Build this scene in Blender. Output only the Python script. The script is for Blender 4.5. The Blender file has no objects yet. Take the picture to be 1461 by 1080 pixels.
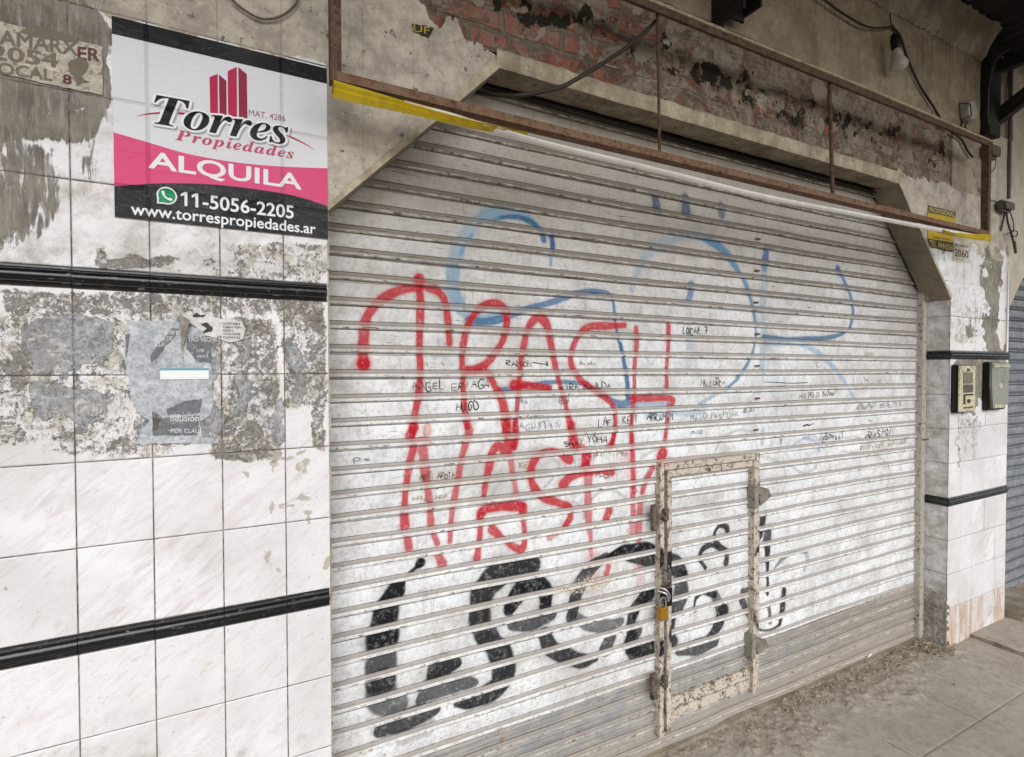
import bpy, bmesh, math, random
import numpy as np
random.seed(7); rng = np.random.default_rng(7)
sc = bpy.context.scene; COL = sc.collection
# ------------------------------------------------------------------ camera model
F_PX, YAW, PITCH, ROLL, CD, CH = 774.807, 0.488488, -0.0192523, -0.00191282, 1.578467, 1.635
_F = np.array([math.sin(YAW)*math.cos(PITCH), math.cos(YAW)*math.cos(PITCH), math.sin(PITCH)])
_R0 = np.cross(_F, [0, 0, 1.]); _R0 /= np.linalg.norm(_R0); _U0 = np.cross(_R0, _F)
_R = _R0*math.cos(ROLL)+_U0*math.sin(ROLL); _U = -_R0*math.sin(ROLL)+_U0*math.cos(ROLL)
CAM = np.array([0, -CD, CH])
def ray(px, py): return _F+_R*(px-730.5)/F_PX-_U*(py-540)/F_PX
def P(px, py, y=0.0):
    d = ray(px, py); return CAM+d*((y+CD)/d[1])          # a measured point of the facade plane at depth y
def G(px, py, z=0.0):
    d = ray(px, py); return CAM+d*((z-CH)/d[2])          # a measured point of the pavement
def proj(X, Y, Z):
    d = np.stack([X, Y+CD, Z-CH], -1); w = d@_F
    return 730.5+F_PX*(d@_R)/w, 540-F_PX*(d@_U)/w
def PP(pts, off, s, y=0.0): return [P(off[0]+a/s, off[1]+b/s, y) for a, b in pts]
# ------------------------------------------------------------------ object helpers
def tag(o, label=None, cat=None, group=None, kind=None):
    if label: o['label'] = label
    if cat: o['category'] = cat
    if group: o['group'] = group
    if kind: o['kind'] = kind
    return o
def empty(name, loc, label=None, cat=None, group=None):
    o = bpy.data.objects.new(name, None); COL.objects.link(o); o.location = loc; o.empty_display_size = .1
    return tag(o, label, cat, group)
def wloc(o):
    v = np.zeros(3)
    while o is not None: v += np.array(o.location); o = o.parent
    return v
def mesh_obj(name, V, Fc, mat, parent=None, loc=None, smooth=False, attrs=None, label=None):
    V = np.asarray(V, float).reshape(-1, 3)
    me = bpy.data.meshes.new(name)
    base = wloc(parent) if parent is not None else np.zeros(3)
    L = np.array(loc, float) if loc is not None else np.zeros(3)   # loc: world position of this object's origin
    org = L if loc is not None else base
    Vl = V-org
    if isinstance(Fc, np.ndarray) and Fc.ndim == 2:
        n, k = Fc.shape
        me.vertices.add(len(V)); me.vertices.foreach_set('co', Vl.ravel())
        me.loops.add(n*k); me.loops.foreach_set('vertex_index', Fc.ravel().astype(np.int32))
        me.polygons.add(n); me.polygons.foreach_set('loop_start', np.arange(0, n*k, k, dtype=np.int32))
        me.polygons.foreach_set('loop_total', np.full(n, k, dtype=np.int32))
        me.update(calc_edges=True)
    else:
        me.from_pydata([tuple(v) for v in Vl], [], [tuple(f) for f in Fc]); me.update()
    me.validate()
    if attrs:
        for k, a in attrs.items():
            if a.ndim == 1:
                at = me.attributes.new(k, 'FLOAT', 'POINT'); at.data.foreach_set('value', a.astype(np.float32))
            else:
                at = me.attributes.new(k, 'FLOAT_COLOR', 'POINT'); at.data.foreach_set('color', a.astype(np.float32).ravel())
    if smooth: me.polygons.foreach_set('use_smooth', np.ones(len(me.polygons), bool))
    if mat: me.materials.append(mat)
    o = bpy.data.objects.new(name, me); COL.objects.link(o)
    if parent is not None: o.parent = parent; o.location = tuple(org-base)
    else: o.location = tuple(org)
    if label: o['label'] = label
    return o
class MB:
    def __init__(s): s.V = []; s.F = []
    def add(s, V, F):
        n = len(s.V); s.V += [tuple(map(float, v)) for v in V]; s.F += [tuple(i+n for i in f) for f in F]; return s
    def box(s, x0, x1, y0, y1, z0, z1, bev=0.0):
        if bev > 0:
            bm = bmesh.new(); bmesh.ops.create_cube(bm, size=1)
            for v in bm.verts: v.co = ((x0+x1)/2+v.co.x*(x1-x0), (y0+y1)/2+v.co.y*(y1-y0), (z0+z1)/2+v.co.z*(z1-z0))
            bmesh.ops.bevel(bm, geom=bm.edges[:], offset=bev, segments=2, affect='EDGES')
            bm.verts.index_update(); r = ([v.co[:] for v in bm.verts], [[v.index for v in f.verts] for f in bm.faces]); bm.free()
            return s.add(*r)
        V = [(x, y, z) for x in (x0, x1) for y in (y0, y1) for z in (z0, z1)]
        return s.add(V, [(0, 1, 3, 2), (4, 6, 7, 5), (0, 4, 5, 1), (2, 3, 7, 6), (0, 2, 6, 4), (1, 5, 7, 3)])
    def tube(s, pts, r, seg=8, caps=True):
        pts = [np.array(p, float) for p in pts]; n = len(pts)
        rr = r if hasattr(r, '__len__') else [r]*n
        V = []; up = np.array([0.13, -.77, .62]); up /= np.linalg.norm(up)
        t0 = pts[1]-pts[0]; t0 /= np.linalg.norm(t0)
        a = np.cross(t0, up)
        if np.linalg.norm(a) < 1e-3: a = np.cross(t0, [1, 0, 0])
        a /= np.linalg.norm(a)
        for i, p in enumerate(pts):
            t = pts[min(i+1, n-1)]-pts[max(i-1, 0)]; t /= np.linalg.norm(t)+1e-12
            a = a-t*(a@t); a /= np.linalg.norm(a)+1e-12; b = np.cross(t, a)
            for k in range(seg):
                th = 2*math.pi*k/seg; V.append(p+(a*math.cos(th)+b*math.sin(th))*rr[i])
        F = [(i*seg+k, i*seg+(k+1) % seg, (i+1)*seg+(k+1) % seg, (i+1)*seg+k) for i in range(n-1) for k in range(seg)]
        if caps: F += [tuple(range(seg))[::-1], tuple((n-1)*seg+k for k in range(seg))]
        return s.add(V, F)
    def lathe(s, c, axis, prof, seg=20):
        axis = np.array(axis, float); axis /= np.linalg.norm(axis)
        a = np.cross(axis, [0, 0, 1.]) if abs(axis[2]) < .9 else np.cross(axis, [1., 0, 0]); a /= np.linalg.norm(a); b = np.cross(axis, a)
        c = np.array(c, float); V = []
        for (h, r) in prof:
            for k in range(seg):
                th = 2*math.pi*k/seg; V.append(c+axis*h+(a*math.cos(th)+b*math.sin(th))*r)
        n = len(prof)
        F = [(i*seg+k, i*seg+(k+1) % seg, (i+1)*seg+(k+1) % seg, (i+1)*seg+k) for i in range(n-1) for k in range(seg)]
        F += [tuple(range(seg))[::-1], tuple((n-1)*seg+k for k in range(seg))]
        return s.add(V, F)
    def prism(s, poly, y0, y1):                     # poly in (x,z), extruded along y
        n = len(poly); V = [(x, y0, z) for x, z in poly]+[(x, y1, z) for x, z in poly]
        F = [tuple(range(n)), tuple(range(n, 2*n))[::-1]]+[(i, i+n, (i+1) % n+n, (i+1) % n) for i in range(n)]
        return s.add(V, F)
    def build(s, name, mat, parent=None, loc=None, smooth=False, label=None, fixn=True):
        o = mesh_obj(name, s.V, s.F, mat, parent, loc, False, None, label)
        if fixn:
            bm = bmesh.new(); bm.from_mesh(o.data); bmesh.ops.recalc_face_normals(bm, faces=bm.faces); bm.to_mesh(o.data); bm.free()
        if smooth:
            o.data.polygons.foreach_set('use_smooth', np.ones(len(o.data.polygons), bool))
            try: o.data.set_sharp_from_angle(angle=math.radians(40))
            except Exception: pass
        return o
def catmull(pts, n=8):
    pts = [np.array(p, float) for p in pts]
    if len(pts) < 3: return [pts[0]+(pts[-1]-pts[0])*t for t in np.linspace(0, 1, n)]
    e = [2*pts[0]-pts[1]]+pts+[2*pts[-1]-pts[-2]]; out = []
    for i in range(1, len(e)-2):
        for t in np.arange(n)/n:
            a, b, c, d = e[i-1], e[i], e[i+1], e[i+2]
            out.append(.5*((2*b)+(c-a)*t+(2*a-5*b+4*c-d)*t*t+(-a+3*b-3*c+d)*t**3))
    out.append(pts[-1]); return out
# ------------------------------------------------------------------ shader helpers
def lin(h):
    h = h.lstrip('#'); c = [int(h[i:i+2], 16)/255 for i in (0, 2, 4)]
    return tuple((x/12.92 if x <= .04045 else ((x+.055)/1.055)**2.4) for x in c)+(1,)
class NT:
    def __init__(s, name, rough=.7, spec=.4):
        s.mat = bpy.data.materials.new(name); s.mat.use_nodes = True; s.t = s.mat.node_tree; s.t.nodes.clear()
        s.out = s.t.nodes.new('ShaderNodeOutputMaterial'); s.b = s.t.nodes.new('ShaderNodeBsdfPrincipled')
        s.t.links.new(s.b.outputs[0], s.out.inputs[0]); s.b.inputs['Roughness'].default_value = rough
        s.b.inputs['Specular IOR Level'].default_value = spec
        s.geo = s.t.nodes.new('ShaderNodeNewGeometry'); s.pos = s.geo.outputs['Position']
    def n(s, t): return s.t.nodes.new(t)
    def set(s, inp, v):
        if isinstance(v, bpy.types.NodeSocket): s.t.links.new(v, inp)
        elif hasattr(v, '__len__') and len(v) == 3 and inp.type == 'RGBA': inp.default_value = tuple(v)+(1,)
        else: inp.default_value = v
    def m(s, op, a, b=0.0, c=None, clamp=False):
        k = s.n('ShaderNodeMath'); k.operation = op; k.use_clamp = clamp; s.set(k.inputs[0], a); s.set(k.inputs[1], b)
        if c is not None: s.set(k.inputs[2], c)
        return k.outputs[0]
    def vm(s, op, a, b):
        k = s.n('ShaderNodeVectorMath'); k.operation = op; s.set(k.inputs[0], a); s.set(k.inputs[1], b); return k.outputs[0]
    def mapv(s, vec=None, scale=(1, 1, 1), loc=(0, 0, 0), rot=(0, 0, 0)):
        k = s.n('ShaderNodeMapping'); s.set(k.inputs['Vector'], vec if vec is not None else s.pos)
        k.inputs['Scale'].default_value = scale; k.inputs['Location'].default_value = loc; k.inputs['Rotation'].default_value = rot
        return k.outputs[0]
    def noise(s, scale, detail=4, rough=.55, vec=None, dist=0.0, col=False):
        k = s.n('ShaderNodeTexNoise'); s.set(k.inputs['Vector'], vec if vec is not None else s.pos)
        k.inputs['Scale'].default_value = scale; k.inputs['Detail'].default_value = detail
        k.inputs['Roughness'].default_value = rough; k.inputs['Distortion'].default_value = dist
        return k.outputs['Color' if col else 'Fac']
    def vor(s, scale, vec=None, feat='F1', out='Distance', rnd=1.0):
        k = s.n('ShaderNodeTexVoronoi'); k.feature = feat; s.set(k.inputs['Vector'], vec if vec is not None else s.pos)
        k.inputs['Scale'].default_value = scale; k.inputs['Randomness'].default_value = rnd; return k.outputs[out]
    def ss(s, x, lo, hi, a=0.0, b=1.0):
        k = s.n('ShaderNodeMapRange'); k.interpolation_type = 'SMOOTHSTEP'; k.clamp = True
        s.set(k.inputs[0], x); s.set(k.inputs[1], lo); s.set(k.inputs[2], hi); s.set(k.inputs[3], a); s.set(k.inputs[4], b); return k.outputs[0]
    def mix(s, f, a, b, mode='MIX'):
        k = s.n('ShaderNodeMix'); k.data_type = 'RGBA'; k.blend_type = mode; k.clamp_factor = True
        s.set(k.inputs['Factor'], f); s.set(k.inputs[6], a); s.set(k.inputs[7], b); return k.outputs[2]
    def attr(s, name, out='Fac'):
        k = s.n('ShaderNodeAttribute'); k.attribute_name = name; return k.outputs[out]
    def sep(s, v):
        k = s.n('ShaderNodeSeparateXYZ'); s.set(k.inputs[0], v); return k.outputs
    def comb(s, x, y, z):
        k = s.n('ShaderNodeCombineXYZ'); s.set(k.inputs[0], x); s.set(k.inputs[1], y); s.set(k.inputs[2], z); return k.outputs[0]
    def bump(s, h, strength=.3, dist=.002, nrm=None):
        k = s.n('ShaderNodeBump'); s.set(k.inputs['Height'], h); k.inputs['Strength'].default_value = strength; k.inputs['Distance'].default_value = dist
        if nrm is not None: s.set(k.inputs['Normal'], nrm)
        return k.outputs[0]
    def cov(s, c, nz, w=.06):                      # coverage c (0..1) against a noise centred on .5
        th = s.m('SUBTRACT', 1.0, c); th = s.m('MULTIPLY_ADD', th, .62, .19)
        return s.ss(nz, s.m('SUBTRACT', th, w), s.m('ADD', th, w))
    def fin(s, col, nrm=None, rough=None, alpha=None, metal=None):
        s.set(s.b.inputs['Base Color'], col)
        if nrm is not None: s.set(s.b.inputs['Normal'], nrm)
        if rough is not None: s.set(s.b.inputs['Roughness'], rough)
        if metal is not None: s.set(s.b.inputs['Metallic'], metal)
        if alpha is not None: s.set(s.b.inputs['Alpha'], alpha)
        return s.mat
def grime(name, base, dark=None, scale=30, amt=.5, rough=.7, bump=.3, spec=.3, metal=0.0, worn=0.0, chip=None):
    t = NT(name, rough, spec); dark = dark or tuple(c*.45 for c in base[:3])
    n1 = t.noise(scale, 6, .65); n2 = t.noise(scale*.17, 3, .5)
    f = t.m('MULTIPLY', t.ss(t.m('ADD', t.m('MULTIPLY', n1, .6), t.m('MULTIPLY', n2, .4)), .40, .66), amt)
    c = t.mix(f, base, dark)
    if chip:
        c = t.mix(t.ss(t.noise(scale*2.2, 5, .7), .56, .6), c, chip)
    a = None
    if worn: a = t.ss(t.noise(scale*5, 5, .7), worn-.05, worn+.05)
    return t.fin(c, t.bump(n1, bump, .003), None, a, metal)
M = {}
# --- marble tile with glue, cement and paper left on it (masks are attributes painted in metres on the wall)
def tile_mat(name, warm=0.0):
    t = NT(name, .32, .45)
    off = t.comb(t.m('MULTIPLY', t.attr('tid'), 37.0), 0.0, t.m('MULTIPLY', t.attr('tid'), 91.0))
    p = t.vm('ADD', t.pos, off)
    v = t.mapv(p, rot=(0, math.radians(38), 0)); v = t.mapv(v, scale=(7, 7, 30))
    ve = t.noise(1.0, 5, .6, v, 1.6); ve2 = t.noise(2.3, 4, .6, v, 1.0)
    base = t.mix(t.ss(t.attr('tid'), 0, 1), (.76, .745, .76, 1), (.84, .83, .845, 1))
    base = t.mix(t.m('MULTIPLY', t.ss(ve, .48, .68, 0, .7), t.ss(t.attr('tid'), -.2, 1)), base, lin('#CBBCBC'))
    base = t.mix(t.m('MULTIPLY', t.ss(ve2, .54, .72, 0, .7), t.ss(t.attr('tid'), 1.1, 0)), base, lin('#C6BFB2'))
    base = t.mix(t.ss(t.m('ABSOLUTE', t.m('SUBTRACT', ve, .5)), .012, 0, 0, .36), base, lin('#9A9290'))
    base = t.mix(t.ss(t.noise(3, 5, .6), .4, .65, 0, .45), base, lin('#BFBBB8'))
    spk = t.ss(t.noise(62, 4, .65), .685, .70)
    base = t.mix(t.m('MULTIPLY', spk, .75), base, lin('#4A443E'))
    # general dirt (pillar backs and lower courses)
    d = t.attr('dirt'); dn = t.noise(14, 7, .7); dn2 = t.noise(t_sc := 60, 5, .7)
    base = t.mix(t.m('MULTIPLY', t.cov(d, dn, .16), .75), base, lin('#8F887A'))
    # speckled glue residue
    g = t.attr('glue')
    gn = t.m('ADD', t.m('MULTIPLY', t.noise(21, 9, .76, dist=.5), .55), t.m('MULTIPLY', t.noise(110, 6, .78), .45))
    gm = t.cov(g, gn, .018)
    gcol = t.mix(t.ss(t.noise(70, 6, .75), .42, .58), lin('#4A4642'), lin('#8B8580'))
    halo = t.cov(t.m('MULTIPLY', g, 1.0), t.noise(9, 8, .75, dist=1.0), .03)
    yel = t.mix(t.ss(t.noise(32, 6, .7), .42, .58), lin('#C9C3B4'), lin('#A39B92'))
    base = t.mix(t.m('MULTIPLY', halo, .85), base, yel)
    base = t.mix(t.m('MULTIPLY', gm, .92), base, gcol)
    fs = t.cov(t.m('MULTIPLY', g, .98), t.noise(62, 8, .8, t.mapv(None, scale=(1.4, 1, .8))), .02); base = t.mix(t.m('MULTIPLY', fs, .75), base, t.mix(t.noise(90, 4, .7), lin('#57524C'), lin('#A49D95')))
    # paper remnants
    pp = t.attr('paper'); pn = t.noise(11, 9, .68, dist=.7); pm = t.cov(pp, pn, .015)
    pcol = t.mix(t.ss(t.noise(60, 8, .8), .38, .62), lin('#85858A'), lin('#BCBCBE'))
    pcol = t.mix(t.ss(t.noise(9, 5, .7), .45, .6, 0, .6), pcol, lin('#8A8784'))
    pcol = t.mix(t.ss(t.noise(32, 7, .75, t.mapv(None, loc=(2, 0, 9))), .56, .60, 0, .8), pcol, lin('#CFC9C0'))
    pcol = t.mix(t.ss(t.noise(40, 7, .75, t.mapv(None, loc=(8, 0, 2))), .61, .64, 0, .75), pcol, lin('#55504B'))
    base = t.mix(pm, base, pcol)
    rim = t.m('MULTIPLY', t.cov(pp, pn, .05), t.m('SUBTRACT', 1.0, pm))
    base = t.mix(t.m('MULTIPLY', rim, .5), base, lin('#6D665E'))
    # cement smear, brushed
    c = t.attr('cement'); cv = t.mapv(None, scale=(70, 10, 12), rot=(0, math.radians(-14), 0))
    cn = t.m('ADD', t.m('MULTIPLY', t.noise(1.0, 6, .6, cv, 1.2), .6), t.m('MULTIPLY', t.noise(10, 6, .65), .4)); cm0 = t.cov(c, cn, .045); cm = t.m('MULTIPLY', cm0, t.ss(t.noise(1.0, 6, .7, t.mapv(None, scale=(120, 10, 14), rot=(0, math.radians(-14), 0))), .25, .55, .55, 1.0))
    ccol = t.mix(t.ss(t.noise(7, 8, .7), .38, .62), lin('#686157'), lin('#90887C')); ccol = t.mix(t.ss(t.noise(1.0, 5, .7, t.mapv(None, scale=(60, 10, 9), rot=(0, math.radians(-40), 0))), .5, .65, 0, .5), ccol, lin('#A59D90'))
    ccol = t.mix(t.ss(t.noise(160, 3, .6), .6, .7, 0, .4), ccol, lin('#564F47'))
    base = t.mix(cm, base, ccol)
    # beige plaster
    pl = t.attr('plaster'); plm = t.cov(pl, t.noise(12, 7, .65), .012)
    plc = t.mix(t.ss(t.noise(9, 8, .72), .38, .62), lin('#C9BFAE'), lin('#A0968A')); plc = t.mix(t.ss(t.noise(55, 7, .78), .52, .66, 0, .4), plc, lin('#7F7466'))
    plc = t.mix(t.ss(t.noise(38, 6, .7), .60, .63, 0, .7), plc, lin('#CFC5B2'))
    plc = t.mix(t.ss(t.noise(24, 8, .78), .605, .62, 0, .85), plc, lin('#4D453C'))
    cr = t.m('MULTIPLY', t.ss(t.vor(5, t.vm('ADD', t.pos, t.vm('MULTIPLY', t.noise(12, 6, .7, col=True), (.22, .22, .22))), 'DISTANCE_TO_EDGE'), .0, .010, .6, 0), t.ss(t.noise(5, 3, .6), .50, .58))
    plc = t.mix(cr, plc, lin('#5E554A'))
    base = t.mix(plm, base, plc)
    # scuffed glaze loss in beige
    be = t.attr('scar'); bm_ = t.m('MULTIPLY', t.cov(be, t.noise(45, 7, .72), .03), .85)
    base = t.mix(bm_, base, t.mix(t.noise(60, 3, .6), lin('#A39A8B'), lin('#B9B0A2')))
    ft = t.attr('foot'); fv = t.noise(1.0, 6, .7, t.mapv(None, scale=(26, 26, 3)), .6); fcol = t.mix(t.ss(fv, .38, .62), lin('#DCD3CC'), lin('#B9A494')); fcol = t.mix(t.ss(t.noise(40, 7, .75), .56, .62, 0, .6), fcol, lin('#6E6259')); base = t.mix(t.cov(ft, t.m('ADD', t.m('MULTIPLY', fv, .6), t.m('MULTIPLY', t.noise(18, 6, .7), .4)), .05), base, fcol)
    j = t.attr('joint'); jc = t.mix(t.ss(t.noise(30, 4, .6), .4, .6), lin('#4C4743'), lin('#8A827A'))
    jk = t.m('MULTIPLY', t.ss(j, .25, .75), t.m('SUBTRACT', 1.0, t.m('MULTIPLY', t.m('MAXIMUM', pm, plm), .75)))
    base = t.mix(jk, base, jc)
    h = t.m('ADD', t.m('MULTIPLY', t.m('ADD', cm, t.m('ADD', pm, t.m('MULTIPLY', gm, .5))), .8), t.m('MULTIPLY', t.m('MULTIPLY', t.noise(60, 6, .7), t.m('ADD', plm, t.m('MAXIMUM', cm, pm), clamp=True)), .8))
    rr = t.m('MULTIPLY_ADD', t.m('MAXIMUM', t.m('MAXIMUM', cm, pm), t.m('MAXIMUM', plm, halo)), .5, .33)
    return t.fin(base, t.bump(h, .9, .0022), rr)
M['tile'] = tile_mat('glazed_marble_tile')
# --- brick
def brick_mat():
    t = NT('old_brick', .9, .2)
    s = t.sep(t.pos); w = t.noise(9, 3, .5, col=True); wv = t.vm('MULTIPLY', w, (.03, .03, .02))
    v = t.vm('ADD', t.comb(s[0], s[2], 0.0), wv)
    b = t.n('ShaderNodeTexBrick'); t.set(b.inputs['Vector'], v)
    b.inputs['Color1'].default_value = lin('#9A5E4C'); b.inputs['Color2'].default_value = lin('#A87F6C'); b.inputs['Mortar'].default_value = lin('#7C7062')
    b.inputs['Scale'].default_value = 1; b.inputs['Mortar Size'].default_value = .010; b.inputs['Mortar Smooth'].default_value = .25
    b.inputs['Bias'].default_value = -.1; b.inputs['Brick Width'].default_value = .235; b.inputs['Row Height'].default_value = .072
    c = b.outputs['Color']
    n1 = t.noise(30, 8, .75); c = t.mix(t.ss(n1, .49, .58, 0, .8), c, lin('#94867A')); 
    sm = t.ss(t.m('ADD', t.noise(6, 9, .75, dist=.8), t.ss(t.sep(t.pos)[0], .7, 1.7, -.02, .06)), .47, .56); smc = t.mix(t.ss(t.noise(30, 6, .75), .38, .62), lin('#7F7466'), lin('#A89B8A'))
    c = t.mix(t.m('MULTIPLY', sm, .86), c, smc)
    c = t.mix(t.ss(t.noise(48, 5, .7), .62, .66, 0, .6), c, lin('#B0A28E'))
    c = t.mix(t.ss(t.noise(35, 5, .7, t.mapv(None, loc=(5, 3, 1))), .66, .68, 0, .8), c, lin('#332C26'))
    so = t.attr('soot'); som = t.cov(so, t.noise(15, 8, .72, t.mapv(None, scale=(1, 1, .8))), .012)
    c = t.mix(som, c, t.mix(t.noise(60, 4, .6), lin('#25231D'), lin('#403B31')))
    lt = t.attr('light'); ltm = t.cov(lt, t.noise(25, 6, .7), .015)
    c = t.mix(ltm, c, t.mix(t.noise(50, 4, .6), lin('#A39883'), lin('#BDB29C')))
    h = t.m('ADD', t.m('MULTIPLY', b.outputs['Fac'], -.8), t.m('ADD', t.m('MULTIPLY', n1, .9), t.m('MULTIPLY', t.m('MAXIMUM', sm, som), -.5)))
    return t.fin(c, t.bump(t.m('ADD', h, t.m('MULTIPLY', t.noise(70, 7, .8), .7)), 1.0, .011))
M['brick'] = brick_mat()
def plaster_mat(name, a, b, stain=.5, drips=False):
    t = NT(name, .9, .2); n = t.noise(5, 8, .7); c = t.mix(t.ss(n, .38, .62), a, b); c = t.mix(t.ss(t.noise(60, 7, .8), .48, .66, 0, .5), c, tuple(x*.62 for x in b[:3])+(1,)); c = t.mix(t.ss(t.noise(1.0, 5, .65, t.mapv(None, scale=(16, 16, 1.5))), .52, .68, 0, .4), c, tuple(x*.55 for x in b[:3])+(1,))
    c = t.mix(t.ss(t.noise(26, 7, .7), .60, .66, 0, stain), c, tuple(x*.45 for x in b[:3])+(1,))
    c = t.mix(t.ss(t.noise(16, 6, .7, t.mapv(None, loc=(4, 1, 7))), .62, .65, 0, .5), c, tuple(min(x*1.3, 1) for x in a[:3])+(1,))
    cr = t.m('MULTIPLY', t.ss(t.noise(3, 3, .5), .48, .55), t.ss(t.vor(2.6, t.vm('ADD', t.pos, t.vm('MULTIPLY', t.noise(4, 5, .6, col=True), (.3, .3, .3))), 'DISTANCE_TO_EDGE'), 0, .005, .5, 0))
    c = t.mix(cr, c, tuple(x*.4 for x in b[:3])+(1,))
    if drips:
        z = t.sep(t.pos)[2]; dn = t.noise(1.0, 3, .6, t.mapv(None, scale=(45, 45, 1.2)))
        d = t.m('MULTIPLY', t.ss(dn, .61, .66), t.ss(z, 3.05, 3.5)); c = t.mix(t.m('MULTIPLY', d, .75), c, lin('#3F362D'))
    return t.fin(c, t.bump(t.m('ADD', n, t.m('MULTIPLY', t.noise(70, 5, .7), .5)), .35, .003))
M['plaster'] = plaster_mat('aged_plaster', lin('#B6A78F'), lin('#988973'), .35, True)
M['conc'] = plaster_mat('rough_concrete', lin('#AEA38F'), lin('#897E6D'), .6)
M['conc_dk'] = plaster_mat('smooth_grey_render', lin('#958A7A'), lin('#857A6B'), .25)
M['lightwall'] = plaster_mat('pale_painted_render', lin('#C9C0B2'), lin('#B3A999'), .3)
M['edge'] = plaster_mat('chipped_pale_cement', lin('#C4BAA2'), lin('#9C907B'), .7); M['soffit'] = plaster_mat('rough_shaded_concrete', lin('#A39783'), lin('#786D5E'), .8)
t = NT('black_glazed_trim', .22, .5); c = t.mix(t.ss(t.noise(40, 6, .7), .55, .7, 0, .5), lin('#141417'), lin('#4A443D'))
c = t.mix(t.ss(t.noise(70, 6, .7, t.mapv(None, scale=(.35, 1, 1.6))), .62, .65, 0, .7), c, lin('#8A8378')); M['trim'] = t.fin(c, t.bump(t.noise(50, 4, .6), .15, .001))
M['joint'] = grime('grout', lin('#8B8278'), lin('#57504A'), 40, .6)
# --- shutter
def shutter_mat(name, tint=None):
    t = NT(name, .58, .18); s = t.sep(t.pos); z = s[2]; x = s[0]
    v = t.attr('prof'); 
    white = t.mix(t.ss(t.noise(4, 6, .65), .35, .7), lin('#EAEBED'), lin('#D6D7D9'))
    if tint: white = t.mix(.92, white, t.mix(t.ss(t.noise(8, 6, .7), .35, .65), tint, tuple(c*1.35 for c in tint[:3])))
    n1 = t.noise(16, 8, .72); white = t.mix(t.ss(n1, .44, .68, 0, .42), white, lin('#AAA8A7')); white = t.mix(t.ss(t.noise(70, 7, .8), .47, .66, 0, .5), white, lin('#96928E')); white = t.mix(t.ss(t.noise(3.1, 5, .6, t.mapv(None, scale=(1, 1, 2.2))), .48, .66, 0, .36), white, lin('#A59B8E'))
    if not tint:
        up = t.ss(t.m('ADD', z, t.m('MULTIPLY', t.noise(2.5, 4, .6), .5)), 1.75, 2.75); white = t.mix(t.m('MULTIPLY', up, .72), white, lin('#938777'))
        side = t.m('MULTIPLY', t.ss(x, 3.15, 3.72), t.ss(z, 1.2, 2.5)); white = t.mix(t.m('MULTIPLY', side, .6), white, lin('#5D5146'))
        # galvanised unpainted slats near the ground
        gz = t.ss(t.m('ADD', z, t.m('MULTIPLY', t.m('SUBTRACT', t.noise(20, 3, .6), .5), .004)), .337, .333)
        gal = t.mix(t.ss(t.noise(12, 7, .7), .35, .65), lin('#8B8D90'), lin('#A3A09A'))
        brn = t.ss(t.m('ADD', x, t.m('MULTIPLY', t.noise(3, 4, .6), 1.2)), 2.3, 3.6); gal = t.mix(t.m('MULTIPLY', brn, .5), gal, lin('#8F8176'))
        gal = t.mix(t.ss(t.noise(1.0, 6, .7, t.mapv(None, scale=(5, 20, 70))), .50, .62, 0, .6), gal, lin('#B9B4AC')); gal = t.mix(t.ss(t.m('ABSOLUTE', t.m('SUBTRACT', t.m('FRACT', t.m('DIVIDE', t.m('ADD', z, t.m('MULTIPLY', x, .0041)), .0187)), .5)), .42, .47, 0, .7), gal, lin('#57504A')); gal = t.mix(t.ss(t.noise(14, 7, .75), .60, .66, 0, .75), gal, lin('#97694D')); white = t.mix(gz, white, gal)
        dst = t.ss(t.m('ADD', z, t.m('MULTIPLY', t.noise(12, 5, .6), .12)), .26, .08); white = t.mix(t.m('MULTIPLY', dst, .6), white, lin('#A59A8C'))
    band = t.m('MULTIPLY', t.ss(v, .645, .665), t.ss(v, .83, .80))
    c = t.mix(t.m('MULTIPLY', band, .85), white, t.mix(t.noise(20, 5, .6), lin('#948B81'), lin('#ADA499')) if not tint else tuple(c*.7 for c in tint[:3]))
    c = t.mix(t.m('MULTIPLY', t.m('MULTIPLY', t.ss(v, .61, .66), t.ss(z, 1.6, 2.1)), .5), c, lin('#5F554B'))  # ridges above eye height: less dust, plus underside shade painted into the colour
    lip = t.m('MULTIPLY', t.ss(v, .84, .865), t.ss(v, .97, .95))
    lipn = t.noise(1.0, 6, .7, t.mapv(None, scale=(22, 30, 90)))
    c = t.mix(t.m('MULTIPLY', lip, t.ss(lipn, .44, .60, 0, .6)), c, lin('#DCD5C9') if not tint else tuple(min(1, c*1.6) for c in tint[:3]))
    # paint from spray cans
    pr = t.attr('spray', 'Color'); pa = t.attr('spray', 'Alpha')
    mott = t.ss(t.noise(55, 6, .75), .30, .50, .72, 1.0)
    mask = t.m('MULTIPLY', mott, t.ss(t.noise(120, 4, .7), .27, .36))
    c1 = t.mix(t.m('MULTIPLY', pa, mask), c, (0, 0, 0, 1)); c = t.mix(1.0, c1, t.mix(mask, (0, 0, 0, 1), pr), 'ADD')
    # scratches and chipped paint
    sv = t.mapv(None, scale=(9, 20, 150)); sn = t.noise(1.0, 5, .65, sv, .4)
    flat = t.m('MULTIPLY', t.ss(v, .05, .1), t.ss(v, .66, .6))
    dens = t.ss(z, .6, 2.2, .69, .635)
    scr = t.ss(sn, dens, t.m('ADD', dens, .025)); c = t.mix(t.m('MULTIPLY', scr, .9), c, t.mix(t.noise(50, 3, .6), lin('#3A2E26'), lin('#6F5238')))
    ch = t.noise(95, 5, .75); low = t.ss(z, 1.6, .2, .675, .615)
    chm = t.ss(ch, low, t.m('ADD', low, .02)); c = t.mix(t.m('MULTIPLY', chm, .85), c, t.mix(t.noise(40, 3, .6), lin('#4C443D'), lin('#8A5F3F')))
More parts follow.
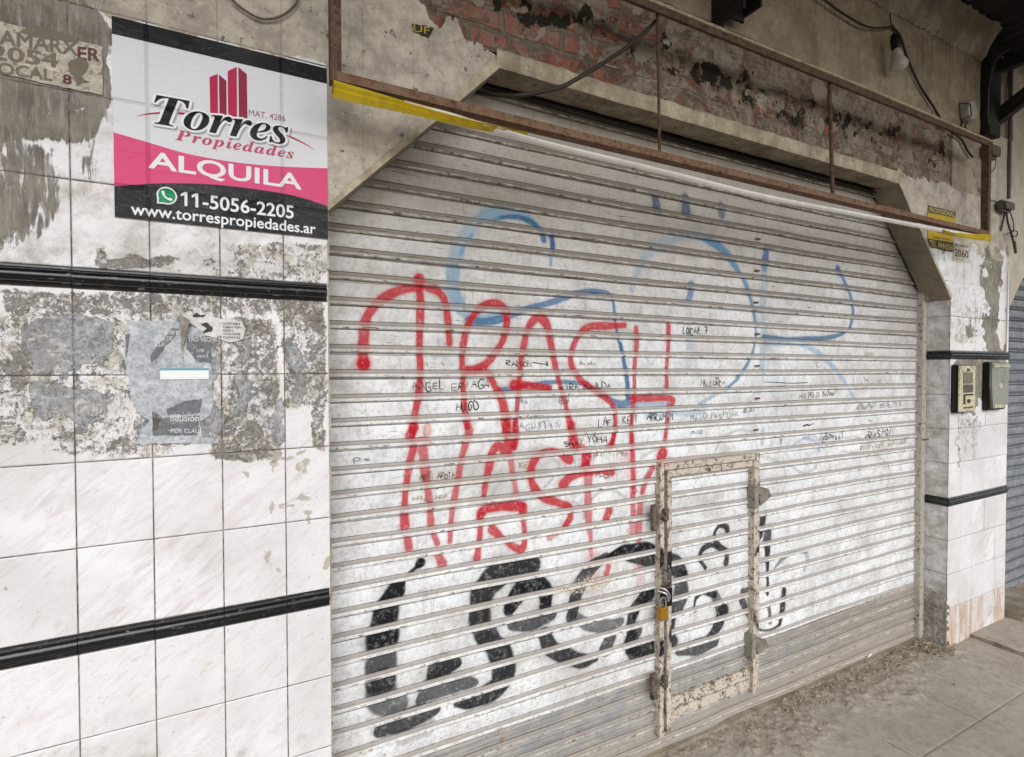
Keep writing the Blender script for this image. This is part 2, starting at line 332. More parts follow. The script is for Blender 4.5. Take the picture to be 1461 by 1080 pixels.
    edge = t.m('MULTIPLY', t.m('MAXIMUM', lip, t.m('MULTIPLY', t.ss(v, .60, .63), t.ss(v, .66, .64))), t.ss(t.noise(1.0, 6, .75, t.mapv(None, scale=(30, 40, 60))), .56, .60))
    c = t.mix(t.m('MULTIPLY', edge, .8), c, lin('#4A3B30'))
    rs = t.attr('rust'); rm = t.cov(rs, t.m('ADD', t.m('MULTIPLY', t.noise(22, 6, .75), .5), t.m('MULTIPLY', t.noise(150, 4, .7), .5)), .04); c = t.mix(t.m('MULTIPLY', rm, .9), c, t.mix(t.ss(t.noise(170, 4, .7), .46, .54), lin('#8A6E55'), lin('#E2DACB')))
    dv = t.noise(1.0, 5, .6, t.mapv(None, scale=(60, 60, 5))); c = t.mix(t.ss(dv, .60, .72, 0, .35), c, lin('#6F675D'))
    gap = t.m('MAXIMUM', t.ss(v, .965, .985), t.ss(v, .03, .012)); gap = t.m('MAXIMUM', gap, t.m('MULTIPLY', t.ss(v, .615, .632), t.ss(v, .655, .642)))
    c = t.mix(t.m('MULTIPLY', gap, .88), c, lin('#2C2622'))  # shadow in the slat gaps and grooves painted as near-black
    nr = t.bump(t.m('ADD', t.m('MULTIPLY', chm, -1.0), t.m('MULTIPLY', n1, .8)), .25, .0012)
    nr = t.bump(t.noise(2.2, 3, .5, t.mapv(None, scale=(1, 1, 5))), .35, .012, nr)
    return t.fin(c, nr)
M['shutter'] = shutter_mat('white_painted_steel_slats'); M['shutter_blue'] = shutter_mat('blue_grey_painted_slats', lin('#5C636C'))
# rusty cream frame paint with sprayed paint
def rust_mat(name, paint, amount=.5, spray=False, brown='#5A3524'):
    t = NT(name, .75, .25); n = t.m('ADD', t.m('MULTIPLY', t.noise(34, 8, .76), .55), t.m('MULTIPLY', t.noise(150, 6, .78), .45))
    r = t.mix(t.ss(t.noise(60, 6, .7), .4, .6), lin(brown), tuple(c*1.7 for c in lin(brown)[:3]))
    r = t.mix(t.ss(t.noise(30, 4, .6), .55, .65, 0, .8), r, lin('#2E211B'))
    th = 1-amount; th = .19+.62*th
    c = t.mix(t.ss(n, th-.02, th+.02), paint, r)
    if spray:
        pr = t.attr('spray', 'Color'); pa = t.attr('spray', 'Alpha'); mk = t.ss(t.noise(80, 5, .7), .33, .42)
        c = t.mix(1.0, t.mix(t.m('MULTIPLY', pa, mk), c, (0, 0, 0, 1)), t.mix(mk, (0, 0, 0, 1), pr), 'ADD')
    return t.fin(c, t.bump(n, .6, .002))
M['frame'] = rust_mat('chipped_cream_door_frame', lin('#C4BBAD'), .455, True, '#5A4539')
M['rust'] = rust_mat('bare_rusty_steel', lin('#67503F'), .5, False, '#45332A')
M['darksteel'] = grime('dark_painted_steel', lin('#2B2725'), lin('#15120F'), 20, .7, .6)
M['roof'] = grime('underside_of_corrugated_roof', lin('#2E2A27'), lin('#1A1614'), 6, .7, .7)
M['cable'] = grime('dirty_black_cable', lin('#3A332D'), lin('#221D1A'), 50, .5, .6)
M['cable_brown'] = grime('dusty_brown_cable', lin('#6B5E50'), lin('#4A3F35'), 50, .5, .7)
M['creamtop'] = grime('faded_cream_paint', lin('#B9A98E'), lin('#6E5640'), 40, .7, .7)
M['banner_w'] = grime('dirty_white_canvas', (.93, .92, .89, 1), lin('#A9A094'), 25, .25, .6)
M['banner_y'] = grime('dirty_yellow_canvas', lin('#C8AE22'), lin('#7D6E27'), 30, .6, .6)
M['brass'] = grime('worn_brass', lin('#C99B3A'), lin('#7A5A22'), 120, .5, .35, .1, .5, .7)
M['chrome'] = grime('worn_steel_shackle', lin('#B5B5B5'), lin('#6A6A6A'), 120, .5, .3, .1, .5, .8)
M['bulb'] = grime('frosted_bulb_glass', lin('#CFC8BC'), lin('#A89F92'), 40, .5, .25, .05)
M['bakelite'] = grime('black_bakelite', lin('#1E1715'), lin('#0E0B0A'), 40, .5, .4)
M['greybox'] = grime('weathered_grey_plastic', lin('#5B5750'), lin('#3A3631'), 30, .6, .6)
M['whitebox'] = grime('yellowed_white_plastic', lin('#B5AEA2'), lin('#7E766A'), 30, .6, .5)
M['metercream'] = grime('yellowed_meter_cover', lin('#CFC8AC'), lin('#6F6853'), 60, .7, .5, chip=lin('#3E3427'))
M['metergreen'] = grime('grey_green_meter_cover', lin('#8F9187'), lin('#6A6B62'), 14, .7, .4)
M['glassgrey'] = grime('dull_meter_window', lin('#77705F'), lin('#504A3E'), 40, .6, .2)

# ------------------------------------------------------------------ painting in metres on real surfaces
class Paint:
    """accumulates soft strokes as premultiplied colour over (x,z) points"""
    def __init__(s, X, Z): s.X = X; s.Z = Z; s.C = np.zeros((len(X), 4))
    def stroke(s, pts, rad, col, alpha=1.0, soft=.5, halo=.18, mult=None, fade=None):
        pts = np.array([(p[0], p[2]) for p in pts]); n = len(pts); R = np.full(n, rad) if not hasattr(rad, '__len__') else np.interp(np.linspace(0, 1, n), np.linspace(0, 1, len(rad)), rad)
        R = R*(1+.13*np.sin(np.arange(n)*.55+pts[0, 0]*40)*np.sin(np.arange(n)*.21+pts[0, 1]*23)); A = np.ones(n) if fade is None else np.interp(np.linspace(0, 1, n), np.linspace(0, 1, len(fade)), fade)
        rm = R.max()*2.4
        idx = np.where((s.X > pts[:, 0].min()-rm) & (s.X < pts[:, 0].max()+rm) & (s.Z > pts[:, 1].min()-rm) & (s.Z < pts[:, 1].max()+rm))[0]
        if not len(idx): return
        x = s.X[idx]; z = s.Z[idx]; best = np.full(len(idx), 9.); al = np.zeros(len(idx))
        for i in range(n-1):
            a = pts[i]; b = pts[i+1]; d = b-a; L = (d@d)+1e-12
            t = np.clip(((x-a[0])*d[0]+(z-a[1])*d[1])/L, 0, 1); q = np.hypot(x-a[0]-t*d[0], z-a[1]-t*d[1])/(R[i]*(1-t)+R[i+1]*t)
            u = q < best; best = np.where(u, q, best); al = np.where(u, A[i]*(1-t)+A[i+1]*t, al)
        e0, e1 = 1-soft*.5, 1+soft*.5; k = np.clip((e1-best)/(e1-e0), 0, 1); k = k*k*(3-2*k)
        h = halo*np.clip(1-(best-1)/1.1, 0, 1)**2; f = np.maximum(k, h)*alpha*al
        if mult is not None: f = f*mult[idx]
        s.C[idx] = s.C[idx]*(1-f[:, None])+np.concatenate([np.array(col[:3])[None, :]*f[:, None], f[:, None]], 1)
def smooth01(q): q = np.clip(q, 0, 1); return q*q*(3-2*q)
def vnoise(X, Z, scale, seed=0):
    r = np.random.default_rng(seed); T = r.random((64, 64)); x = X*scale+17.3*seed; z = Z*scale+9.1*seed; i = np.floor(x).astype(int); j = np.floor(z).astype(int); fx = x-i; fz = z-j; fx = fx*fx*(3-2*fx); fz = fz*fz*(3-2*fz)
    g = lambda a, b: T[a % 64, b % 64]
    return (g(i, j)*(1-fx)+g(i+1, j)*fx)*(1-fz)+(g(i, j+1)*(1-fx)+g(i+1, j+1)*fx)*fz-.5
def fbm(X, Z, scale, seed=0): return sum(vnoise(X, Z, scale*2**k, seed+k)/1.7**k for k in range(5))
WARP = 13.0
class Mask:
    """a 0..1 mask over surface points, laid out with measured points of the facade"""
    def __init__(s, X, Z): s.X = X; s.Z = Z; s.m = np.zeros(len(X)); s.px, s.py = proj(X, np.zeros_like(X), Z); s.px = s.px+WARP*fbm(X, Z, 14, 1)*(400/(2190-np.minimum(s.px, 1600))+.75); s.py = s.py+WARP*fbm(X, Z, 14, 7)
    def blob(s, cx, cy, rx, ry, v=1.0, f=.4):
        q = np.hypot((s.px-cx)/rx, (s.py-cy)/ry); s.m = np.maximum(s.m, v*smooth01((1+f-q)/(2*f))); return s
    def rect(s, x0, x1, y0, y1, v=1.0, f=8.):
        d = np.minimum(np.minimum(s.px-x0, x1-s.px), np.minimum(s.py-y0, y1-s.py)); s.m = np.maximum(s.m, v*smooth01(d/f+.5)); return s
    def poly(s, pts, v=1.0, f=6.):
        x, y = s.px, s.py; n = len(pts); inside = np.zeros(len(x), bool); dm = np.full(len(x), 1e9)
        for i in range(n):
            (x1, y1), (x2, y2) = pts[i], pts[(i+1) % n]
            c = ((y1 > y) != (y2 > y)) & (x < (x2-x1)*(y-y1)/((y2-y1)+1e-9)+x1); inside ^= c
            dx, dy = x2-x1, y2-y1; t = np.clip(((x-x1)*dx+(y-y1)*dy)/(dx*dx+dy*dy+1e-9), 0, 1)
            dm = np.minimum(dm, np.hypot(x-x1-t*dx, y-y1-t*dy))
        d = np.where(inside, dm, -dm); s.m = np.maximum(s.m, v*smooth01(d/f*.5+.5)); return s
    def cut(s, other, k=1.0): s.m = s.m*(1-k*other); return s
def grid_faces(nx, nz):
    i = np.arange(nz-1)[:, None]*nx+np.arange(nx-1)[None, :]; i = i.ravel()
    return np.stack([i, i+1, i+nx+1, i+nx], 1)     # normal toward -y
def lines_with(a0, a1, step, joints, jw=.0013):
    v = list(np.arange(a0, a1, step))+[a1]
    for j in joints:
        if a0+.002 < j < a1-.002:
            v = [q for q in v if abs(q-j) > jw*1.6]+[j-jw, j-jw*.45, j+jw*.45, j+jw]
    return np.array(sorted(set(round(q, 5) for q in v)))
def tile_surface(name, x0, x1, z0, z1, step, jx, jz, parent, masks=None, plane='xz', yfix=0.0, mat=None, seed=1, warp=None, jw=.0019):
    xs = lines_with(x0, x1, step, jx, jw); zs = lines_with(z0, z1, step, jz, jw)
    X, Z = np.meshgrid(xs, zs); X = X.ravel(); Z = Z.ravel()
    def jm(v, js):
        r = np.zeros(len(v))
        for j in js: r = np.maximum(r, (np.abs(v-j) < jw*.6).astype(float))
        return r
    J = np.maximum(jm(X, jx), jm(Z, jz)); jxs = np.array(sorted(jx)) if len(jx) else np.array([-99.]); jzs = np.array(sorted(jz)) if len(jz) else np.array([-99.])
    cx = np.searchsorted(jxs, X); cz = np.searchsorted(jzs, Z); tid = np.abs(np.sin(cx*12.9898+cz*78.233+seed)*43758.5453) % 1
    tilt = (tid-.5)*.0012
    Y = yfix+J*.0022+tilt*1.5
    if warp is not None: X, Y, Z = warp(X, Y, Z)
    if plane == 'xz': V = np.stack([X, Y, Z], 1)
    at = dict(tid=tid, joint=J)
    for k in ('glue', 'paper', 'cement', 'plaster', 'dirt', 'scar', 'foot'): at[k] = np.zeros(len(X))
    if masks: at.update(masks(X, Z))
    if plane == 'yz':
        V = np.stack([np.full(len(X), yfix)+J*.0014+tilt, X, Z], 1)       # X means depth here
    F_ = grid_faces(len(xs), len(zs))
    if plane == 'yz': F_ = F_[:, ::-1]
    return mesh_obj(name, V, F_, mat or M['tile'], parent, attrs=at)
# ------------------------------------------------------------------ text
# serif letter outlines for the sign: advance, vertex coordinates in 1/1000 of the body size, triangles
SERIF = {'T': [0.403,[44,0,44,17,61,19,75,22,86,27,95,35,101,46,107,60,205,427,194,427,168,424,144,416,120,402,98,383,79,359,64,330,47,330,72,451,437,451,418,322,399,322,386,380,357,415,311,426,306,426,208,63,206,57,205,51,205,46,206,36,210,29,216,25,225,21,237,19,253,17,253,0],[[16,13,17],[13,12,17],[12,11,17],[11,10,17],[10,9,17],[9,18,17],[9,8,18],[8,23,18],[23,22,18],[22,21,18],[21,19,18],[7,24,8],[24,23,8],[7,25,24],[16,14,13],[20,19,21],[16,15,14],[7,26,25],[6,26,7],[6,27,26],[6,28,27],[5,28,6],[5,29,28],[5,30,29],[4,30,5],[4,31,30],[3,31,4],[3,32,31],[2,32,3],[2,33,32],[1,33,2],[1,34,33],[0,34,1],[0,35,34]]],
 'o': [0.316,[96,-9,67,-6,42,4,20,20,3,41,-7,68,-10,98,-8,123,-3,147,6,172,17,196,32,219,48,241,66,260,86,277,107,291,130,301,152,308,175,310,207,306,234,297,256,281,272,260,282,234,285,203,283,179,278,155,270,130,258,106,245,83,228,61,210,41,190,24,168,10,145,-1,121,-7,103,13,114,15,124,21,134,30,143,43,153,57,162,74,170,92,177,111,184,132,190,152,196,172,200,191,203,210,205,226,206,240,202,267,191,283,172,288,162,286,151,281,141,272,132,260,122,246,113,229,105,211,97,192,90,172,84,151,79,131,75,111,72,92,70,74,69,58,73,33,84,18],[[17,19,18],[16,19,17],[16,20,19],[15,20,16],[15,54,20],[54,21,20],[14,54,15],[14,55,54],[53,21,54],[14,56,55],[52,21,53],[52,22,21],[14,57,56],[13,57,14],[13,58,57],[51,22,52],[12,58,13],[12,59,58],[51,23,22],[12,60,59],[11,60,12],[50,23,51],[50,24,23],[11,61,60],[49,24,50],[10,61,11],[10,62,61],[48,24,49],[48,25,24],[9,62,10],[9,63,62],[47,25,48],[47,26,25],[8,63,9],[8,64,63],[46,26,47],[46,27,26],[45,27,46],[8,65,64],[7,65,8],[44,27,45],[7,66,65],[44,28,27],[6,66,7],[43,28,44],[6,67,66],[43,29,28],[5,67,6],[42,29,43],[5,68,67],[42,30,29],[5,69,68],[41,30,42],[4,69,5],[41,31,30],[4,70,69],[40,31,41],[39,31,40],[3,70,4],[39,32,31],[3,71,70],[38,32,39],[38,33,32],[37,33,38],[2,71,3],[2,36,71],[36,33,37],[2,33,36],[2,34,33],[1,34,2],[1,35,34],[0,35,1]]],
 'r': [0.261,[-14,0,42,211,46,222,48,232,50,240,51,247,51,251,52,254,49,264,39,271,24,273,18,273,17,289,58,295,102,302,151,310,114,189,125,209,135,227,144,243,154,257,163,270,171,280,180,289,188,296,197,302,205,306,214,309,222,310,243,305,255,290,259,265,258,251,255,240,249,230,241,223,232,219,220,218,208,220,196,227,186,238,184,240,182,241,180,241,165,234,148,212,127,175,116,151,105,125,95,97,85,67,75,35,66,0],[[14,16,15],[27,29,28],[26,29,27],[25,29,26],[25,30,29],[24,30,25],[13,16,14],[23,30,24],[12,8,13],[8,16,13],[23,31,30],[11,10,12],[10,9,12],[9,8,12],[22,31,23],[21,31,22],[20,31,21],[20,32,31],[7,16,8],[19,32,20],[6,16,7],[19,33,32],[5,16,6],[4,16,5],[18,43,19],[43,33,19],[18,44,43],[42,33,43],[41,33,42],[3,16,4],[41,34,33],[40,34,41],[39,34,40],[18,45,44],[2,16,3],[39,35,34],[17,45,18],[38,35,39],[38,36,35],[1,16,2],[37,36,38],[17,46,45],[0,16,1],[16,46,17],[0,46,16],[0,47,46],[0,48,47],[0,49,48],[0,50,49],[0,51,50],[0,52,51]]],
 'e': [0.269,[87,-9,60,-6,36,3,16,19,1,40,-8,67,-11,98,-9,122,-3,147,6,172,18,196,32,219,49,240,68,260,88,276,109,290,131,301,154,307,176,310,197,308,215,302,230,293,241,280,247,265,249,248,244,222,230,197,207,174,173,153,131,136,79,124,76,112,75,100,75,88,76,73,80,60,87,50,96,42,108,37,122,36,147,42,171,62,195,95,214,83,179,32,136,1,84,146,104,152,123,161,140,171,156,184,169,197,179,212,187,228,192,244,193,260,193,268,191,275,187,280,182,284,177,287,171,287,156,283,141,272,126,252,110,224,96,189],[[17,19,18],[17,20,19],[16,20,17],[16,21,20],[15,21,16],[15,61,21],[61,22,21],[14,61,15],[14,62,61],[60,22,61],[59,22,60],[58,22,59],[14,63,62],[57,22,58],[57,23,22],[13,63,14],[56,23,57],[13,64,63],[55,23,56],[55,24,23],[54,24,55],[12,64,13],[12,65,64],[54,25,24],[53,25,54],[11,65,12],[52,25,53],[11,66,65],[52,26,25],[10,66,11],[51,26,52],[51,27,26],[50,27,51],[9,66,10],[9,46,66],[49,27,50],[49,28,27],[8,46,9],[48,28,49],[47,28,48],[47,29,28],[46,29,47],[7,46,8],[7,29,46],[7,30,29],[7,31,30],[6,31,7],[6,32,31],[6,33,32],[5,33,6],[41,43,42],[5,34,33],[41,44,43],[5,35,34],[4,35,5],[40,44,41],[4,36,35],[4,37,36],[39,44,40],[4,38,37],[3,38,4],[3,39,38],[3,44,39],[3,45,44],[2,45,3],[1,45,2],[1,0,45]]],
 's': [0.253,[91,-9,73,-8,52,-3,28,5,24,6,20,7,15,7,6,6,-1,1,-7,-7,-24,-4,-7,109,13,105,23,55,46,24,81,14,103,18,115,31,120,52,119,60,117,68,114,77,109,86,103,96,95,106,69,138,57,155,47,170,39,185,33,200,29,214,28,228,31,250,39,269,53,286,71,299,92,306,116,309,134,308,156,304,179,298,182,297,184,296,186,296,188,295,190,295,192,295,201,296,207,300,212,307,230,307,215,205,197,207,184,252,163,279,134,288,124,287,115,284,107,278,101,271,98,264,97,255,100,239,109,222,124,202,131,193,138,184,146,176,153,167,159,158,165,149,172,138,178,127,183,116,187,105,189,93,190,82,189,65,184,50,177,36,168,23,156,12,142,3,126,-4,109,-8],[[36,38,37],[36,39,38],[48,50,49],[48,51,50],[35,39,36],[35,40,39],[47,51,48],[34,40,35],[34,41,40],[34,42,41],[34,43,42],[46,51,47],[34,44,43],[34,45,44],[34,46,45],[34,55,46],[55,54,46],[54,53,46],[53,51,46],[34,56,55],[34,57,56],[33,57,34],[33,58,57],[33,59,58],[33,60,59],[32,60,33],[32,61,60],[32,62,61],[52,51,53],[31,62,32],[31,63,62],[30,63,31],[30,64,63],[29,64,30],[29,65,64],[28,65,29],[28,66,65],[27,66,28],[27,67,66],[27,68,67],[26,68,27],[26,69,68],[26,70,69],[25,70,26],[25,71,70],[24,71,25],[24,72,71],[24,73,72],[24,74,73],[10,12,11],[23,74,24],[10,13,12],[23,75,74],[22,75,23],[22,76,75],[21,76,22],[21,77,76],[20,77,21],[19,77,20],[19,78,77],[18,78,19],[10,14,13],[17,78,18],[17,79,78],[17,80,79],[16,80,17],[10,7,14],[7,6,14],[6,15,14],[16,81,80],[15,81,16],[6,81,15],[6,82,81],[5,82,6],[4,82,5],[3,82,4],[10,8,7],[2,82,3],[2,83,82],[10,9,8],[1,83,2],[1,84,83],[0,84,1]]],
 'P': [0.409,[-34,0,-34,15,-21,16,-9,18,0,20,9,25,16,32,22,41,28,52,34,67,39,85,115,369,116,375,118,381,119,387,120,392,120,398,120,404,119,413,115,420,109,426,100,430,88,433,73,435,73,451,259,451,343,439,393,404,410,346,407,322,399,299,386,278,369,259,348,243,323,231,291,222,248,217,195,215,171,215,136,82,132,67,130,56,130,47,131,37,135,30,141,24,150,20,162,17,177,15,177,0,199,238,233,241,261,252,283,271,299,296,308,326,312,363,305,399,285,421,252,428,242,427,235,425,230,421,226,414,222,405,218,392,178,239,182,239,185,238,189,238,192,238,196,238],[[23,25,24],[23,26,25],[23,59,26],[59,27,26],[22,59,23],[21,59,22],[20,59,21],[20,60,59],[58,27,59],[20,61,60],[19,61,20],[19,62,61],[19,63,62],[57,27,58],[18,63,19],[18,64,63],[17,64,18],[17,65,64],[57,28,27],[16,65,17],[56,28,57],[15,65,16],[15,66,65],[14,66,15],[13,66,14],[12,66,13],[11,66,12],[10,66,11],[55,28,56],[55,29,28],[54,29,55],[54,30,29],[54,31,30],[53,31,54],[53,32,31],[52,32,53],[52,33,32],[51,33,52],[51,34,33],[50,34,51],[10,67,66],[10,68,67],[10,69,68],[10,70,69],[10,38,70],[38,71,70],[38,50,71],[38,34,50],[38,35,34],[38,36,35],[38,37,36],[10,39,38],[9,39,10],[9,40,39],[9,41,40],[8,41,9],[8,42,41],[7,42,8],[7,43,42],[6,43,7],[6,44,43],[5,44,6],[5,45,44],[4,45,5],[4,46,45],[3,46,4],[3,47,46],[2,47,3],[2,48,47],[1,48,2],[0,48,1],[0,49,48]]],
 'p': [0.33,[-79,-139,-79,-121,-67,-120,-58,-118,-51,-114,-45,-109,-41,-102,-37,-95,-34,-88,-32,-79,-30,-71,48,228,50,237,51,245,52,253,51,260,48,266,44,269,37,272,28,273,16,273,16,290,40,294,63,297,85,300,106,303,126,306,144,310,124,242,159,279,193,302,228,310,248,307,265,300,279,288,289,271,295,250,298,224,296,197,291,170,282,143,270,116,256,91,239,67,221,45,201,27,180,11,158,0,136,-7,114,-9,97,-8,82,-3,69,6,48,-69,46,-77,45,-87,44,-97,45,-105,49,-112,54,-116,61,-118,72,-120,86,-122,86,-139,102,15,113,17,124,22,135,31,146,42,156,56,165,71,174,88,183,106,190,125,197,143,202,162,207,179,211,196,213,211,214,224,213,235,210,245,206,252,201,258,195,261,187,262,155,249,127,209,103,142,86,78,81,61,79,47,78,38,81,25,89,17],[[26,28,27],[30,32,31],[30,33,32],[25,28,26],[24,28,25],[29,33,30],[23,28,24],[29,34,33],[22,28,23],[21,28,22],[20,19,21],[19,18,21],[18,17,21],[17,28,21],[29,35,34],[28,85,29],[85,35,29],[85,36,35],[16,28,17],[15,28,16],[28,86,85],[84,36,85],[83,36,84],[14,28,15],[82,36,83],[13,28,14],[81,36,82],[81,37,36],[28,87,86],[12,28,13],[80,37,81],[12,87,28],[11,87,12],[79,37,80],[10,87,11],[79,38,37],[78,38,79],[77,38,78],[10,88,87],[77,39,38],[76,39,77],[75,39,76],[75,40,39],[74,40,75],[73,40,74],[73,41,40],[10,89,88],[72,41,73],[72,42,41],[71,42,72],[71,43,42],[70,43,71],[10,90,89],[69,43,70],[69,44,43],[10,91,90],[68,44,69],[10,92,91],[68,45,44],[67,45,68],[10,93,92],[66,45,67],[66,46,45],[10,52,93],[52,94,93],[65,46,66],[52,64,94],[64,46,65],[52,46,64],[52,47,46],[10,53,52],[51,47,52],[51,48,47],[50,48,51],[50,49,48],[10,54,53],[9,54,10],[9,55,54],[8,55,9],[8,56,55],[7,56,8],[6,56,7],[6,57,56],[5,57,6],[5,58,57],[4,58,5],[4,59,58],[3,59,4],[3,60,59],[2,60,3],[2,61,60],[1,61,2],[1,62,61],[0,62,1],[0,63,62]]],
 'i': [0.194,[49,-8,35,-7,23,-2,13,5,6,15,2,27,1,41,1,47,2,55,4,64,6,73,8,81,10,87,44,211,47,221,49,229,51,237,52,243,53,249,53,254,50,264,41,271,26,273,19,273,19,289,43,292,67,295,89,299,110,302,130,306,150,310,89,85,86,73,85,63,84,55,85,48,89,44,95,42,107,48,123,64,142,90,155,81,121,31,85,2,132,371,120,373,109,377,100,384,93,393,89,404,87,416,89,428,93,438,100,447,109,454,120,459,132,460,143,459,154,454,163,447,170,438,175,428,176,416,175,404,170,393,163,384,154,377,143,373],[[55,57,56],[54,57,55],[54,58,57],[53,58,54],[53,59,58],[52,59,53],[52,60,59],[51,60,52],[51,61,60],[51,62,61],[50,62,51],[49,62,50],[49,63,62],[48,63,49],[48,64,63],[47,64,48],[47,65,64],[46,65,47],[46,66,65],[45,66,46],[45,67,66],[44,67,45],[29,31,30],[28,31,29],[27,31,28],[26,31,27],[25,19,26],[19,31,26],[24,20,25],[20,19,25],[23,22,24],[22,21,24],[21,20,24],[18,31,19],[17,31,18],[16,31,17],[15,31,16],[14,31,15],[13,31,14],[12,31,13],[39,41,40],[11,31,12],[11,32,31],[10,32,11],[39,42,41],[10,33,32],[9,33,10],[8,33,9],[38,42,39],[8,34,33],[7,34,8],[7,35,34],[7,36,35],[37,42,38],[6,36,7],[6,37,36],[6,42,37],[5,42,6],[5,43,42],[4,43,5],[3,43,4],[2,43,3],[2,0,43],[1,0,2]]],
 'd': [0.334,[55,-9,35,-7,17,1,3,14,-7,32,-13,55,-15,82,-14,103,-10,125,-4,148,5,170,16,193,29,215,44,235,60,255,78,272,107,293,135,305,164,310,182,308,198,303,213,294,238,381,240,387,241,393,242,399,243,404,243,408,243,412,242,419,239,425,234,428,227,431,217,432,205,433,205,451,226,453,248,456,271,459,294,462,318,466,343,470,237,83,235,74,233,67,232,60,231,55,230,51,230,48,231,44,233,42,238,41,243,42,249,46,255,52,263,61,271,74,281,89,297,78,278,52,261,30,246,13,231,0,215,-7,198,-9,175,-4,162,10,157,35,158,48,160,61,164,76,147,50,130,28,113,12,95,0,76,-7,96,42,106,43,117,49,127,58,137,70,147,83,156,99,164,117,172,135,180,153,186,172,191,190,196,208,199,223,201,237,201,249,199,268,191,280,177,283,169,282,159,277,149,269,139,258,130,246,120,231,111,215,102,199,93,181,86,162,79,144,74,126,70,109,67,93,66,79,67,68,70,59,75,51,81,46,88,43],[[40,42,41],[39,42,40],[38,42,39],[37,42,38],[36,29,37],[29,28,37],[28,42,37],[35,30,36],[30,29,36],[34,33,35],[33,32,35],[32,31,35],[31,30,35],[27,42,28],[26,42,27],[25,42,26],[24,42,25],[23,42,24],[22,42,23],[21,42,22],[17,19,18],[17,20,19],[16,20,17],[16,21,20],[16,94,21],[94,93,21],[93,92,21],[92,42,21],[15,94,16],[15,95,94],[15,96,95],[15,97,96],[14,97,15],[14,98,97],[91,42,92],[14,99,98],[13,99,14],[90,42,91],[13,100,99],[89,42,90],[12,100,13],[12,101,100],[88,42,89],[12,102,101],[11,102,12],[87,42,88],[11,103,102],[10,103,11],[86,42,87],[10,104,103],[85,42,86],[9,104,10],[9,105,104],[84,42,85],[8,105,9],[8,106,105],[83,42,84],[8,107,106],[7,107,8],[82,42,83],[7,108,107],[6,108,7],[81,42,82],[6,109,108],[56,58,57],[80,70,81],[70,42,81],[70,43,42],[5,109,6],[5,110,109],[56,59,58],[80,71,70],[69,43,70],[69,44,43],[55,59,56],[79,71,80],[5,111,110],[69,45,44],[68,45,69],[54,59,55],[68,46,45],[5,112,111],[78,71,79],[68,47,46],[4,112,5],[53,59,54],[53,60,59],[4,113,112],[68,48,47],[78,72,71],[77,72,78],[67,48,68],[67,49,48],[52,60,53],[4,114,113],[67,50,49],[76,72,77],[4,76,114],[51,60,52],[67,51,50],[4,72,76],[67,60,51],[66,60,67],[3,72,4],[66,61,60],[3,73,72],[2,73,3],[66,62,61],[2,74,73],[65,62,66],[1,74,2],[65,63,62],[1,75,74],[64,63,65],[0,75,1]]],
 'a': [0.336,[53,-9,33,-6,16,1,1,14,-10,30,-17,50,-19,73,-17,97,-13,122,-5,147,5,172,17,196,32,220,48,241,65,260,84,276,112,295,139,306,165,310,189,305,205,290,214,265,225,303,297,303,241,108,237,95,234,83,232,74,230,66,229,60,228,56,229,47,233,42,238,40,251,46,267,61,285,87,300,78,265,30,231,1,197,-9,174,-4,160,10,155,34,155,40,156,45,157,52,158,59,160,67,162,75,145,49,128,28,111,12,93,1,74,-6,93,41,103,43,113,48,124,56,134,67,143,80,152,95,161,111,169,129,176,147,183,166,188,184,192,202,196,219,197,234,198,248,195,266,186,277,172,281,162,279,151,273,141,264,130,251,119,236,109,219,99,200,91,180,83,159,77,143,73,129,70,115,67,103,66,91,65,81,68,59,77,45],[[17,19,18],[16,19,17],[16,20,19],[21,23,22],[21,24,23],[15,20,16],[15,73,20],[73,72,20],[72,21,20],[15,74,73],[15,75,74],[71,21,72],[14,75,15],[14,76,75],[70,21,71],[70,24,21],[14,77,76],[13,77,14],[13,78,77],[69,24,70],[12,78,13],[12,79,78],[68,24,69],[11,79,12],[11,80,79],[67,24,68],[66,24,67],[11,81,80],[10,81,11],[65,24,66],[10,82,81],[9,82,10],[64,24,65],[9,83,82],[8,83,9],[63,24,64],[8,84,83],[62,24,63],[8,85,84],[7,85,8],[7,86,85],[61,24,62],[61,25,24],[7,87,86],[6,87,7],[61,26,25],[60,26,61],[6,88,87],[35,37,36],[60,27,26],[6,89,88],[59,49,60],[49,27,60],[35,38,37],[59,50,49],[48,27,49],[48,28,27],[5,89,6],[47,28,48],[58,50,59],[47,29,28],[34,38,35],[47,30,29],[46,30,47],[5,90,89],[57,50,58],[46,31,30],[45,31,46],[4,90,5],[57,51,50],[56,51,57],[45,32,31],[33,38,34],[44,32,45],[4,55,90],[55,51,56],[44,33,32],[4,51,55],[44,38,33],[43,38,44],[42,38,43],[3,51,4],[42,39,38],[3,52,51],[2,52,3],[2,53,52],[41,39,42],[1,53,2],[41,40,39],[1,54,53],[0,54,1]]]}
def embolden(V, Fc, r, n=8):
    """heavier letters: the same flat outline laid n times around a small circle, each copy a hair further back"""
    if r <= 0: return V, Fc, np.zeros(len(V))
    W = [V]; G_ = list(Fc); D = [np.zeros(len(V))]
    for k in range(n):
        a = 2*math.pi*k/n; W.append(V+np.array([r*math.cos(a), r*math.sin(a), 0])); D.append(np.full(len(V), .000012*(k+1))); G_ += [tuple(q+len(V)*(k+1) for q in f) for f in Fc]
    return np.concatenate(W), G_, np.concatenate(D)
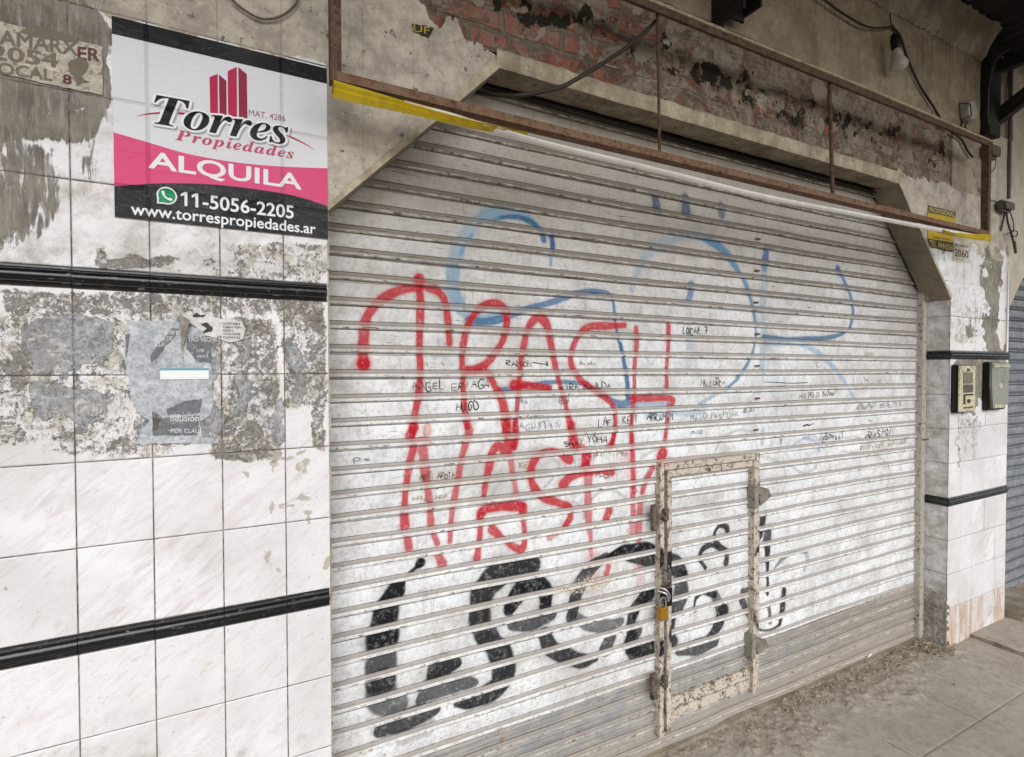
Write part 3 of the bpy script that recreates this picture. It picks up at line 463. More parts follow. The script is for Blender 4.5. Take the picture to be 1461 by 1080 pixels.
def plain_text(body, bold=0.0, spacing=1.0):
    cu = bpy.data.curves.new('lettering', 'FONT'); cu.body = body; cu.offset = bold; cu.space_character = spacing; cu.resolution_u = 3
    o = bpy.data.objects.new('lettering', cu); COL.objects.link(o)
    dg = bpy.context.evaluated_depsgraph_get(); dg.update(); me = bpy.data.meshes.new_from_object(o.evaluated_get(dg))
    V = np.zeros(len(me.vertices)*3); me.vertices.foreach_get('co', V); V = V.reshape(-1, 3); Fc = [tuple(p.vertices) for p in me.polygons]
    bpy.data.objects.remove(o); bpy.data.curves.remove(cu); bpy.data.meshes.remove(me); return V, Fc
def text_mesh(body, font=None, spacing=1.0, ref=None):
    V = []; Fc = []; x = 0.0
    for ch in body:
        adv, v, f = font.get(ch, [.2, [], []]); n = len(V)
        V += [(x+v[i]/1000, v[i+1]/1000, 0.0) for i in range(0, len(v), 2)]; Fc += [tuple(q+n for q in p) for p in f]; x += (ref or font).get(ch, [adv])[0]*spacing
    return np.array(V), Fc
def put_text(body, BL, BR, TL, mat, parent, name='lettering', bold=0.0, spacing=1.0, dy=0.0, label=None, flags=0):
    V, Fc = plain_text(body, 0.0, spacing); 
    for k in range(flags):                              # the slanting stroke of each figure 1
        w1 = plain_text('1'*(k+1))[0][:, 0].max(); w0 = plain_text('1')[0]; st_ = w0[:, 0].max()-w0[:, 0].min(); h1 = w0[:, 1].max(); n = len(V)
        V = np.concatenate([V, [(w1-st_, h1, 0), (w1-st_-.17, h1-.12, 0), (w1-st_-.17, h1-.21, 0), (w1-st_, h1-.12, 0)]]); Fc = list(Fc)+[(n, n+1, n+2, n+3)]
    V, Fc, dep = embolden(V, Fc, bold); a = V.min(0); b = V.max(0); BL, BR, TL = map(np.array, (BL, BR, TL))
    u = (V[:, 0]-a[0])/(b[0]-a[0]); v = (V[:, 1]-a[1])/(b[1]-a[1]); W = BL+u[:, None]*(BR-BL)+v[:, None]*(TL-BL); W[:, 1] += dy+dep
    return mesh_obj(name, W, Fc, mat, parent, label=label)
def flat_poly(mb, pts, dy=0.0):
    pts = [np.array(p, float) for p in pts]; n = len(mb.V)
    for p in pts: mb.V.append((p[0], p[1]+dy, p[2]))
    mb.F.append(tuple(range(n, n+len(pts))))
def tess(mb, pts, y):                                # concave polygon in (x,z)
    from mathutils.geometry import tessellate_polygon
    from mathutils import Vector
    tr = tessellate_polygon([[Vector((p[0], p[1], 0)) for p in pts]]); n = len(mb.V)
    mb.V += [(float(p[0]), y, float(p[1])) for p in pts]
    for a, b, c in tr: mb.F.append((n+a, n+b, n+c))
def ribbon(mb, pts, hw, y, caps=True):               # pts (x,z) with a half width each; slightly stepped depth per piece
    pts = [np.array(p[:2], float) for p in pts]; n = len(pts); H = hw if hasattr(hw, '__len__') else [hw]*n
    if len(H) != n: H = list(np.interp(np.linspace(0, 1, n), np.linspace(0, 1, len(H)), H))
    b = len(mb.V)
    for i in range(n):
        t = pts[min(i+1, n-1)]-pts[max(i-1, 0)]; t = t/(np.linalg.norm(t)+1e-12); nn = np.array([-t[1], t[0]])
        for s_ in (1, -1): q = pts[i]+nn*H[i]*s_; mb.V.append((q[0], y, q[1]))
    for i in range(n-1): mb.F.append((b+2*i, b+2*i+1, b+2*i+3, b+2*i+2))
    if caps:
        for i, sg in ((0, -1), (n-1, 1)):
            if H[i] < 2e-4: continue
            c = len(mb.V); mb.V += [(pts[i][0]+H[i]*math.cos(a), y-1e-5, pts[i][1]+H[i]*math.sin(a)) for a in np.linspace(0, 2*math.pi, 12, endpoint=False)]
            mb.F.append(tuple(range(c, c+12)))
# ------------------------------------------------------------------ LEFT PILLAR
HT, WT, ST = .2, .15, .0483
zA = 1.2192; s2t = zA-HT; s2b = s2t-ST; s1b = zA+3*HT; s1t = s1b+ST
jzL = [zA, s2t, s2b]+[s2b-k*HT for k in range(1, 5)]+[zA+HT, zA+2*HT, s1b, s1t]+[s1t+k*HT for k in range(1, 6)]
jxL = [.1454-k*WT for k in range(12)]
EX = .2585
pil = empty('tiled_pillar', (-.5, 0, 0), 'left tiled pillar with peeled posters, black trim bands and the large letting sign', 'pillar')
def mL(X, Z):
    g = Mask(X, Z); p = Mask(X, Z); c = Mask(X, Z); pl = Mask(X, Z); s = Mask(X, Z); d = Mask(X, Z)
    pl.poly([(150, -40), (480, -60), (480, 104), (466, 97), (160, 26), (120, 8)], 1.0, 5)
    c.poly([(-200, -400), (60, -400), (135, 12), (157, 40), (157, 150), (60, 168), (-200, 175)], 1.0, 10)
    c.poly([(-200, 165), (60, 160), (158, 145), (150, 185), (110, 215), (60, 200), (-200, 250)], .74, 16)
    c.poly([(-200, 200), (30, 190), (85, 215), (88, 290), (60, 345), (20, 350), (-200, 330)], .57, 16)
    c.blob(130, 250, 24, 60, .42, .5)
    g.rect(0, 466, 412, 452, .50, 14).rect(-40, 330, 440, 640, .44, 18).rect(318, 398, 445, 640, .49, 22).rect(396, 466, 435, 585, .47, 20)
    g.rect(10, 45, 430, 600, .48, 14).rect(60, 250, 600, 655, .42, 14).rect(300, 400, 590, 655, .50, 12).rect(240, 330, 345, 395, .36, 12).rect(318, 466, 345, 408, .44, 12).rect(0, 160, 330, 375, .32, 10).rect(440, 466, 440, 640, .50, 8)
    g.blob(205, 372, 62, 12, .56, .4).blob(150, 370, 14, 26, .50, .4)
    g.rect(0, 466, 640, 790, .16, 25)
    g.poly([(-300, 400), (-5, 400), (-5, 640), (-300, 640)], .40, 10)
    gl0 = g.m.copy()
    p.poly([(30, 462), (60, 448), (110, 445), (160, 455), (168, 490), (155, 515), (110, 520), (95, 540), (40, 538), (26, 500)], .80, 12)
    p.poly([(40, 545), (100, 545), (160, 560), (164, 590), (150, 625), (108, 628), (95, 605), (60, 608), (52, 575)], .60, 12)
    p.poly([(180, 460), (250, 456), (318, 470), (316, 540), (322, 600), (320, 636), (190, 640), (182, 600), (205, 575), (180, 545)], .58, 12)
    p.blob(395, 600, 11, 38, .62, .5).blob(424, 555, 12, 26, .62, .5).blob(418, 510, 14, 30, .56, .5).blob(343, 560, 16, 60, .52, .6).blob(352, 500, 14, 50, .48, .6)
    p.blob(-60, 520, 40, 40, .7, .3)
    for a, b, rx, ry in [(392, 652, 10, 18), (410, 645, 24, 5), (428, 665, 14, 9), (352, 672, 6, 5), (392, 722, 6, 14), (408, 722, 14, 5), (436, 706, 14, 7), (436, 728, 12, 8), (438, 742, 5, 8), (389, 795, 4, 18), (400, 806, 7, 4)]:
        s.blob(a, b, rx, ry, .60, .6)
    d.rect(-400, 470, 1040, 1500, .25, 60); d.rect(-300, 470, 120, 412, .42, 30)
    s.blob(470, 803, 6, 9, .9, .2)
    return dict(glue=g.cut(c.m > .8).m if False else g.m, paper=p.m, cement=c.m, plaster=pl.m, scar=s.m, dirt=d.m)
tile_surface('tiled_face', -.62, EX, .45, 2.72, .003, jxL, jzL, pil, mL, seed=3)
tile_surface('tiled_face', -1.9, -.62, 0, 2.72, .03, jxL+[-.62-.0], jzL, pil, mL, seed=3)
tile_surface('tiled_face', -.62, EX, 0, .45, .012, jxL, jzL, pil, mL, seed=3)
# reveal of the pillar (edge seen as a thin chipped strip) and its core
MB().box(-1.9, EX-.004, .006, .5, 0, 2.72).build('pillar_core', M['conc'], pil)
mb = MB()
for k in range(60): 
    z = k*.0455; mb.box(EX-.004, EX+.0035+random.uniform(-.0015, .003), .0005+random.uniform(0, .002), .14, z, z+random.choice((.0452, .0452, .044, .038)))
mb.build('tile_edge', M['edge'], pil)
def trim_run(name, x0, x1, joints, zb, parent, y=0.0, hgt=ST, pl='x'):
    prof = [(0, 0), (-.003, .001), (-.007, .004), (-.008, .008), (-.0055, .0105), (-.0055, .012), (-.009, .015), (-.0115, .020), (-.0122, .0245), (-.0115, .029), (-.009, .034), (-.0055, .037), (-.0055, .0385), (-.008, .041), (-.007, .045), (-.003, .0475), (0, .0483)]
    js = sorted([j for j in joints if x0 < j < x1]); xs = [x0]+js+[x1]; mb = MB()
    for a, b in zip(xs[:-1], xs[1:]):
        a += .0008; b -= .0008; n = len(prof); dz = random.uniform(-.0006, .0006); dy = random.uniform(-.0008, .0004)
        if pl == 'x': V = [(a, y+p+dy, zb+q*hgt/.0483+dz) for p, q in prof]+[(b, y+p+dy, zb+q*hgt/.0483+dz) for p, q in prof]
        else: V = [(y+p+dy, a, zb+q*hgt/.0483+dz) for p, q in prof]+[(y+p+dy, b, zb+q*hgt/.0483+dz) for p, q in prof]
        mb.add(V, [(i, i+1, n+i+1, n+i) for i in range(n-1)]+[tuple(range(n)), tuple(range(n, 2*n))])
    return mb.build(name, M['trim'], parent, smooth=True)
trim_run('black_trim', -1.5, EX-.002, jxL, s1b, pil, .001); trim_run('black_trim', -1.5, EX-.002, jxL, s2b, pil, .001)
# ------------------------------------------------------------------ OPENING: lintel, corbels
ZL = 2.600; ZB = 2.655
def quad_surface(name, corners, nx, nz, mat, parent, masks=None, rough=.002, y=0.0, jx=(), jz=(), rag=0.0):
    (ax, az), (bx_, bz), (cx, cz), (dx, dz) = corners     # BL BR TR TL
    u, v = np.meshgrid(np.linspace(0, 1, nx), np.linspace(0, 1, nz)); u = u.ravel(); v = v.ravel()
    X = (ax*(1-u)+bx_*u)*(1-v)+(dx*(1-u)+cx*u)*v; Z = (az*(1-u)+bz*u)*(1-v)+(dz*(1-u)+cz*u)*v
    Z = Z+rag*v**5*(fbm(X, Z*0+1, 16, 2)+.3*fbm(X, Z*0+1, 70, 6))
    from mathutils import noise as mn, Vector
    Y = np.array([mn.fractal(Vector((a*9, 3.1, b*9)), 1.0, 2.0, 4) for a, b in zip(X, Z)])*rough+y
    at = dict(tid=np.full(len(X), .4), joint=np.zeros(len(X)))
    for k in ('glue', 'paper', 'cement', 'plaster', 'dirt', 'scar', 'soot', 'light'): at[k] = np.zeros(len(X))
    for j in jx: at['joint'] = np.maximum(at['joint'], np.clip(1-np.abs(X-j)/.004, 0, 1))
    for j in jz: at['joint'] = np.maximum(at['joint'], np.clip(1-np.abs(Z-j)/.004, 0, 1))
    if masks: at.update(masks(X, Z))
    return mesh_obj(name, np.stack([X, Y, Z], 1), grid_faces(nx, nz), mat, parent, attrs=at)
AP = (.796, ZL); RP = (3.135, ZL)                       # arris corners of the opening
linto = empty('brick_lintel', (2, 0, 2.6), 'long exposed red brick lintel smeared with mortar and soot above the shutter', 'lintel')
def mB(X, Z):
    so = Mask(X, Z); li = Mask(X, Z)
    for a, b, rx, ry in [(715, 5, 14, 14), (755, 8, 12, 14), (800, 25, 60, 16), (835, 15, 15, 12), (905, 68, 16, 12), (955, 60, 16, 14), (968, 95, 14, 10), (1010, 100, 16, 14), (1040, 112, 34, 14), (1072, 138, 18, 14), (1120, 160, 12, 9), (1155, 150, 16, 12), (1230, 182, 14, 16), (1270, 185, 14, 14), (1350, 215, 10, 14), (1145, 165, 20, 8), (590, 20, 10, 5), (1200, 172, 18, 10)]: so.blob(a, b, rx*1.5, ry*1.4, .56, .8)
    so.poly([(700, -10), (860, 0), (1000, 70), (1120, 120), (1290, 190), (1380, 240), (1380, 270), (1250, 225), (1100, 165), (960, 110), (820, 50)], .36, 20)
    for a, b, rx, ry in [(745, 12, 14, 9), (820, 38, 12, 8), (955, 62, 8, 8), (1098, 145, 8, 14), (1335, 222, 10, 6), (1160, 170, 6, 10)]: li.blob(a, b, rx*1.3, ry*1.2, .56, .8)
    ed = np.clip((ZB+.022-Z)/.02, 0, 1)*.55; li.m = np.maximum(li.m, ed)
    so.m = np.maximum(so.m, (X < 3.0)*.12)
    return dict(soot=so.m, light=li.m)
quad_surface('brick_face', [(.30, ZB), (4.07, ZB-.004), (4.07, 3.02), (.30, 3.02)], 620, 70, M['brick'], linto, mB, .014, .014)
def mE(X, Z): return dict()
# concrete edge strip and soffit
nx = 500; xs = np.linspace(AP[0]-.014, RP[0]+.016, nx); V = []; rows = []
from mathutils import noise as mn, Vector
prof = [(0.004, ZB+.004), (-.004, ZB), (-.008, ZB-.01), (-.007, ZB-.03), (-.005, ZL+.008), (0.0, ZL), (.03, ZL-.002), (.075, ZL+.001), (.105, ZL+.001), (.108, ZL+.09)]
for i, x in enumerate(xs):
    for j, (y, z) in enumerate(prof):
        n_ = mn.fractal(Vector((x*14, j*.7, 0)), 1, 2, 4)*.004; n2 = mn.fractal(Vector((x*6, 5+j*.4, 3)), 1, 2, 4)*.004
        zz = z+(n_*2.2 if j < 2 else n2*.6)-.004*(x-AP[0])/2.3*(j > 2); V.append((x, y+n_*.6, zz))
nr = len(prof); Fq = np.array([(i*nr+j, i*nr+j+1, (i+1)*nr+j+1, (i+1)*nr+j) for i in range(nx-1) for j in range(nr-1)])
V = np.array(V).reshape(nx, nr, 3)
def strip(j0, j1): k = j1-j0+1; return V[:, j0:j1+1].reshape(-1, 3), np.array([(i*k+j, i*k+j+1, (i+1)*k+j+1, (i+1)*k+j) for i in range(nx-1) for j in range(k-1)])
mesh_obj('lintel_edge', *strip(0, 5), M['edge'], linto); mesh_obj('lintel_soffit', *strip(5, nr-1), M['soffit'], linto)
# backing above the opening so no light leaks
MB().box(.258, 4.45, .135, .5, ZL+.09, 3.6).box(.258, 4.45, .03, .135, ZL+.095, 3.6).build('lintel_core', M['conc_dk'], linto)
# left corbel
def m_plaster(v):
    def f(X, Z):
        d = Mask(X, Z)
        for a, b, rx, ry in [(520, 175, 11, 24), (525, 225, 14, 22)]: d.blob(a, b, rx, ry, .7, .3)
        g = Mask(X, Z)
        for a, b, rx, ry in [(520, 228, 14, 22), (535, 205, 10, 6), (500, 95, 20, 6), (560, 110, 30, 5)]: g.blob(a, b, rx, ry, .6, .4)
        return dict(plaster=np.full(len(X), v), glue=g.m*0+0, cement=d.m, scar=np.zeros(len(X)))
    return f
quad_surface('corbel', [(EX, 2.068), (AP[0], ZL), (AP[0]-.008, ZB+.012), (EX, ZB+.1)], 160, 130, M['tile'], pil, m_plaster(.97), .0025, 0, jx=(.36, .51), jz=(2.2675, 2.4675, 2.135), rag=.07)
quad_surface('chipped_edge', [(EX+.002, 2.070), (AP[0]+.004, ZL+.004), (AP[0]-.020, ZL+.024), (EX, 2.088)], 160, 8, M['edge'], pil, None, .004, -.003)
quad_surface('plaster_band', [(EX-.0, ZB+.095), (.33, ZB+.03), (.33, 3.02), (EX-.0, 3.02)], 20, 60, M['tile'], pil, m_plaster(.97), .0025, -.003)
def slab(mb, p0, p1, y0, y1, n=30, rough=.0015):         # underside strip between two (x,z) points
    b = len(mb.V)
    for i in range(n):
        t = i/(n-1); x = p0[0]*(1-t)+p1[0]*t; z = p0[1]*(1-t)+p1[1]*t
        for j, y in enumerate((y0, y0+.004, (y0+y1)/2, y1)):
            e = mn.fractal(Vector((x*12, y*20, z*12)), 1, 2, 4)*rough; mb.V.append((x+e, y, z+e))
    for i in range(n-1):
        for j in range(3): mb.F.append((b+4*i+j, b+4*i+j+1, b+4*i+j+5, b+4*i+j+4))
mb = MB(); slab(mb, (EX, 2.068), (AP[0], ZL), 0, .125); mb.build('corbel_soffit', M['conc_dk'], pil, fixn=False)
# ------------------------------------------------------------------ RIGHT PILLAR
XR = 3.696; XE = 4.433; zR = .8784; wR = (XE-XR)/5
pir = empty('tiled_pillar', (4.06, 0, 0), 'right tiled pillar between the two shutters carrying the electricity meter boxes', 'pillar')
r2b = zR-ST; r1b = zR+4*HT; r1t = r1b+ST
jzR = [zR, r2b, r2b-HT, r2b-2*HT, r2b-3*HT]+[zR+k*HT for k in range(1, 4)]+[r1b, r1t, r1t+HT, r1t+2*HT, r1t+3*HT]
jxR = [XR+k*wR for k in range(1, 5)]
def mR(X, Z):
    g = Mask(X, Z); c = Mask(X, Z); pl = Mask(X, Z); d = Mask(X, Z); s = Mask(X, Z)
    g.rect(1352, 1404, 375, 490, .40, 8).blob(1385, 468, 12, 9, .6, .4).rect(1366, 1400, 592, 625, .44, 8).rect(1368, 1374, 600, 672, .5, 4).rect(1376, 1396, 625, 660, .40, 8).rect(1396, 1425, 590, 625, .34, 6).rect(1353, 1360, 560, 590, .45, 4).rect(1355, 1404, 435, 455, .42, 6)
    c.poly([(1407, 335), (1430, 335), (1429, 400), (1428, 440), (1430, 500), (1428, 520), (1404, 520)], 1.0, 3)
    c.poly([(1365, 512), (1412, 512), (1410, 575), (1402, 578), (1396, 570), (1388, 590), (1366, 590)], .96, 3)
    pl.poly([(1200, 150), (1500, 150), (1500, 330), (1404, 345), (1330, 300)], 1.0, 6)
    d.rect(1340, 1440, 845, 960, .55, 18); d.rect(1400, 1440, 840, 940, .45, 12); d.rect(1395, 1440, 720, 900, .22, 12)
    lo = np.clip((.235-Z)/.01, 0, 1); ft = np.maximum(lo*np.where(np.abs(X-4.21) < .07, .35, .80), .30*np.clip((.42-Z)/.2, 0, 1))
    return dict(glue=g.m, cement=c.m, plaster=pl.m, dirt=np.maximum(d.m*.6, lo*.35), scar=s.m, foot=ft)
def warpR(X, Y, Z):                                     # broken lower corner
    k = np.clip((.30-Z)/.02, 0, 1)*np.clip((XR+.03-X)/.03, 0, 1); X = X+k*(.010+.030*np.abs(np.sin(Z*31+1)*np.sin(Z*73)))
    return X, Y+k*.006, Z
tile_surface('tiled_face', XR, XE, 0, 2.10, .0055, jxR, jzR, pir, mR, seed=11, warp=warpR, jw=.0018)
def mRev(Yd, Z):
    n = len(Z); d = np.full(n, .50)+np.clip((.35-Z)/.3, 0, .35); return dict(dirt=d, glue=np.clip((.5-Z)/.5, 0, .45)*.8+.12)
o = tile_surface('tiled_reveal', .002, .136, 0, 2.08, .006, [], [z for z in jzR], pir, mRev, plane='yz', yfix=XR+.004, seed=5)
trim_run('black_trim', XR-.006, XE, jxR, r1b, pir, .001); trim_run('black_trim', XR-.006, XE, jxR, r2b, pir, .001)
trim_run('black_trim', -.004, .136, [], r1b, pir, XR+.004, pl='y'); trim_run('black_trim', -.004, .136, [], r2b, pir, XR+.004, pl='y')
MB().box(XR+.008, XE-.008, .006, .5, 0, 3.4).build('pillar_core', M['conc'], pir)
def mC(X, Z):
    pl = Mask(X, Z); d = Mask(X, Z); c = Mask(X, Z); c.poly([(1407, 335), (1430, 335), (1429, 400), (1428, 440), (1430, 500), (1404, 520)], 1.0, 3)
    return dict(plaster=np.clip(.55+(Z-2.35)*2.6, .12, .97), dirt=np.full(len(X), .35), cement=c.m)
quad_surface('corbel', [(XR, 2.022), (XR+.001, 2.10), (XR, ZB-.002), (RP[0]-.004, ZB-.002)], 10, 10, M['tile'], pir, mC) if False else None
# corbel front: triangle fan as bilinear quad (low corner, pillar top, lintel)
quad_surface('corbel', [(XR, 2.02), (XR, 2.02), (XR, ZB), (RP[0], ZL)], 120, 120, M['tile'], pir, mC, .002, 0, jx=(XR-.148, XR-.296), jz=(2.127, 2.327, 2.527))
quad_surface('upper_face', [(XR, 2.10), (XE, 2.10), (XE, ZB), (XR, ZB)], 120, 90, M['tile'], pir, mC, .002, 0.0005, jx=jxR, jz=(2.127, 2.327, 2.527))
quad_surface('corbel', [RP, (XR, ZB), (XR, ZB+.01), (RP[0]-.01, ZB+.006)], 100, 12, M['tile'], pir, mC, .002, .0008, rag=.05)
quad_surface('chipped_edge', [(XR+.002, 2.020), (XR+.012, 2.034), (RP[0]+.008, ZL+.010), (RP[0]-.002, ZL-.002)], 8, 160, M['edge'], pir, None, .003, -.002)
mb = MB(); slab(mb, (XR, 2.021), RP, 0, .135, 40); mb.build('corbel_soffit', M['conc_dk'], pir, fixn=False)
mb = MB(); slab(mb, (3.655, 2.075), (XR+.002, 2.021), .0, .135, 4); mb.box(3.66, 3.70, .10, .136, 2.02, 2.10, .006).build('corbel_foot', M['conc_dk'], pir)
quad_surface('pale_column_face', [(4.06, ZB), (XE+.01, ZB), (XE+.01, 3.06), (4.06, 3.06)], 50, 50, M['lightwall'], pir, None, .003, -.006)
# plaster patch beside brick where corbel meets lintel
# ------------------------------------------------------------------ UPPER WALL
up = empty('plaster_wall', (2, 0, 3), 'stained beige plaster wall above the brick with crumbled mortar along its top', 'wall')
def upper(name, x0, x1, z0, z1, nx, nz, mat, y=0.0):
    return quad_surface(name, [(x0, z0), (x1, z0), (x1, z1), (x0, z1)], nx, nz, mat, up, None, .004, y)
upper('wall_face', -1.9, 3.995, 3.02, 3.47, 300, 30, M['plaster'], -.006); upper('wall_face', -1.9, .30, 2.72, 3.02, 60, 20, M['plaster'], -.004)
# crumbled mortar fillet
nx = 900; xs = np.linspace(-1.9, 4.0, nx); prof = [(-.006, 3.445), (-.022, 3.462), (-.034, 3.485), (-.05, 3.52), (-.075, 3.56), (-.10, 3.60)]
V = []
for x in xs:
    for j, (y, z) in enumerate(prof):
        e = mn.fractal(Vector((x*22, j*1.3, 1)), .8, 2.2, 5)*(.016 if j < 3 else .012); e2 = mn.noise(Vector((x*60, j*2.0, 8)))*.010*(j < 4); V.append((x, y-abs(e)-abs(e2), z+e*.9+e2*.6))
nr = len(prof); mesh_obj('mortar_fillet', V, np.array([(i*nr+j, (i+1)*nr+j, (i+1)*nr+j+1, i*nr+j+1) for i in range(nx-1) for j in range(nr-1)]), M['conc'], up)
MB().box(-1.9, 4.0, .02, .5, 2.73, 3.75).build('wall_core', M['conc_dk'], up)
# ------------------------------------------------------------------ SHUTTER
SY = .15; PT = .0747
def ztilt(x): return -.0041*(x-.29)
PROF = [(0.0, .0045), (.018, .004), (.034, .0005)]+[(a, -.0012*math.sin((a-.05)/.56*math.pi)) for a in np.linspace(.05, .61, 13)]+[(.622, .0003), (.634, .0028), (.646, .001), (.658, -.0022), (.68, -.0045), (.71, -.0056), (.74, -.0056), (.77, -.0044), (.80, -.0032), (.83, -.0034), (.855, -.0062), (.88, -.0080), (.905, -.0084), (.93, -.0076), (.95, -.0048), (.967, -.0005), (.982, .004)]
def slat_disp(X, Z, z_ref=2.0526):
    SI = np.floor((z_ref-Z)/PT+1e-6); hs_ = np.abs(np.sin(SI*12.9898)*43758.5453) % 1-.5
    return .004*np.sin(X*2.1+.4)*np.sin(Z*1.7)+.0012*np.sin(X*9+Z*23)+hs_*.0022+.006*fbm(X, Z, 1.6, 3)+.0035*vnoise(X, Z, 6, 5)+.0025*vnoise(X, SI*3.7, 2.2, 8)
def on_slats(mb):
    V = np.array(mb.V, float); V[:, 1] += slat_disp(V[:, 0], V[:, 2]-ztilt(V[:, 0])); mb.V = [tuple(v) for v in V]; return mb
def shutter_mesh(name, x0, x1, zbot, ztop, xs, mat, parent, painter=None, z_ref=2.0516+.0010, rail=True):
    rows = []
    k = math.ceil((ztop-z_ref)/PT)
    z = z_ref+k*PT
    while z-PT > zbot-1e-4:
        for v, y in PROF: rows.append((z-v*PT, y, v))
        z -= PT
    if rail:                                            # bottom bar: stepped flat profile
        h = z-zbot
        for f, y, v in [(0, .004, 0), (.01, -.003, .3), (.30, -.003, .3), (.33, -.001, .3), (.36, -.006, .3), (.60, -.006, .3), (.63, .001, .3), (.68, .001, .3), (.72, -.010, .3), (1, -.012, .3)]: rows.append((z-f*h, y, v))
    rows = rows[::-1]; zs = np.array([r[0] for r in rows]); ys = np.array([r[1] for r in rows]); vs = np.array([r[2] for r in rows])
    X, Z = np.meshgrid(xs, zs); Yp = np.repeat(ys[:, None], len(xs), 1); Vv = np.repeat(vs[:, None], len(xs), 1).ravel()
    X = X.ravel(); Z = Z.ravel(); Y = SY+Yp.ravel()
    SI = np.floor((z_ref-Z)/PT+1e-6); Y = Y+slat_disp(X, Z, z_ref); Z = Z+ztilt(X)+.0035*vnoise(X, SI*5.3, 1.3, 4)+.0016*np.sin(X*3.3+SI*1.7)
    at = dict(prof=Vv, rust=np.zeros(len(X)), spray=np.zeros((len(X), 4)))
    if painter: at.update(painter(X, Y, Z, Vv))
    return mesh_obj(name, np.stack([X, Y, Z], 1), grid_faces(len(xs), len(zs)), mat, parent, smooth=True, attrs=at)
RED = lin('#B30820'); BLUE = lin('#31648E'); LBLUE = lin('#7C9BB0'); BLK = lin('#14151A'); GRY = lin('#A5A39F')
ZA_ = ((460, 340), 2.922); ZB_ = ((560, 600), 3.6525); ZC_ = ((460, 240), 4.87); ZL_ = ((460, 700), 2.842); ZK = ((900, 340), 2.604); ZD = ((900, 700), 2.604); F1 = ((0, 0), 1.0)
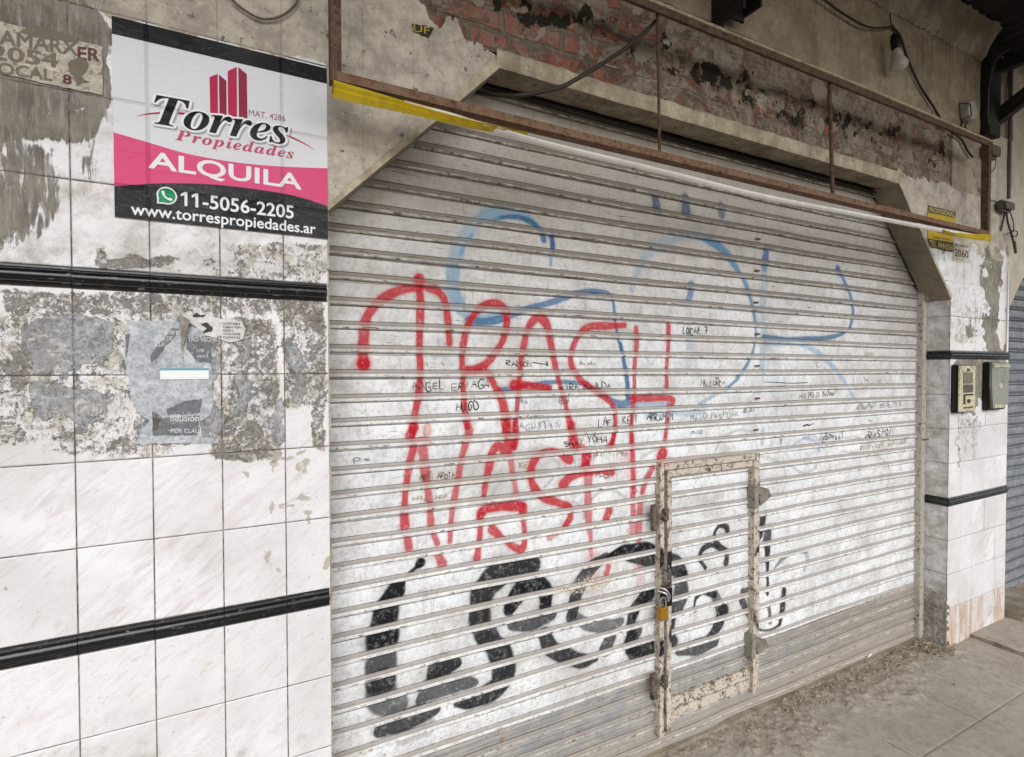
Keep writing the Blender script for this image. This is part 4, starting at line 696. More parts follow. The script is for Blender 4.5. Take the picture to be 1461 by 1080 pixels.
STROKES = [
 # faint old grey tags
 (ZB_, [(520, 390), (545, 340), (600, 300)], .006, GRY, .6), (ZB_, [(790, 345), (850, 280), (870, 230), (830, 190)], .006, GRY, .6),
 (ZB_, [(1030, 410), (1080, 370), (1150, 360), (1210, 400)], .006, GRY, .6), (ZB_, [(940, 420), (990, 460), (1000, 500)], .007, GRY, .55), (ZB_, [(1290, 190), (1340, 160), (1400, 140)], .007, GRY, .5),
 (ZK, [(310, 790), (340, 740), (400, 710), (460, 720)], .006, GRY, .6), (ZK, [(600, 790), (610, 760), (680, 730), (700, 790)], .006, lin('#8A93B0'), .45), (ZK, [(590, 840), (640, 870), (690, 850)], .006, GRY, .6), (ZK, [(770, 740), (850, 740), (850, 790), (780, 790)], .006, GRY, .5), (ZK, [(470, 800), (560, 840), (575, 900), (560, 938)], .008, GRY, .45), (ZK, [(900, 790), (960, 850), (955, 930)], .007, GRY, .45),
 # blue
 (ZC_, [(1490, 400), (1440, 355), (1380, 325), (1300, 312), (1220, 320), (1130, 335)], [.006, .010, .014, .018, .022, .024], LBLUE, .75),
 (ZC_, [(1540, 500), (1525, 455), (1480, 400), (1420, 365), (1350, 345), (1250, 345), (1190, 360)], [.010, .010, .010, .009, .007, .005], BLUE, .95),
 (ZC_, [(1200, 325), (1120, 345), (1050, 400), (990, 470), (945, 550), (920, 640), (905, 740), (905, 840), (925, 930)], [.018, .022, .024], LBLUE, .62),
 (ZC_, [(1035, 470), (985, 540), (960, 600)], .006, lin('#5A8FB8'), .8),
 (ZA_, [(545, 130), (543, 200), (560, 260), (590, 310), (640, 335), (700, 335), (760, 322)], [.021, .021, .018, .014], LBLUE, .7),
 (ZA_, [(610, 345), (680, 350), (750, 335), (850, 298), (950, 270), (1050, 235), (1130, 224), (1190, 232), (1208, 265), (1215, 330), (1228, 410), (1245, 480)], [.014, .014, .011, .012, .011, .009, .006, .006, .007], BLUE, .85),
 (ZA_, [(1240, 440), (1255, 520), (1264, 580), (1272, 660)], [.007, .010, .013], BLUE, .95), (ZA_, [(1275, 680), (1240, 690), (1200, 672), (1150, 645), (1100, 612)], [.016, .014, .009, .006], BLUE, .85),
 (ZA_, [(1100, 605), (1020, 597), (950, 598), (870, 610), (740, 630)], .008, BLUE, .85), (ZA_, [(1290, 685), (1350, 685), (1440, 690)], .010, lin('#4D7FA9'), .55),
 (F1, [(787, 335), (789, 352), (788, 362)], [.010, .010, .006], lin('#2A4F86'), .95), (F1, [(786, 368), (785, 378)], .006, lin('#4A6FA0'), .6),
 (ZK, [(5, 190), (25, 120), (60, 60), (120, 20), (200, -8), (270, 0), (325, 35)], [.012, .016, .020, .020, .018, .014], LBLUE, .5),
 (ZK, [(230, -12), (300, 15), (350, 55), (400, 125), (435, 195), (455, 280), (460, 370), (440, 450), (400, 510), (355, 555)], [.010, .018, .018, .014, .011, .010, .006, .009, .008, .006], lin('#4B7BA0'), .85),
 (ZK, [(350, 555), (300, 585), (250, 615)], .008, LBLUE, .6), (ZK, [(270, 625), (230, 645), (150, 640), (60, 650)], .016, LBLUE, .5),
 (ZK, [(222, 175), (220, 205), (212, 235)], .017, lin('#4A7098'), .8), (ZK, [(215, 240), (213, 290), (212, 480)], .016, LBLUE, .28),
 (ZK, [(503, 40), (500, 75), (496, 110)], .020, lin('#44678F'), .9), (ZK, [(496, 100), (492, 200), (490, 300), (488, 380), (485, 480)], [.020, .020, .018, .018, .015], LBLUE, .5), (ZK, [(490, 370), (560, 378), (640, 376), (720, 372), (780, 358), (812, 335)], [.014, .013, .010, .007], BLUE, .85),
 (ZK, [(812, 335), (825, 280), (810, 210), (785, 150), (766, 112)], [.010, .012, .011, .010, .014], lin('#4F76A5'), .9), (ZK, [(766, 118), (768, 125)], .018, lin('#3E5F8E'), .9),
 (ZK, [(500, 392), (620, 393), (690, 425), (745, 475), (795, 535), (830, 600)], [.014, .012, .013, .014, .011, .010], lin('#7FA3C4'), .6),
 (F1, [(935, 283), (937, 300)], .020, lin('#2F4A6B'), .8), (F1, [(978, 284), (979, 304)], .023, lin('#2F4A6B'), .8), (F1, [(1028, 296), (1030, 306)], .020, lin('#3A5470'), .7),
 (ZK, [(490, 710), (485, 760)], .012, LBLUE, .5), (ZK, [(640, 740), (680, 750), (700, 785)], .007, lin('#7E8DB8'), .5), (F1, [(1100, 500), (1095, 530), (1120, 560)], .03, lin('#B5C9D3'), .3),
 # red, first row
 (ZA_, [(172, 522), (170, 480), (172, 430), (180, 350), (205, 300), (250, 255), (320, 220), (400, 203), (440, 205), (490, 232), (512, 275), (522, 340), (530, 440)], [.018, .016, .016, .016, .013, .014, .015, .015, .014, .014, .011, .011, .011], RED, .9),
 (ZA_, [(172, 525), (173, 530)], .020, RED, .95), (ZA_, [(404, 170), (404, 180)], .018, RED, .95), (ZA_, [(404, 180), (408, 300), (405, 450), (408, 560), (402, 650), (385, 740), (375, 815)], [.013, .012, .011, .012, .011, .012], RED, .92),
 (ZA_, [(605, 785), (600, 740), (592, 690), (586, 600), (583, 500), (590, 430), (605, 365), (640, 310), (680, 280), (720, 275), (752, 290), (770, 335), (755, 420), (720, 480), (680, 528), (640, 545), (590, 550)], [.012, .011, .010, .010, .012, .011, .013, .018, .013, .012, .013, .014, .012], RED, .92),
 (ZA_, [(600, 562), (680, 560), (720, 615), (750, 680), (765, 760), (768, 810)], [.008, .012, .015, .017, .017], RED, .92),
 (ZA_, [(800, 870), (805, 780), (815, 660), (826, 530), (845, 420), (868, 358), (905, 332), (935, 365), (950, 440), (965, 520), (985, 600), (1008, 680), (1028, 760), (1045, 830), (1060, 870)], [.011, .010, .009, .011, .013, .017, .017, .014, .010, .009, .011, .017, .016], RED, .9),
 (ZA_, [(800, 610), (860, 612), (945, 622)], [.018, .014, .011], RED, .95),
 (ZA_, [(1255, 365), (1180, 368), (1110, 372), (1065, 410), (1037, 470), (1033, 520), (1060, 575), (1110, 618), (1170, 655), (1208, 700), (1220, 760), (1210, 830), (1190, 868)], [.012, .014, .014, .012, .011, .012, .012, .014, .011, .010, .009, .011], RED, .9),
 (ZA_, [(1303, 375), (1306, 450), (1298, 540), (1296, 640), (1288, 760), (1285, 850), (1290, 960), (1298, 1050)], [.010, .012, .010, .009, .010, .011, .009, .012], RED, .85),
 (ZA_, [(1440, 365), (1438, 450), (1433, 540), (1434, 620)], [.011, .010, .009], RED, .9), (ZA_, [(1440, 690), (1432, 760), (1425, 850)], [.009, .010], RED, .7), (ZA_, [(1285, 668), (1350, 664), (1450, 666), (1456, 690)], [.012, .013, .014, .012], RED, .9),
 # red, second row
 (ZB_, [(112, 35), (95, 75)], .017, RED, .95), (ZB_, [(110, 110), (150, 100), (185, 110)], .011, RED, .8), (ZB_, [(110, 140), (95, 200), (80, 290), (70, 370), (66, 450), (66, 550)], [.014, .012, .011, .010, .011, .016], RED, .9), (ZB_, [(80, 610), (88, 665)], .013, RED, .85), (ZB_, [(185, 30), (180, 60)], .014, lin('#C98A7C'), .7),
 (ZB_, [(160, 150), (170, 250), (188, 370), (200, 460), (205, 550), (235, 640)], [.016, .013, .011, .010], RED, .82), (ZB_, [(240, 700), (262, 745)], [.014, .017], RED, .85),
 (ZB_, [(395, 20), (400, 60), (380, 130), (360, 200), (340, 320), (320, 430), (305, 560), (300, 630)], [.013, .014, .011, .011, .010, .009, .009], RED, .82),
 (ZB_, [(590, 0), (600, 60), (600, 160), (560, 130), (525, 160), (505, 240), (485, 330), (478, 390)], [.014, .016, .017, .016, .015, .011, .010], RED, .9), (ZB_, [(615, 180), (625, 260), (640, 350), (645, 385)], .011, RED, .7), (ZB_, [(640, 10), (650, 80), (635, 140)], .010, RED, .85),
 (ZB_, [(465, 490), (480, 465), (540, 450), (620, 445), (675, 445)], [.014, .016, .016, .018], RED, .95), (ZB_, [(460, 480), (458, 560), (452, 640), (443, 715)], [.012, .011, .010, .013], RED, .88), (ZB_, [(680, 450), (685, 540), (690, 620), (675, 665), (640, 660), (590, 625), (520, 565)], [.016, .010, .011, .014, .014, .010, .015], RED, .9),
 (ZB_, [(920, 200), (870, 165), (810, 155), (760, 180), (728, 230), (722, 290), (740, 350), (790, 400), (860, 425), (920, 450), (925, 500), (900, 545)], [.020, .012, .010, .014, .015, .014, .016, .014, .015, .015, .011, .014], RED, .92), (ZB_, [(860, 580), (820, 605)], .013, RED, .6),
 (ZB_, [(1010, 185), (1005, 235)], .022, RED, .98), (ZB_, [(890, 330), (930, 290), (1000, 270), (1080, 255), (1135, 262)], [.020, .016, .014, .014, .018], RED, .92), (ZB_, [(1020, 280), (1018, 380), (1020, 520), (1030, 600), (1035, 700)], [.020, .015, .015, .010, .008], RED, .75), (ZB_, [(930, 20), (940, 130), (990, 140)], [.016, .016, .014], RED, .75), (ZB_, [(1155, 60), (1140, 130)], .010, RED, .9),
 (ZB_, [(1125, 465), (1110, 505)], .016, RED, .9), (ZB_, [(1410, 165), (1395, 185)], .022, RED, .95), (ZB_, [(1350, 240), (1325, 290), (1300, 370)], [.013, .014, .012], RED, .85), (ZB_, [(1245, 80), (1250, 250), (1250, 480)], [.011, .011, .012], RED, .8), (ZB_, [(1290, 420), (1280, 520), (1280, 620)], .015, RED, .75), (ZB_, [(1245, 520), (1250, 580)], .015, RED, .65), (ZB_, [(1435, 0), (1420, 80)], .009, RED, .7), (ZB_, [(1240, 260), (1220, 200)], .03, lin('#D97C82'), .3),
 (ZB_, [(1125, 760), (1115, 790)], .013, RED, .8), (ZB_, [(1290, 735), (1290, 760)], .014, RED, .45), (ZL_, [(1090, 260), (1100, 360)], .03, lin('#DDA0A0'), .3), (ZL_, [(1280, 310), (1290, 380)], .02, RED, .25),
 # black letters
 (ZL_, [(402, 292), (395, 300)], .012, BLK, .95), (ZL_, [(400, 300), (375, 320), (355, 340)], .006, BLK, .9),
 (ZL_, [(325, 375), (300, 410), (272, 450), (256, 520), (247, 600)], [.010, .024, .030, .036, .038], BLK, .95),
 (ZL_, [(245, 600), (240, 690), (238, 770)], [.040, .042, .044], BLK, .85), (ZL_, [(238, 780), (245, 850), (300, 870)], [.044, .036, .030], BLK, .78), (ZL_, [(235, 975), (310, 945), (400, 905), (460, 885)], [.016, .030, .030, .014], BLK, .88), (ZL_, [(330, 1000), (430, 960)], .022, BLK, .3),
 (ZL_, [(400, 850), (450, 800), (530, 785), (620, 780)], [.014, .032, .032, .012], BLK, .82), (ZL_, [(450, 745), (490, 715), (550, 700)], [.02, .034, .014], BLK, .92),
 (ZL_, [(850, 300), (790, 312), (730, 335), (680, 375), (650, 430), (640, 500), (650, 560), (685, 610), (720, 655), (740, 715), (725, 780), (670, 825), (600, 850), (545, 865)], [.028, .036, .038, .038, .036, .034, .030, .032, .036, .036, .034, .030, .022, .010], BLK, .92),
 (ZL_, [(760, 480), (790, 430), (820, 385), (870, 375), (905, 410), (905, 460)], [.018, .028, .030, .028, .026, .024], BLK, .95), (ZL_, [(770, 545), (820, 540), (880, 520), (930, 500)], [.014, .026, .026, .018], BLK, .85),
 (ZL_, [(1150, 270), (1100, 300), (1060, 350), (1030, 410), (1020, 470), (1010, 510)], [.018, .022, .024, .026, .022, .018], BLK, .88), (ZL_, [(1020, 500), (1080, 545), (1150, 550), (1210, 530)], [.012, .020, .022, .014], BLK, .75), (ZL_, [(1170, 590), (1150, 640)], .024, BLK, .85),
 (ZL_, [(900, 580), (930, 640), (980, 665), (1050, 690), (1110, 680)], [.024, .026, .024, .026, .012], BLK, .9),
 (ZL_, [(1160, 265), (1220, 240), (1300, 235), (1345, 240)], [.010, .018, .024, .020], BLK, .95), (ZL_, [(1230, 265), (1290, 275), (1340, 285)], [.012, .022, .022], BLK, .9), (ZL_, [(1345, 400), (1310, 425), (1280, 465), (1265, 510)], [.022, .020, .018, .010], BLK, .9), (ZL_, [(1260, 560), (1250, 605)], .024, BLK, .85), (ZL_, [(1240, 650), (1300, 640), (1345, 625)], [.014, .026, .024], BLK, .9),
 (ZD, [(120, 240), (160, 270), (190, 310)], [.026, .034, .026], BLK, .9), (ZD, [(185, 320), (185, 380), (170, 430)], [.032, .034, .030], BLK, .85), (ZD, [(150, 470), (140, 520), (160, 560)], [.024, .026, .020], BLK, .9), (ZD, [(180, 590), (240, 580), (310, 555)], [.020, .028, .026], BLK, .85), (ZD, [(340, 445), (320, 500), (290, 540)], [.028, .022, .016], BLK, .9), (ZD, [(310, 385), (330, 430), (335, 460)], [.020, .026, .026], BLK, .75),
 (ZD, [(232, 430), (240, 395), (270, 375), (310, 385)], [.005, .007, .009, .014], BLK, .9), (ZD, [(110, 250), (115, 320), (112, 380)], .03, BLK, .8), (ZD, [(60, 390), (20, 430), (0, 490)], [.030, .024, .016], BLK, .9), (ZD, [(20, 520), (0, 560)], .028, BLK, .85), (ZD, [(10, 600), (90, 570)], .026, BLK, .85),
 # thin black tag
 (ZD, [(358, 148), (352, 132), (330, 128), (312, 150), (310, 180), (330, 205), (355, 225), (352, 265)], [.011, .012, .008, .007, .008, .012, .010, .013], BLK, .9), (ZD, [(275, 285), (255, 250), (265, 215), (300, 200), (335, 220)], [.008, .009, .010, .009, .008], BLK, .9), (ZD, [(360, 225), (400, 222), (430, 205)], .004, BLK, .55),
 (ZD, [(485, 100), (480, 140)], .022, BLK, .9), (ZD, [(478, 160), (460, 200), (440, 225)], [.018, .012, .008], BLK, .85), (ZD, [(508, 148), (505, 180)], .022, BLK, .85), (ZD, [(505, 200), (503, 290)], [.016, .009], BLK, .92), (ZD, [(503, 310), (507, 380)], .009, BLK, .9), (ZD, [(512, 430), (515, 485)], [.008, .011], BLK, .8), (ZD, [(568, 370), (562, 430), (550, 490)], [.014, .016, .010], BLK, .9), (ZD, [(550, 495), (510, 515), (470, 510), (440, 470), (412, 405)], [.006, .004, .006, .010, .016], BLK, .85), (ZD, [(412, 370), (430, 368)], .012, BLK, .8),
 (ZD, [(530, 285), (560, 250), (600, 225), (650, 225)], [.005, .012, .007, .010], lin('#55585C'), .75), (ZD, [(640, 290), (655, 260), (650, 230)], [.012, .014, .012], lin('#7A7C80'), .5),
]
def do_spray(X, Z, band):
    pt = Paint(X, Z)
    for (off, s_), pts, rad, col, al in STROKES:
        W = catmull([P(off[0]+a/s_, off[1]+b/s_, SY) for a, b in pts], 6)
        mult = band['k'] if (col is BLK) else (band['r'] if (col is RED) else band['b'])
        kr = 1.28 if col is BLK else 1.12; rad = [q*kr for q in rad] if hasattr(rad, '__len__') else rad*kr; pt.stroke(W, rad, col, min(1, al*(1.06 if col is BLK else 1)), soft=.55 if col is not BLK else .30, halo=.30 if col is RED else .16, mult=mult)
    return pt.C
def spray_painter(X, Y, Z, V):
    inb = np.clip((V-.64)/.02, 0, 1)*np.clip((.985-V)/.02, 0, 1)
    lower = np.clip((1.5-Z)/.5, 0, 1)
    band = dict(k=1-.93*inb, r=1-(.58+.32*lower)*inb, b=1-.68*inb)
    sp = do_spray(X, Z, band)
    m = Mask(X, Z)
    for a, b, rx, ry in [(885, 850, 50, 20), (850, 866, 50, 8), (905, 690, 10, 10), (870, 642, 45, 4), (600, 712, 30, 3)]: m.blob(a, b, rx, ry, .52, .8)
    m.m = np.maximum(m.m, np.clip((.45-Z)/.4, 0, .22))
    m.m = np.maximum(m.m, .40*np.clip((X-3.55)/.12, 0, 1))
    return dict(spray=sp, rust=m.m)
sh = empty('roller_shutter', (1.98, SY, .02), 'large white roller shutter sprayed with red, blue and black graffiti', 'roller shutter')
u = np.linspace(0, 1, 900); xs = .262+(3.69-.262)*(u**1.35)
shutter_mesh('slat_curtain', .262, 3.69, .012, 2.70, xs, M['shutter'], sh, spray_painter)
# slot and roller housing above the curtain
pts = [(x, SY-.012+.003*math.sin(x*4), 2.612-.004*(x-.8)+.002*math.sin(x*2.3)) for x in np.linspace(.75, 3.3, 40)]
MB().tube(pts, .011, 10).tube([(p[0], p[1]-.018, p[2]-.018) for p in pts], .004, 8).build('guide_pipe', M['darksteel'], sh, smooth=True)
# guide rails
mb = MB(); mb.box(3.648, 3.654, .118, .165, 0, 2.12, .001); mb.box(3.654, 3.698, .118, .123, 0, 2.12, .001); mb.box(3.650, 3.652, .165, .2, 0, 2.12)
mb.build('guide_rail', rust_mat('dirty_painted_guide_rail', lin('#B5AEA2'), .42), sh)
MB().box(3.664, 3.676, .108, .118, 1.205, 1.212, .001).tube([(3.655, .116, 1.208), (3.69, .100, 1.212)], .003).build('rail_bolt', M['rust'], sh)
MB().box(.262, .276, .10, .165, 0, 2.1, .001).build('guide_rail', M['frame'], sh)
for z in np.arange(.45, 2.3, .149):                      # rivet tabs seen down the middle seam
    x = P(1077, 600, SY)[0]+.004*math.sin(z*9)
    on_slats(MB().box(x-.016, x+.016, SY-.0105, SY-.006, z-.004, z+.003, .001)).build('slat_clip', M['rust'], sh)
# ------------------------------------------------------------------ WICKET DOOR
wd = empty('wicket_door', tuple(P(1005, 1000, SY)*np.array([1, 0, 0])+np.array([0, SY, .1])), None, None); wd.parent = sh; wd.location = tuple(np.array(wd.location)-np.array(sh.location))
DX0, DX1, DZ0, DZ1 = 1.603, 2.215, .118, 1.236
def wpart(name, boxes, mat=None, label=None):
    V = []; F_ = []
    for (x0, x1, y0, y1, z0, z1) in boxes:               # subdivided box so sprayed paint can lie on it
        nxs = max(2, int((x1-x0)/.008)+2); nzs = max(2, int((z1-z0)/.008)+2); b = len(V)
        for z in np.linspace(z0, z1, nzs):
            for x in np.linspace(x0, x1, nxs): V.append((x+.0008*math.sin(z*31+x*7), y0+.0008*math.sin(z*17+x*40), z))
        F_ += [tuple(int(k)+b for k in f) for f in grid_faces(nxs, nzs)]
        b = len(V); V += [(x, y, z) for x in (x0, x1) for y in (y0, y1) for z in (z0, z1)]
        F_ += [(b, b+1, b+3, b+2), (b+4, b+6, b+7, b+5), (b, b+4, b+6, b+2), (b+1, b+3, b+7, b+5)]
    V = np.array(V); one = np.ones(len(V)); sp = do_spray(V[:, 0], V[:, 2], dict(k=one, r=one*.8, b=one))
    o = mesh_obj(name, V, F_, mat or M['frame'], wd, attrs=dict(spray=sp), label=label)
    bm = bmesh.new(); bm.from_mesh(o.data); bmesh.ops.remove_doubles(bm, verts=bm.verts, dist=1e-5); bm.to_mesh(o.data); bm.free(); return o
fy = SY-.030
wpart('fixed_post', [(DX0-.006, DX0+.016, fy-.004, SY, .085, DZ1+.004)])
wpart('leaf_stile', [(DX0+.030, DX0+.055, fy-.008, SY, DZ0-.02, DZ1-.03)])
wpart('top_rail', [(DX0+.055, DX1-.040, fy+.004, SY, DZ1-.058, DZ1-.032), (DX0+.022, DX1-.03, fy-.002, SY, DZ1-.027, DZ1)])
wpart('hinge_stile', [(DX1-.040, DX1-.022, fy-.006, SY, DZ0-.01, DZ1-.03), (DX1-.018, DX1+.006, fy, SY, DZ0+.0, DZ1-.002)])
wpart('kick_plate', [(DX0+.055, DX1-.040, fy+.012, SY, .128, .172), (DX0+.055, DX1-.040, fy+.009, SY, .178, .226)], label='rusty cream kick plate')
MB().box(DX0+.018, DX0+.029, SY-.014, SY-.008, .10, DZ1-.03).build('door_gap_shade', M['bakelite'], wd)  # black strip standing in for the shade between post and leaf
# lock plates and lugs
lockm = rust_mat('rusty_lock_plate', lin('#6F6860'), .5, False, '#453831')
def lockplate(px, py, s=1.0):
    c = P(px, py, fy-.01); x, z = c[0], c[2]; mb = MB()
    mb.box(x-.034*s, x-.004*s, fy-.026, fy-.006, z-.055*s, z+.052*s, .003); mb.box(x-.006, x+.05*s, fy-.020, fy-.010, z-.008, z+.012, .003); mb.box(x+.028*s, x+.052*s, fy-.03, fy-.01, z-.02, z+.03, .003)
    mb.tube([(x+.02, fy-.024, z+.004), (x+.028, fy-.034, z-.01), (x+.036, fy-.026, z-.022)], .005, 8)
    return mb.build('lock_bracket', lockm, wd, smooth=False)
lockplate(937, 736); lockplate(936, 975)
for (px, py) in ((1086, 706), (1082, 920)):
    c = P(px, py, fy-.02); x, z = c[0], c[2]; mb = MB()
    mb.box(x-.04, x-.010, fy-.016, SY, z-.06, z+.05, .002)
    V = [(x-.02, fy-.012, z+.045), (x+.02, fy-.042, z+.034), (x+.044, fy-.042, z-.004), (x+.012, fy-.012, z-.050)]
    mb.add(V+[(a, b+.004, c_-.002) for a, b, c_ in V], [(0, 1, 2, 3), (7, 6, 5, 4), (0, 4, 5, 1), (1, 5, 6, 2), (2, 6, 7, 3), (3, 7, 4, 0)])
    V = [(x+.012, fy-.012, z-.050), (x+.044, fy-.042, z-.004), (x+.038, SY-.02, z-.026), (x+.0, SY-.01, z-.058)]
    mb.add(V+[(a, b+.003, c_+.004) for a, b, c_ in V], [(0, 1, 2, 3), (7, 6, 5, 4), (0, 4, 5, 1), (1, 5, 6, 2), (2, 6, 7, 3), (3, 7, 4, 0)])
    mb.build('latch_hook', rust_mat('folded_hook_steel', lin('#8C857B'), .42, False, '#4A3E36'), wd)
# hasp + dark box standing in for the shadow beside it + padlock
c = P(946, 848, fy-.01); x, z = c[0], c[2]
MB().box(x+.012, x+.052, fy-.012, fy+.002, z-.055, z+.02, .002).build('lock_shadow', M['bakelite'], wd)
MB().tube(catmull([(x-.022, fy-.012, z+.035), (x-.004, fy-.03, z+.028), (x+.014, fy-.034, z+.002), (x+.012, fy-.028, z-.022)], 6), .0045, 8).tube(catmull([(x-.03, fy-.012, z+.022), (x-.008, fy-.034, z+.015), (x+.004, fy-.036, z-.008)], 6), .0045, 8).build('hasp', M['chrome'], wd, smooth=True)
lk = P(946, 865, fy-.035); lx, ly, lz = lk
pad = empty('padlock', (lx, ly, lz-.045), 'small brass padlock hanging from the hasp of the door within the white shutter', 'padlock')
MB().box(lx-.024, lx+.024, ly-.010, ly+.010, lz-.052, lz+.000, .004).build('lock_body', M['brass'], pad, smooth=True)
MB().tube([(lx-.015, ly, lz-.004), (lx-.015, ly, lz+.022)]+[(lx-.015*math.cos(a), ly, lz+.022+.017*math.sin(a)) for a in np.linspace(.2, math.pi-.2, 9)]+[(lx+.015, ly, lz+.022), (lx+.015, ly, lz-.004)], .0036, 8).build('shackle', M['chrome'], pad, smooth=True)
# ------------------------------------------------------------------ MARKER WRITING on the slats
SF = {'A': [[(0, 0), (.5, 1), (1, 0)], [(.2, .4), (.85, .38)]], 'B': [[(0, 0), (0, 1), (.8, .85), (.1, .52), (.9, .25), (0, 0)]], 'C': [[(1, .9), (.3, 1), (0, .5), (.3, 0), (1, .1)]], 'D': [[(0, 0), (0, 1), (.9, .6), (.8, .2), (0, 0)]],
 'E': [[(1, 1), (0, 1), (0, 0), (1, 0)], [(0, .5), (.8, .5)]], 'F': [[(0, 0), (0, 1), (1, 1)], [(0, .5), (.7, .52)]], 'G': [[(1, .9), (.3, 1), (0, .5), (.3, 0), (.9, .1), (.9, .45), (.5, .45)]], 'H': [[(0, 0), (.05, 1)], [(1, 0), (.95, 1)], [(0, .5), (1, .5)]],
 'I': [[(.5, 0), (.5, 1)]], 'J': [[(.8, 1), (.8, .2), (.4, 0), (0, .2)]], 'K': [[(0, 0), (0, 1)], [(.9, 1), (0, .45), (1, 0)]], 'L': [[(.1, 1), (0, 0), (.9, .02)]], 'M': [[(0, 0), (.1, 1), (.5, .4), (.9, 1), (1, 0)]], 'N': [[(0, 0), (0, 1), (1, 0), (1, 1)]],
 'O': [[(.5, 1), (0, .6), (.3, 0), (.9, .1), (1, .7), (.5, 1)]], 'P': [[(0, 0), (0, 1), (.9, .8), (.7, .5), (0, .45)]], 'R': [[(0, 0), (0, 1), (.9, .8), (.6, .5), (0, .45), (.9, 0)]], 'S': [[(1, .9), (.4, 1), (.1, .7), (.9, .35), (.6, 0), (0, .1)]], 'T': [[(0, 1), (1, 1)], [(.5, 1), (.5, 0)]],
 'U': [[(0, 1), (.05, .1), (.5, 0), (.95, .15), (1, 1)]], 'V': [[(0, 1), (.5, 0), (1, 1)]], 'W': [[(0, 1), (.25, 0), (.5, .7), (.75, 0), (1, 1)]], 'X': [[(0, 0), (1, 1)], [(0, 1), (1, 0)]], 'Y': [[(0, 1), (.5, .5), (1, 1)], [(.5, .5), (.4, 0)]], 'Z': [[(0, 1), (1, 1), (0, 0), (1, 0)]],
 '7': [[(0, 1), (1, 1), (.3, 0)], [(.2, .5), (.9, .5)]], '=': [[(0, .65), (.9, .65)], [(0, .35), (.9, .35)]], '-': [[(0, .5), (1, .45)]], '2': [[(0, .8), (.5, 1), (.9, .7), (0, 0), (1, 0)]], '0': [[(.5, 1), (0, .5), (.5, 0), (1, .5), (.5, 1)]], '/': [[(0, 0), (1, 1)]], '>': [[(0, .5), (3.2, .2)], [(2.9, .5), (3.3, 0)], [(2.9, 0), (3.4, .45)]]}
inkm = {k: grime('marker_ink_'+k, c, tuple(x*1.6 for x in c[:3]), 90, .6, .7, worn=w) for k, c, w in (('black', lin('#1C1917'), .22), ('grey', lin('#77777C'), .34), ('brown', lin('#5B4329'), .34), ('blue', lin('#7D93A8'), .38), ('ochre', lin('#8E774B'), .38))}
def scrawl(word, x0, y0, x1, y1, h, ink='black', w=.0012):
    """word along measured baseline (x0,y0)-(x1,y1), letter height h px"""
    if ' ' in word:
        i0 = 0
        for tok in word.split(' '):
            f0, f1_ = i0/len(word), (i0+len(tok))/len(word); scrawl(tok, x0+(x1-x0)*f0, y0+(y1-y0)*f0, x0+(x1-x0)*f1_, y0+(y1-y0)*f1_, h, ink, w); i0 += len(tok)+1
        return
    mb = MB(); a = P(x0, y0, SY-.0035); b = P(x1, y1, SY-.0035); t = P(x0, y0-h, SY-.0035); H_ = t[2]-a[2]; n = len(word); st = (b-a)/n; r = random.Random(hash(word) % 1000 if False else sum(map(ord, word)))
    for i, chv in enumerate(word):
        if chv == ' ' or chv not in SF: continue
        o_ = a+st*i; lw = st[0]*.74; sl = r.uniform(-.3, .35); hh = H_*r.uniform(.65, 1.22); dz = r.uniform(-.22, .2)*H_; lw *= r.uniform(.75, 1.2)
        for pl_ in SF[chv]:
            q = [(o_[0]+(px+sl*pz+r.uniform(-.11, .11))*lw, o_[2]+dz+(pz+r.uniform(-.09, .09))*hh) for px, pz in pl_]
            q = [(p[0], p[1]) for p in (catmull([np.array((u_[0], u_[1])) for u_ in q], 4) if chv in 'BCDGOPRSU20J' else q)]
            ribbon(mb, q, [w*r.uniform(.7, 1.5), w*r.uniform(.9, 1.4), w*r.uniform(.4, 1.3)], SY-.0034-.00006*i, caps=False)
    return on_slats(mb).build('marker_writing', inkm[ink], sh, fixn=False, label='handwritten %s on a slat' % word.replace('>', 'arrow').strip().upper() if len(word) > 2 else None)
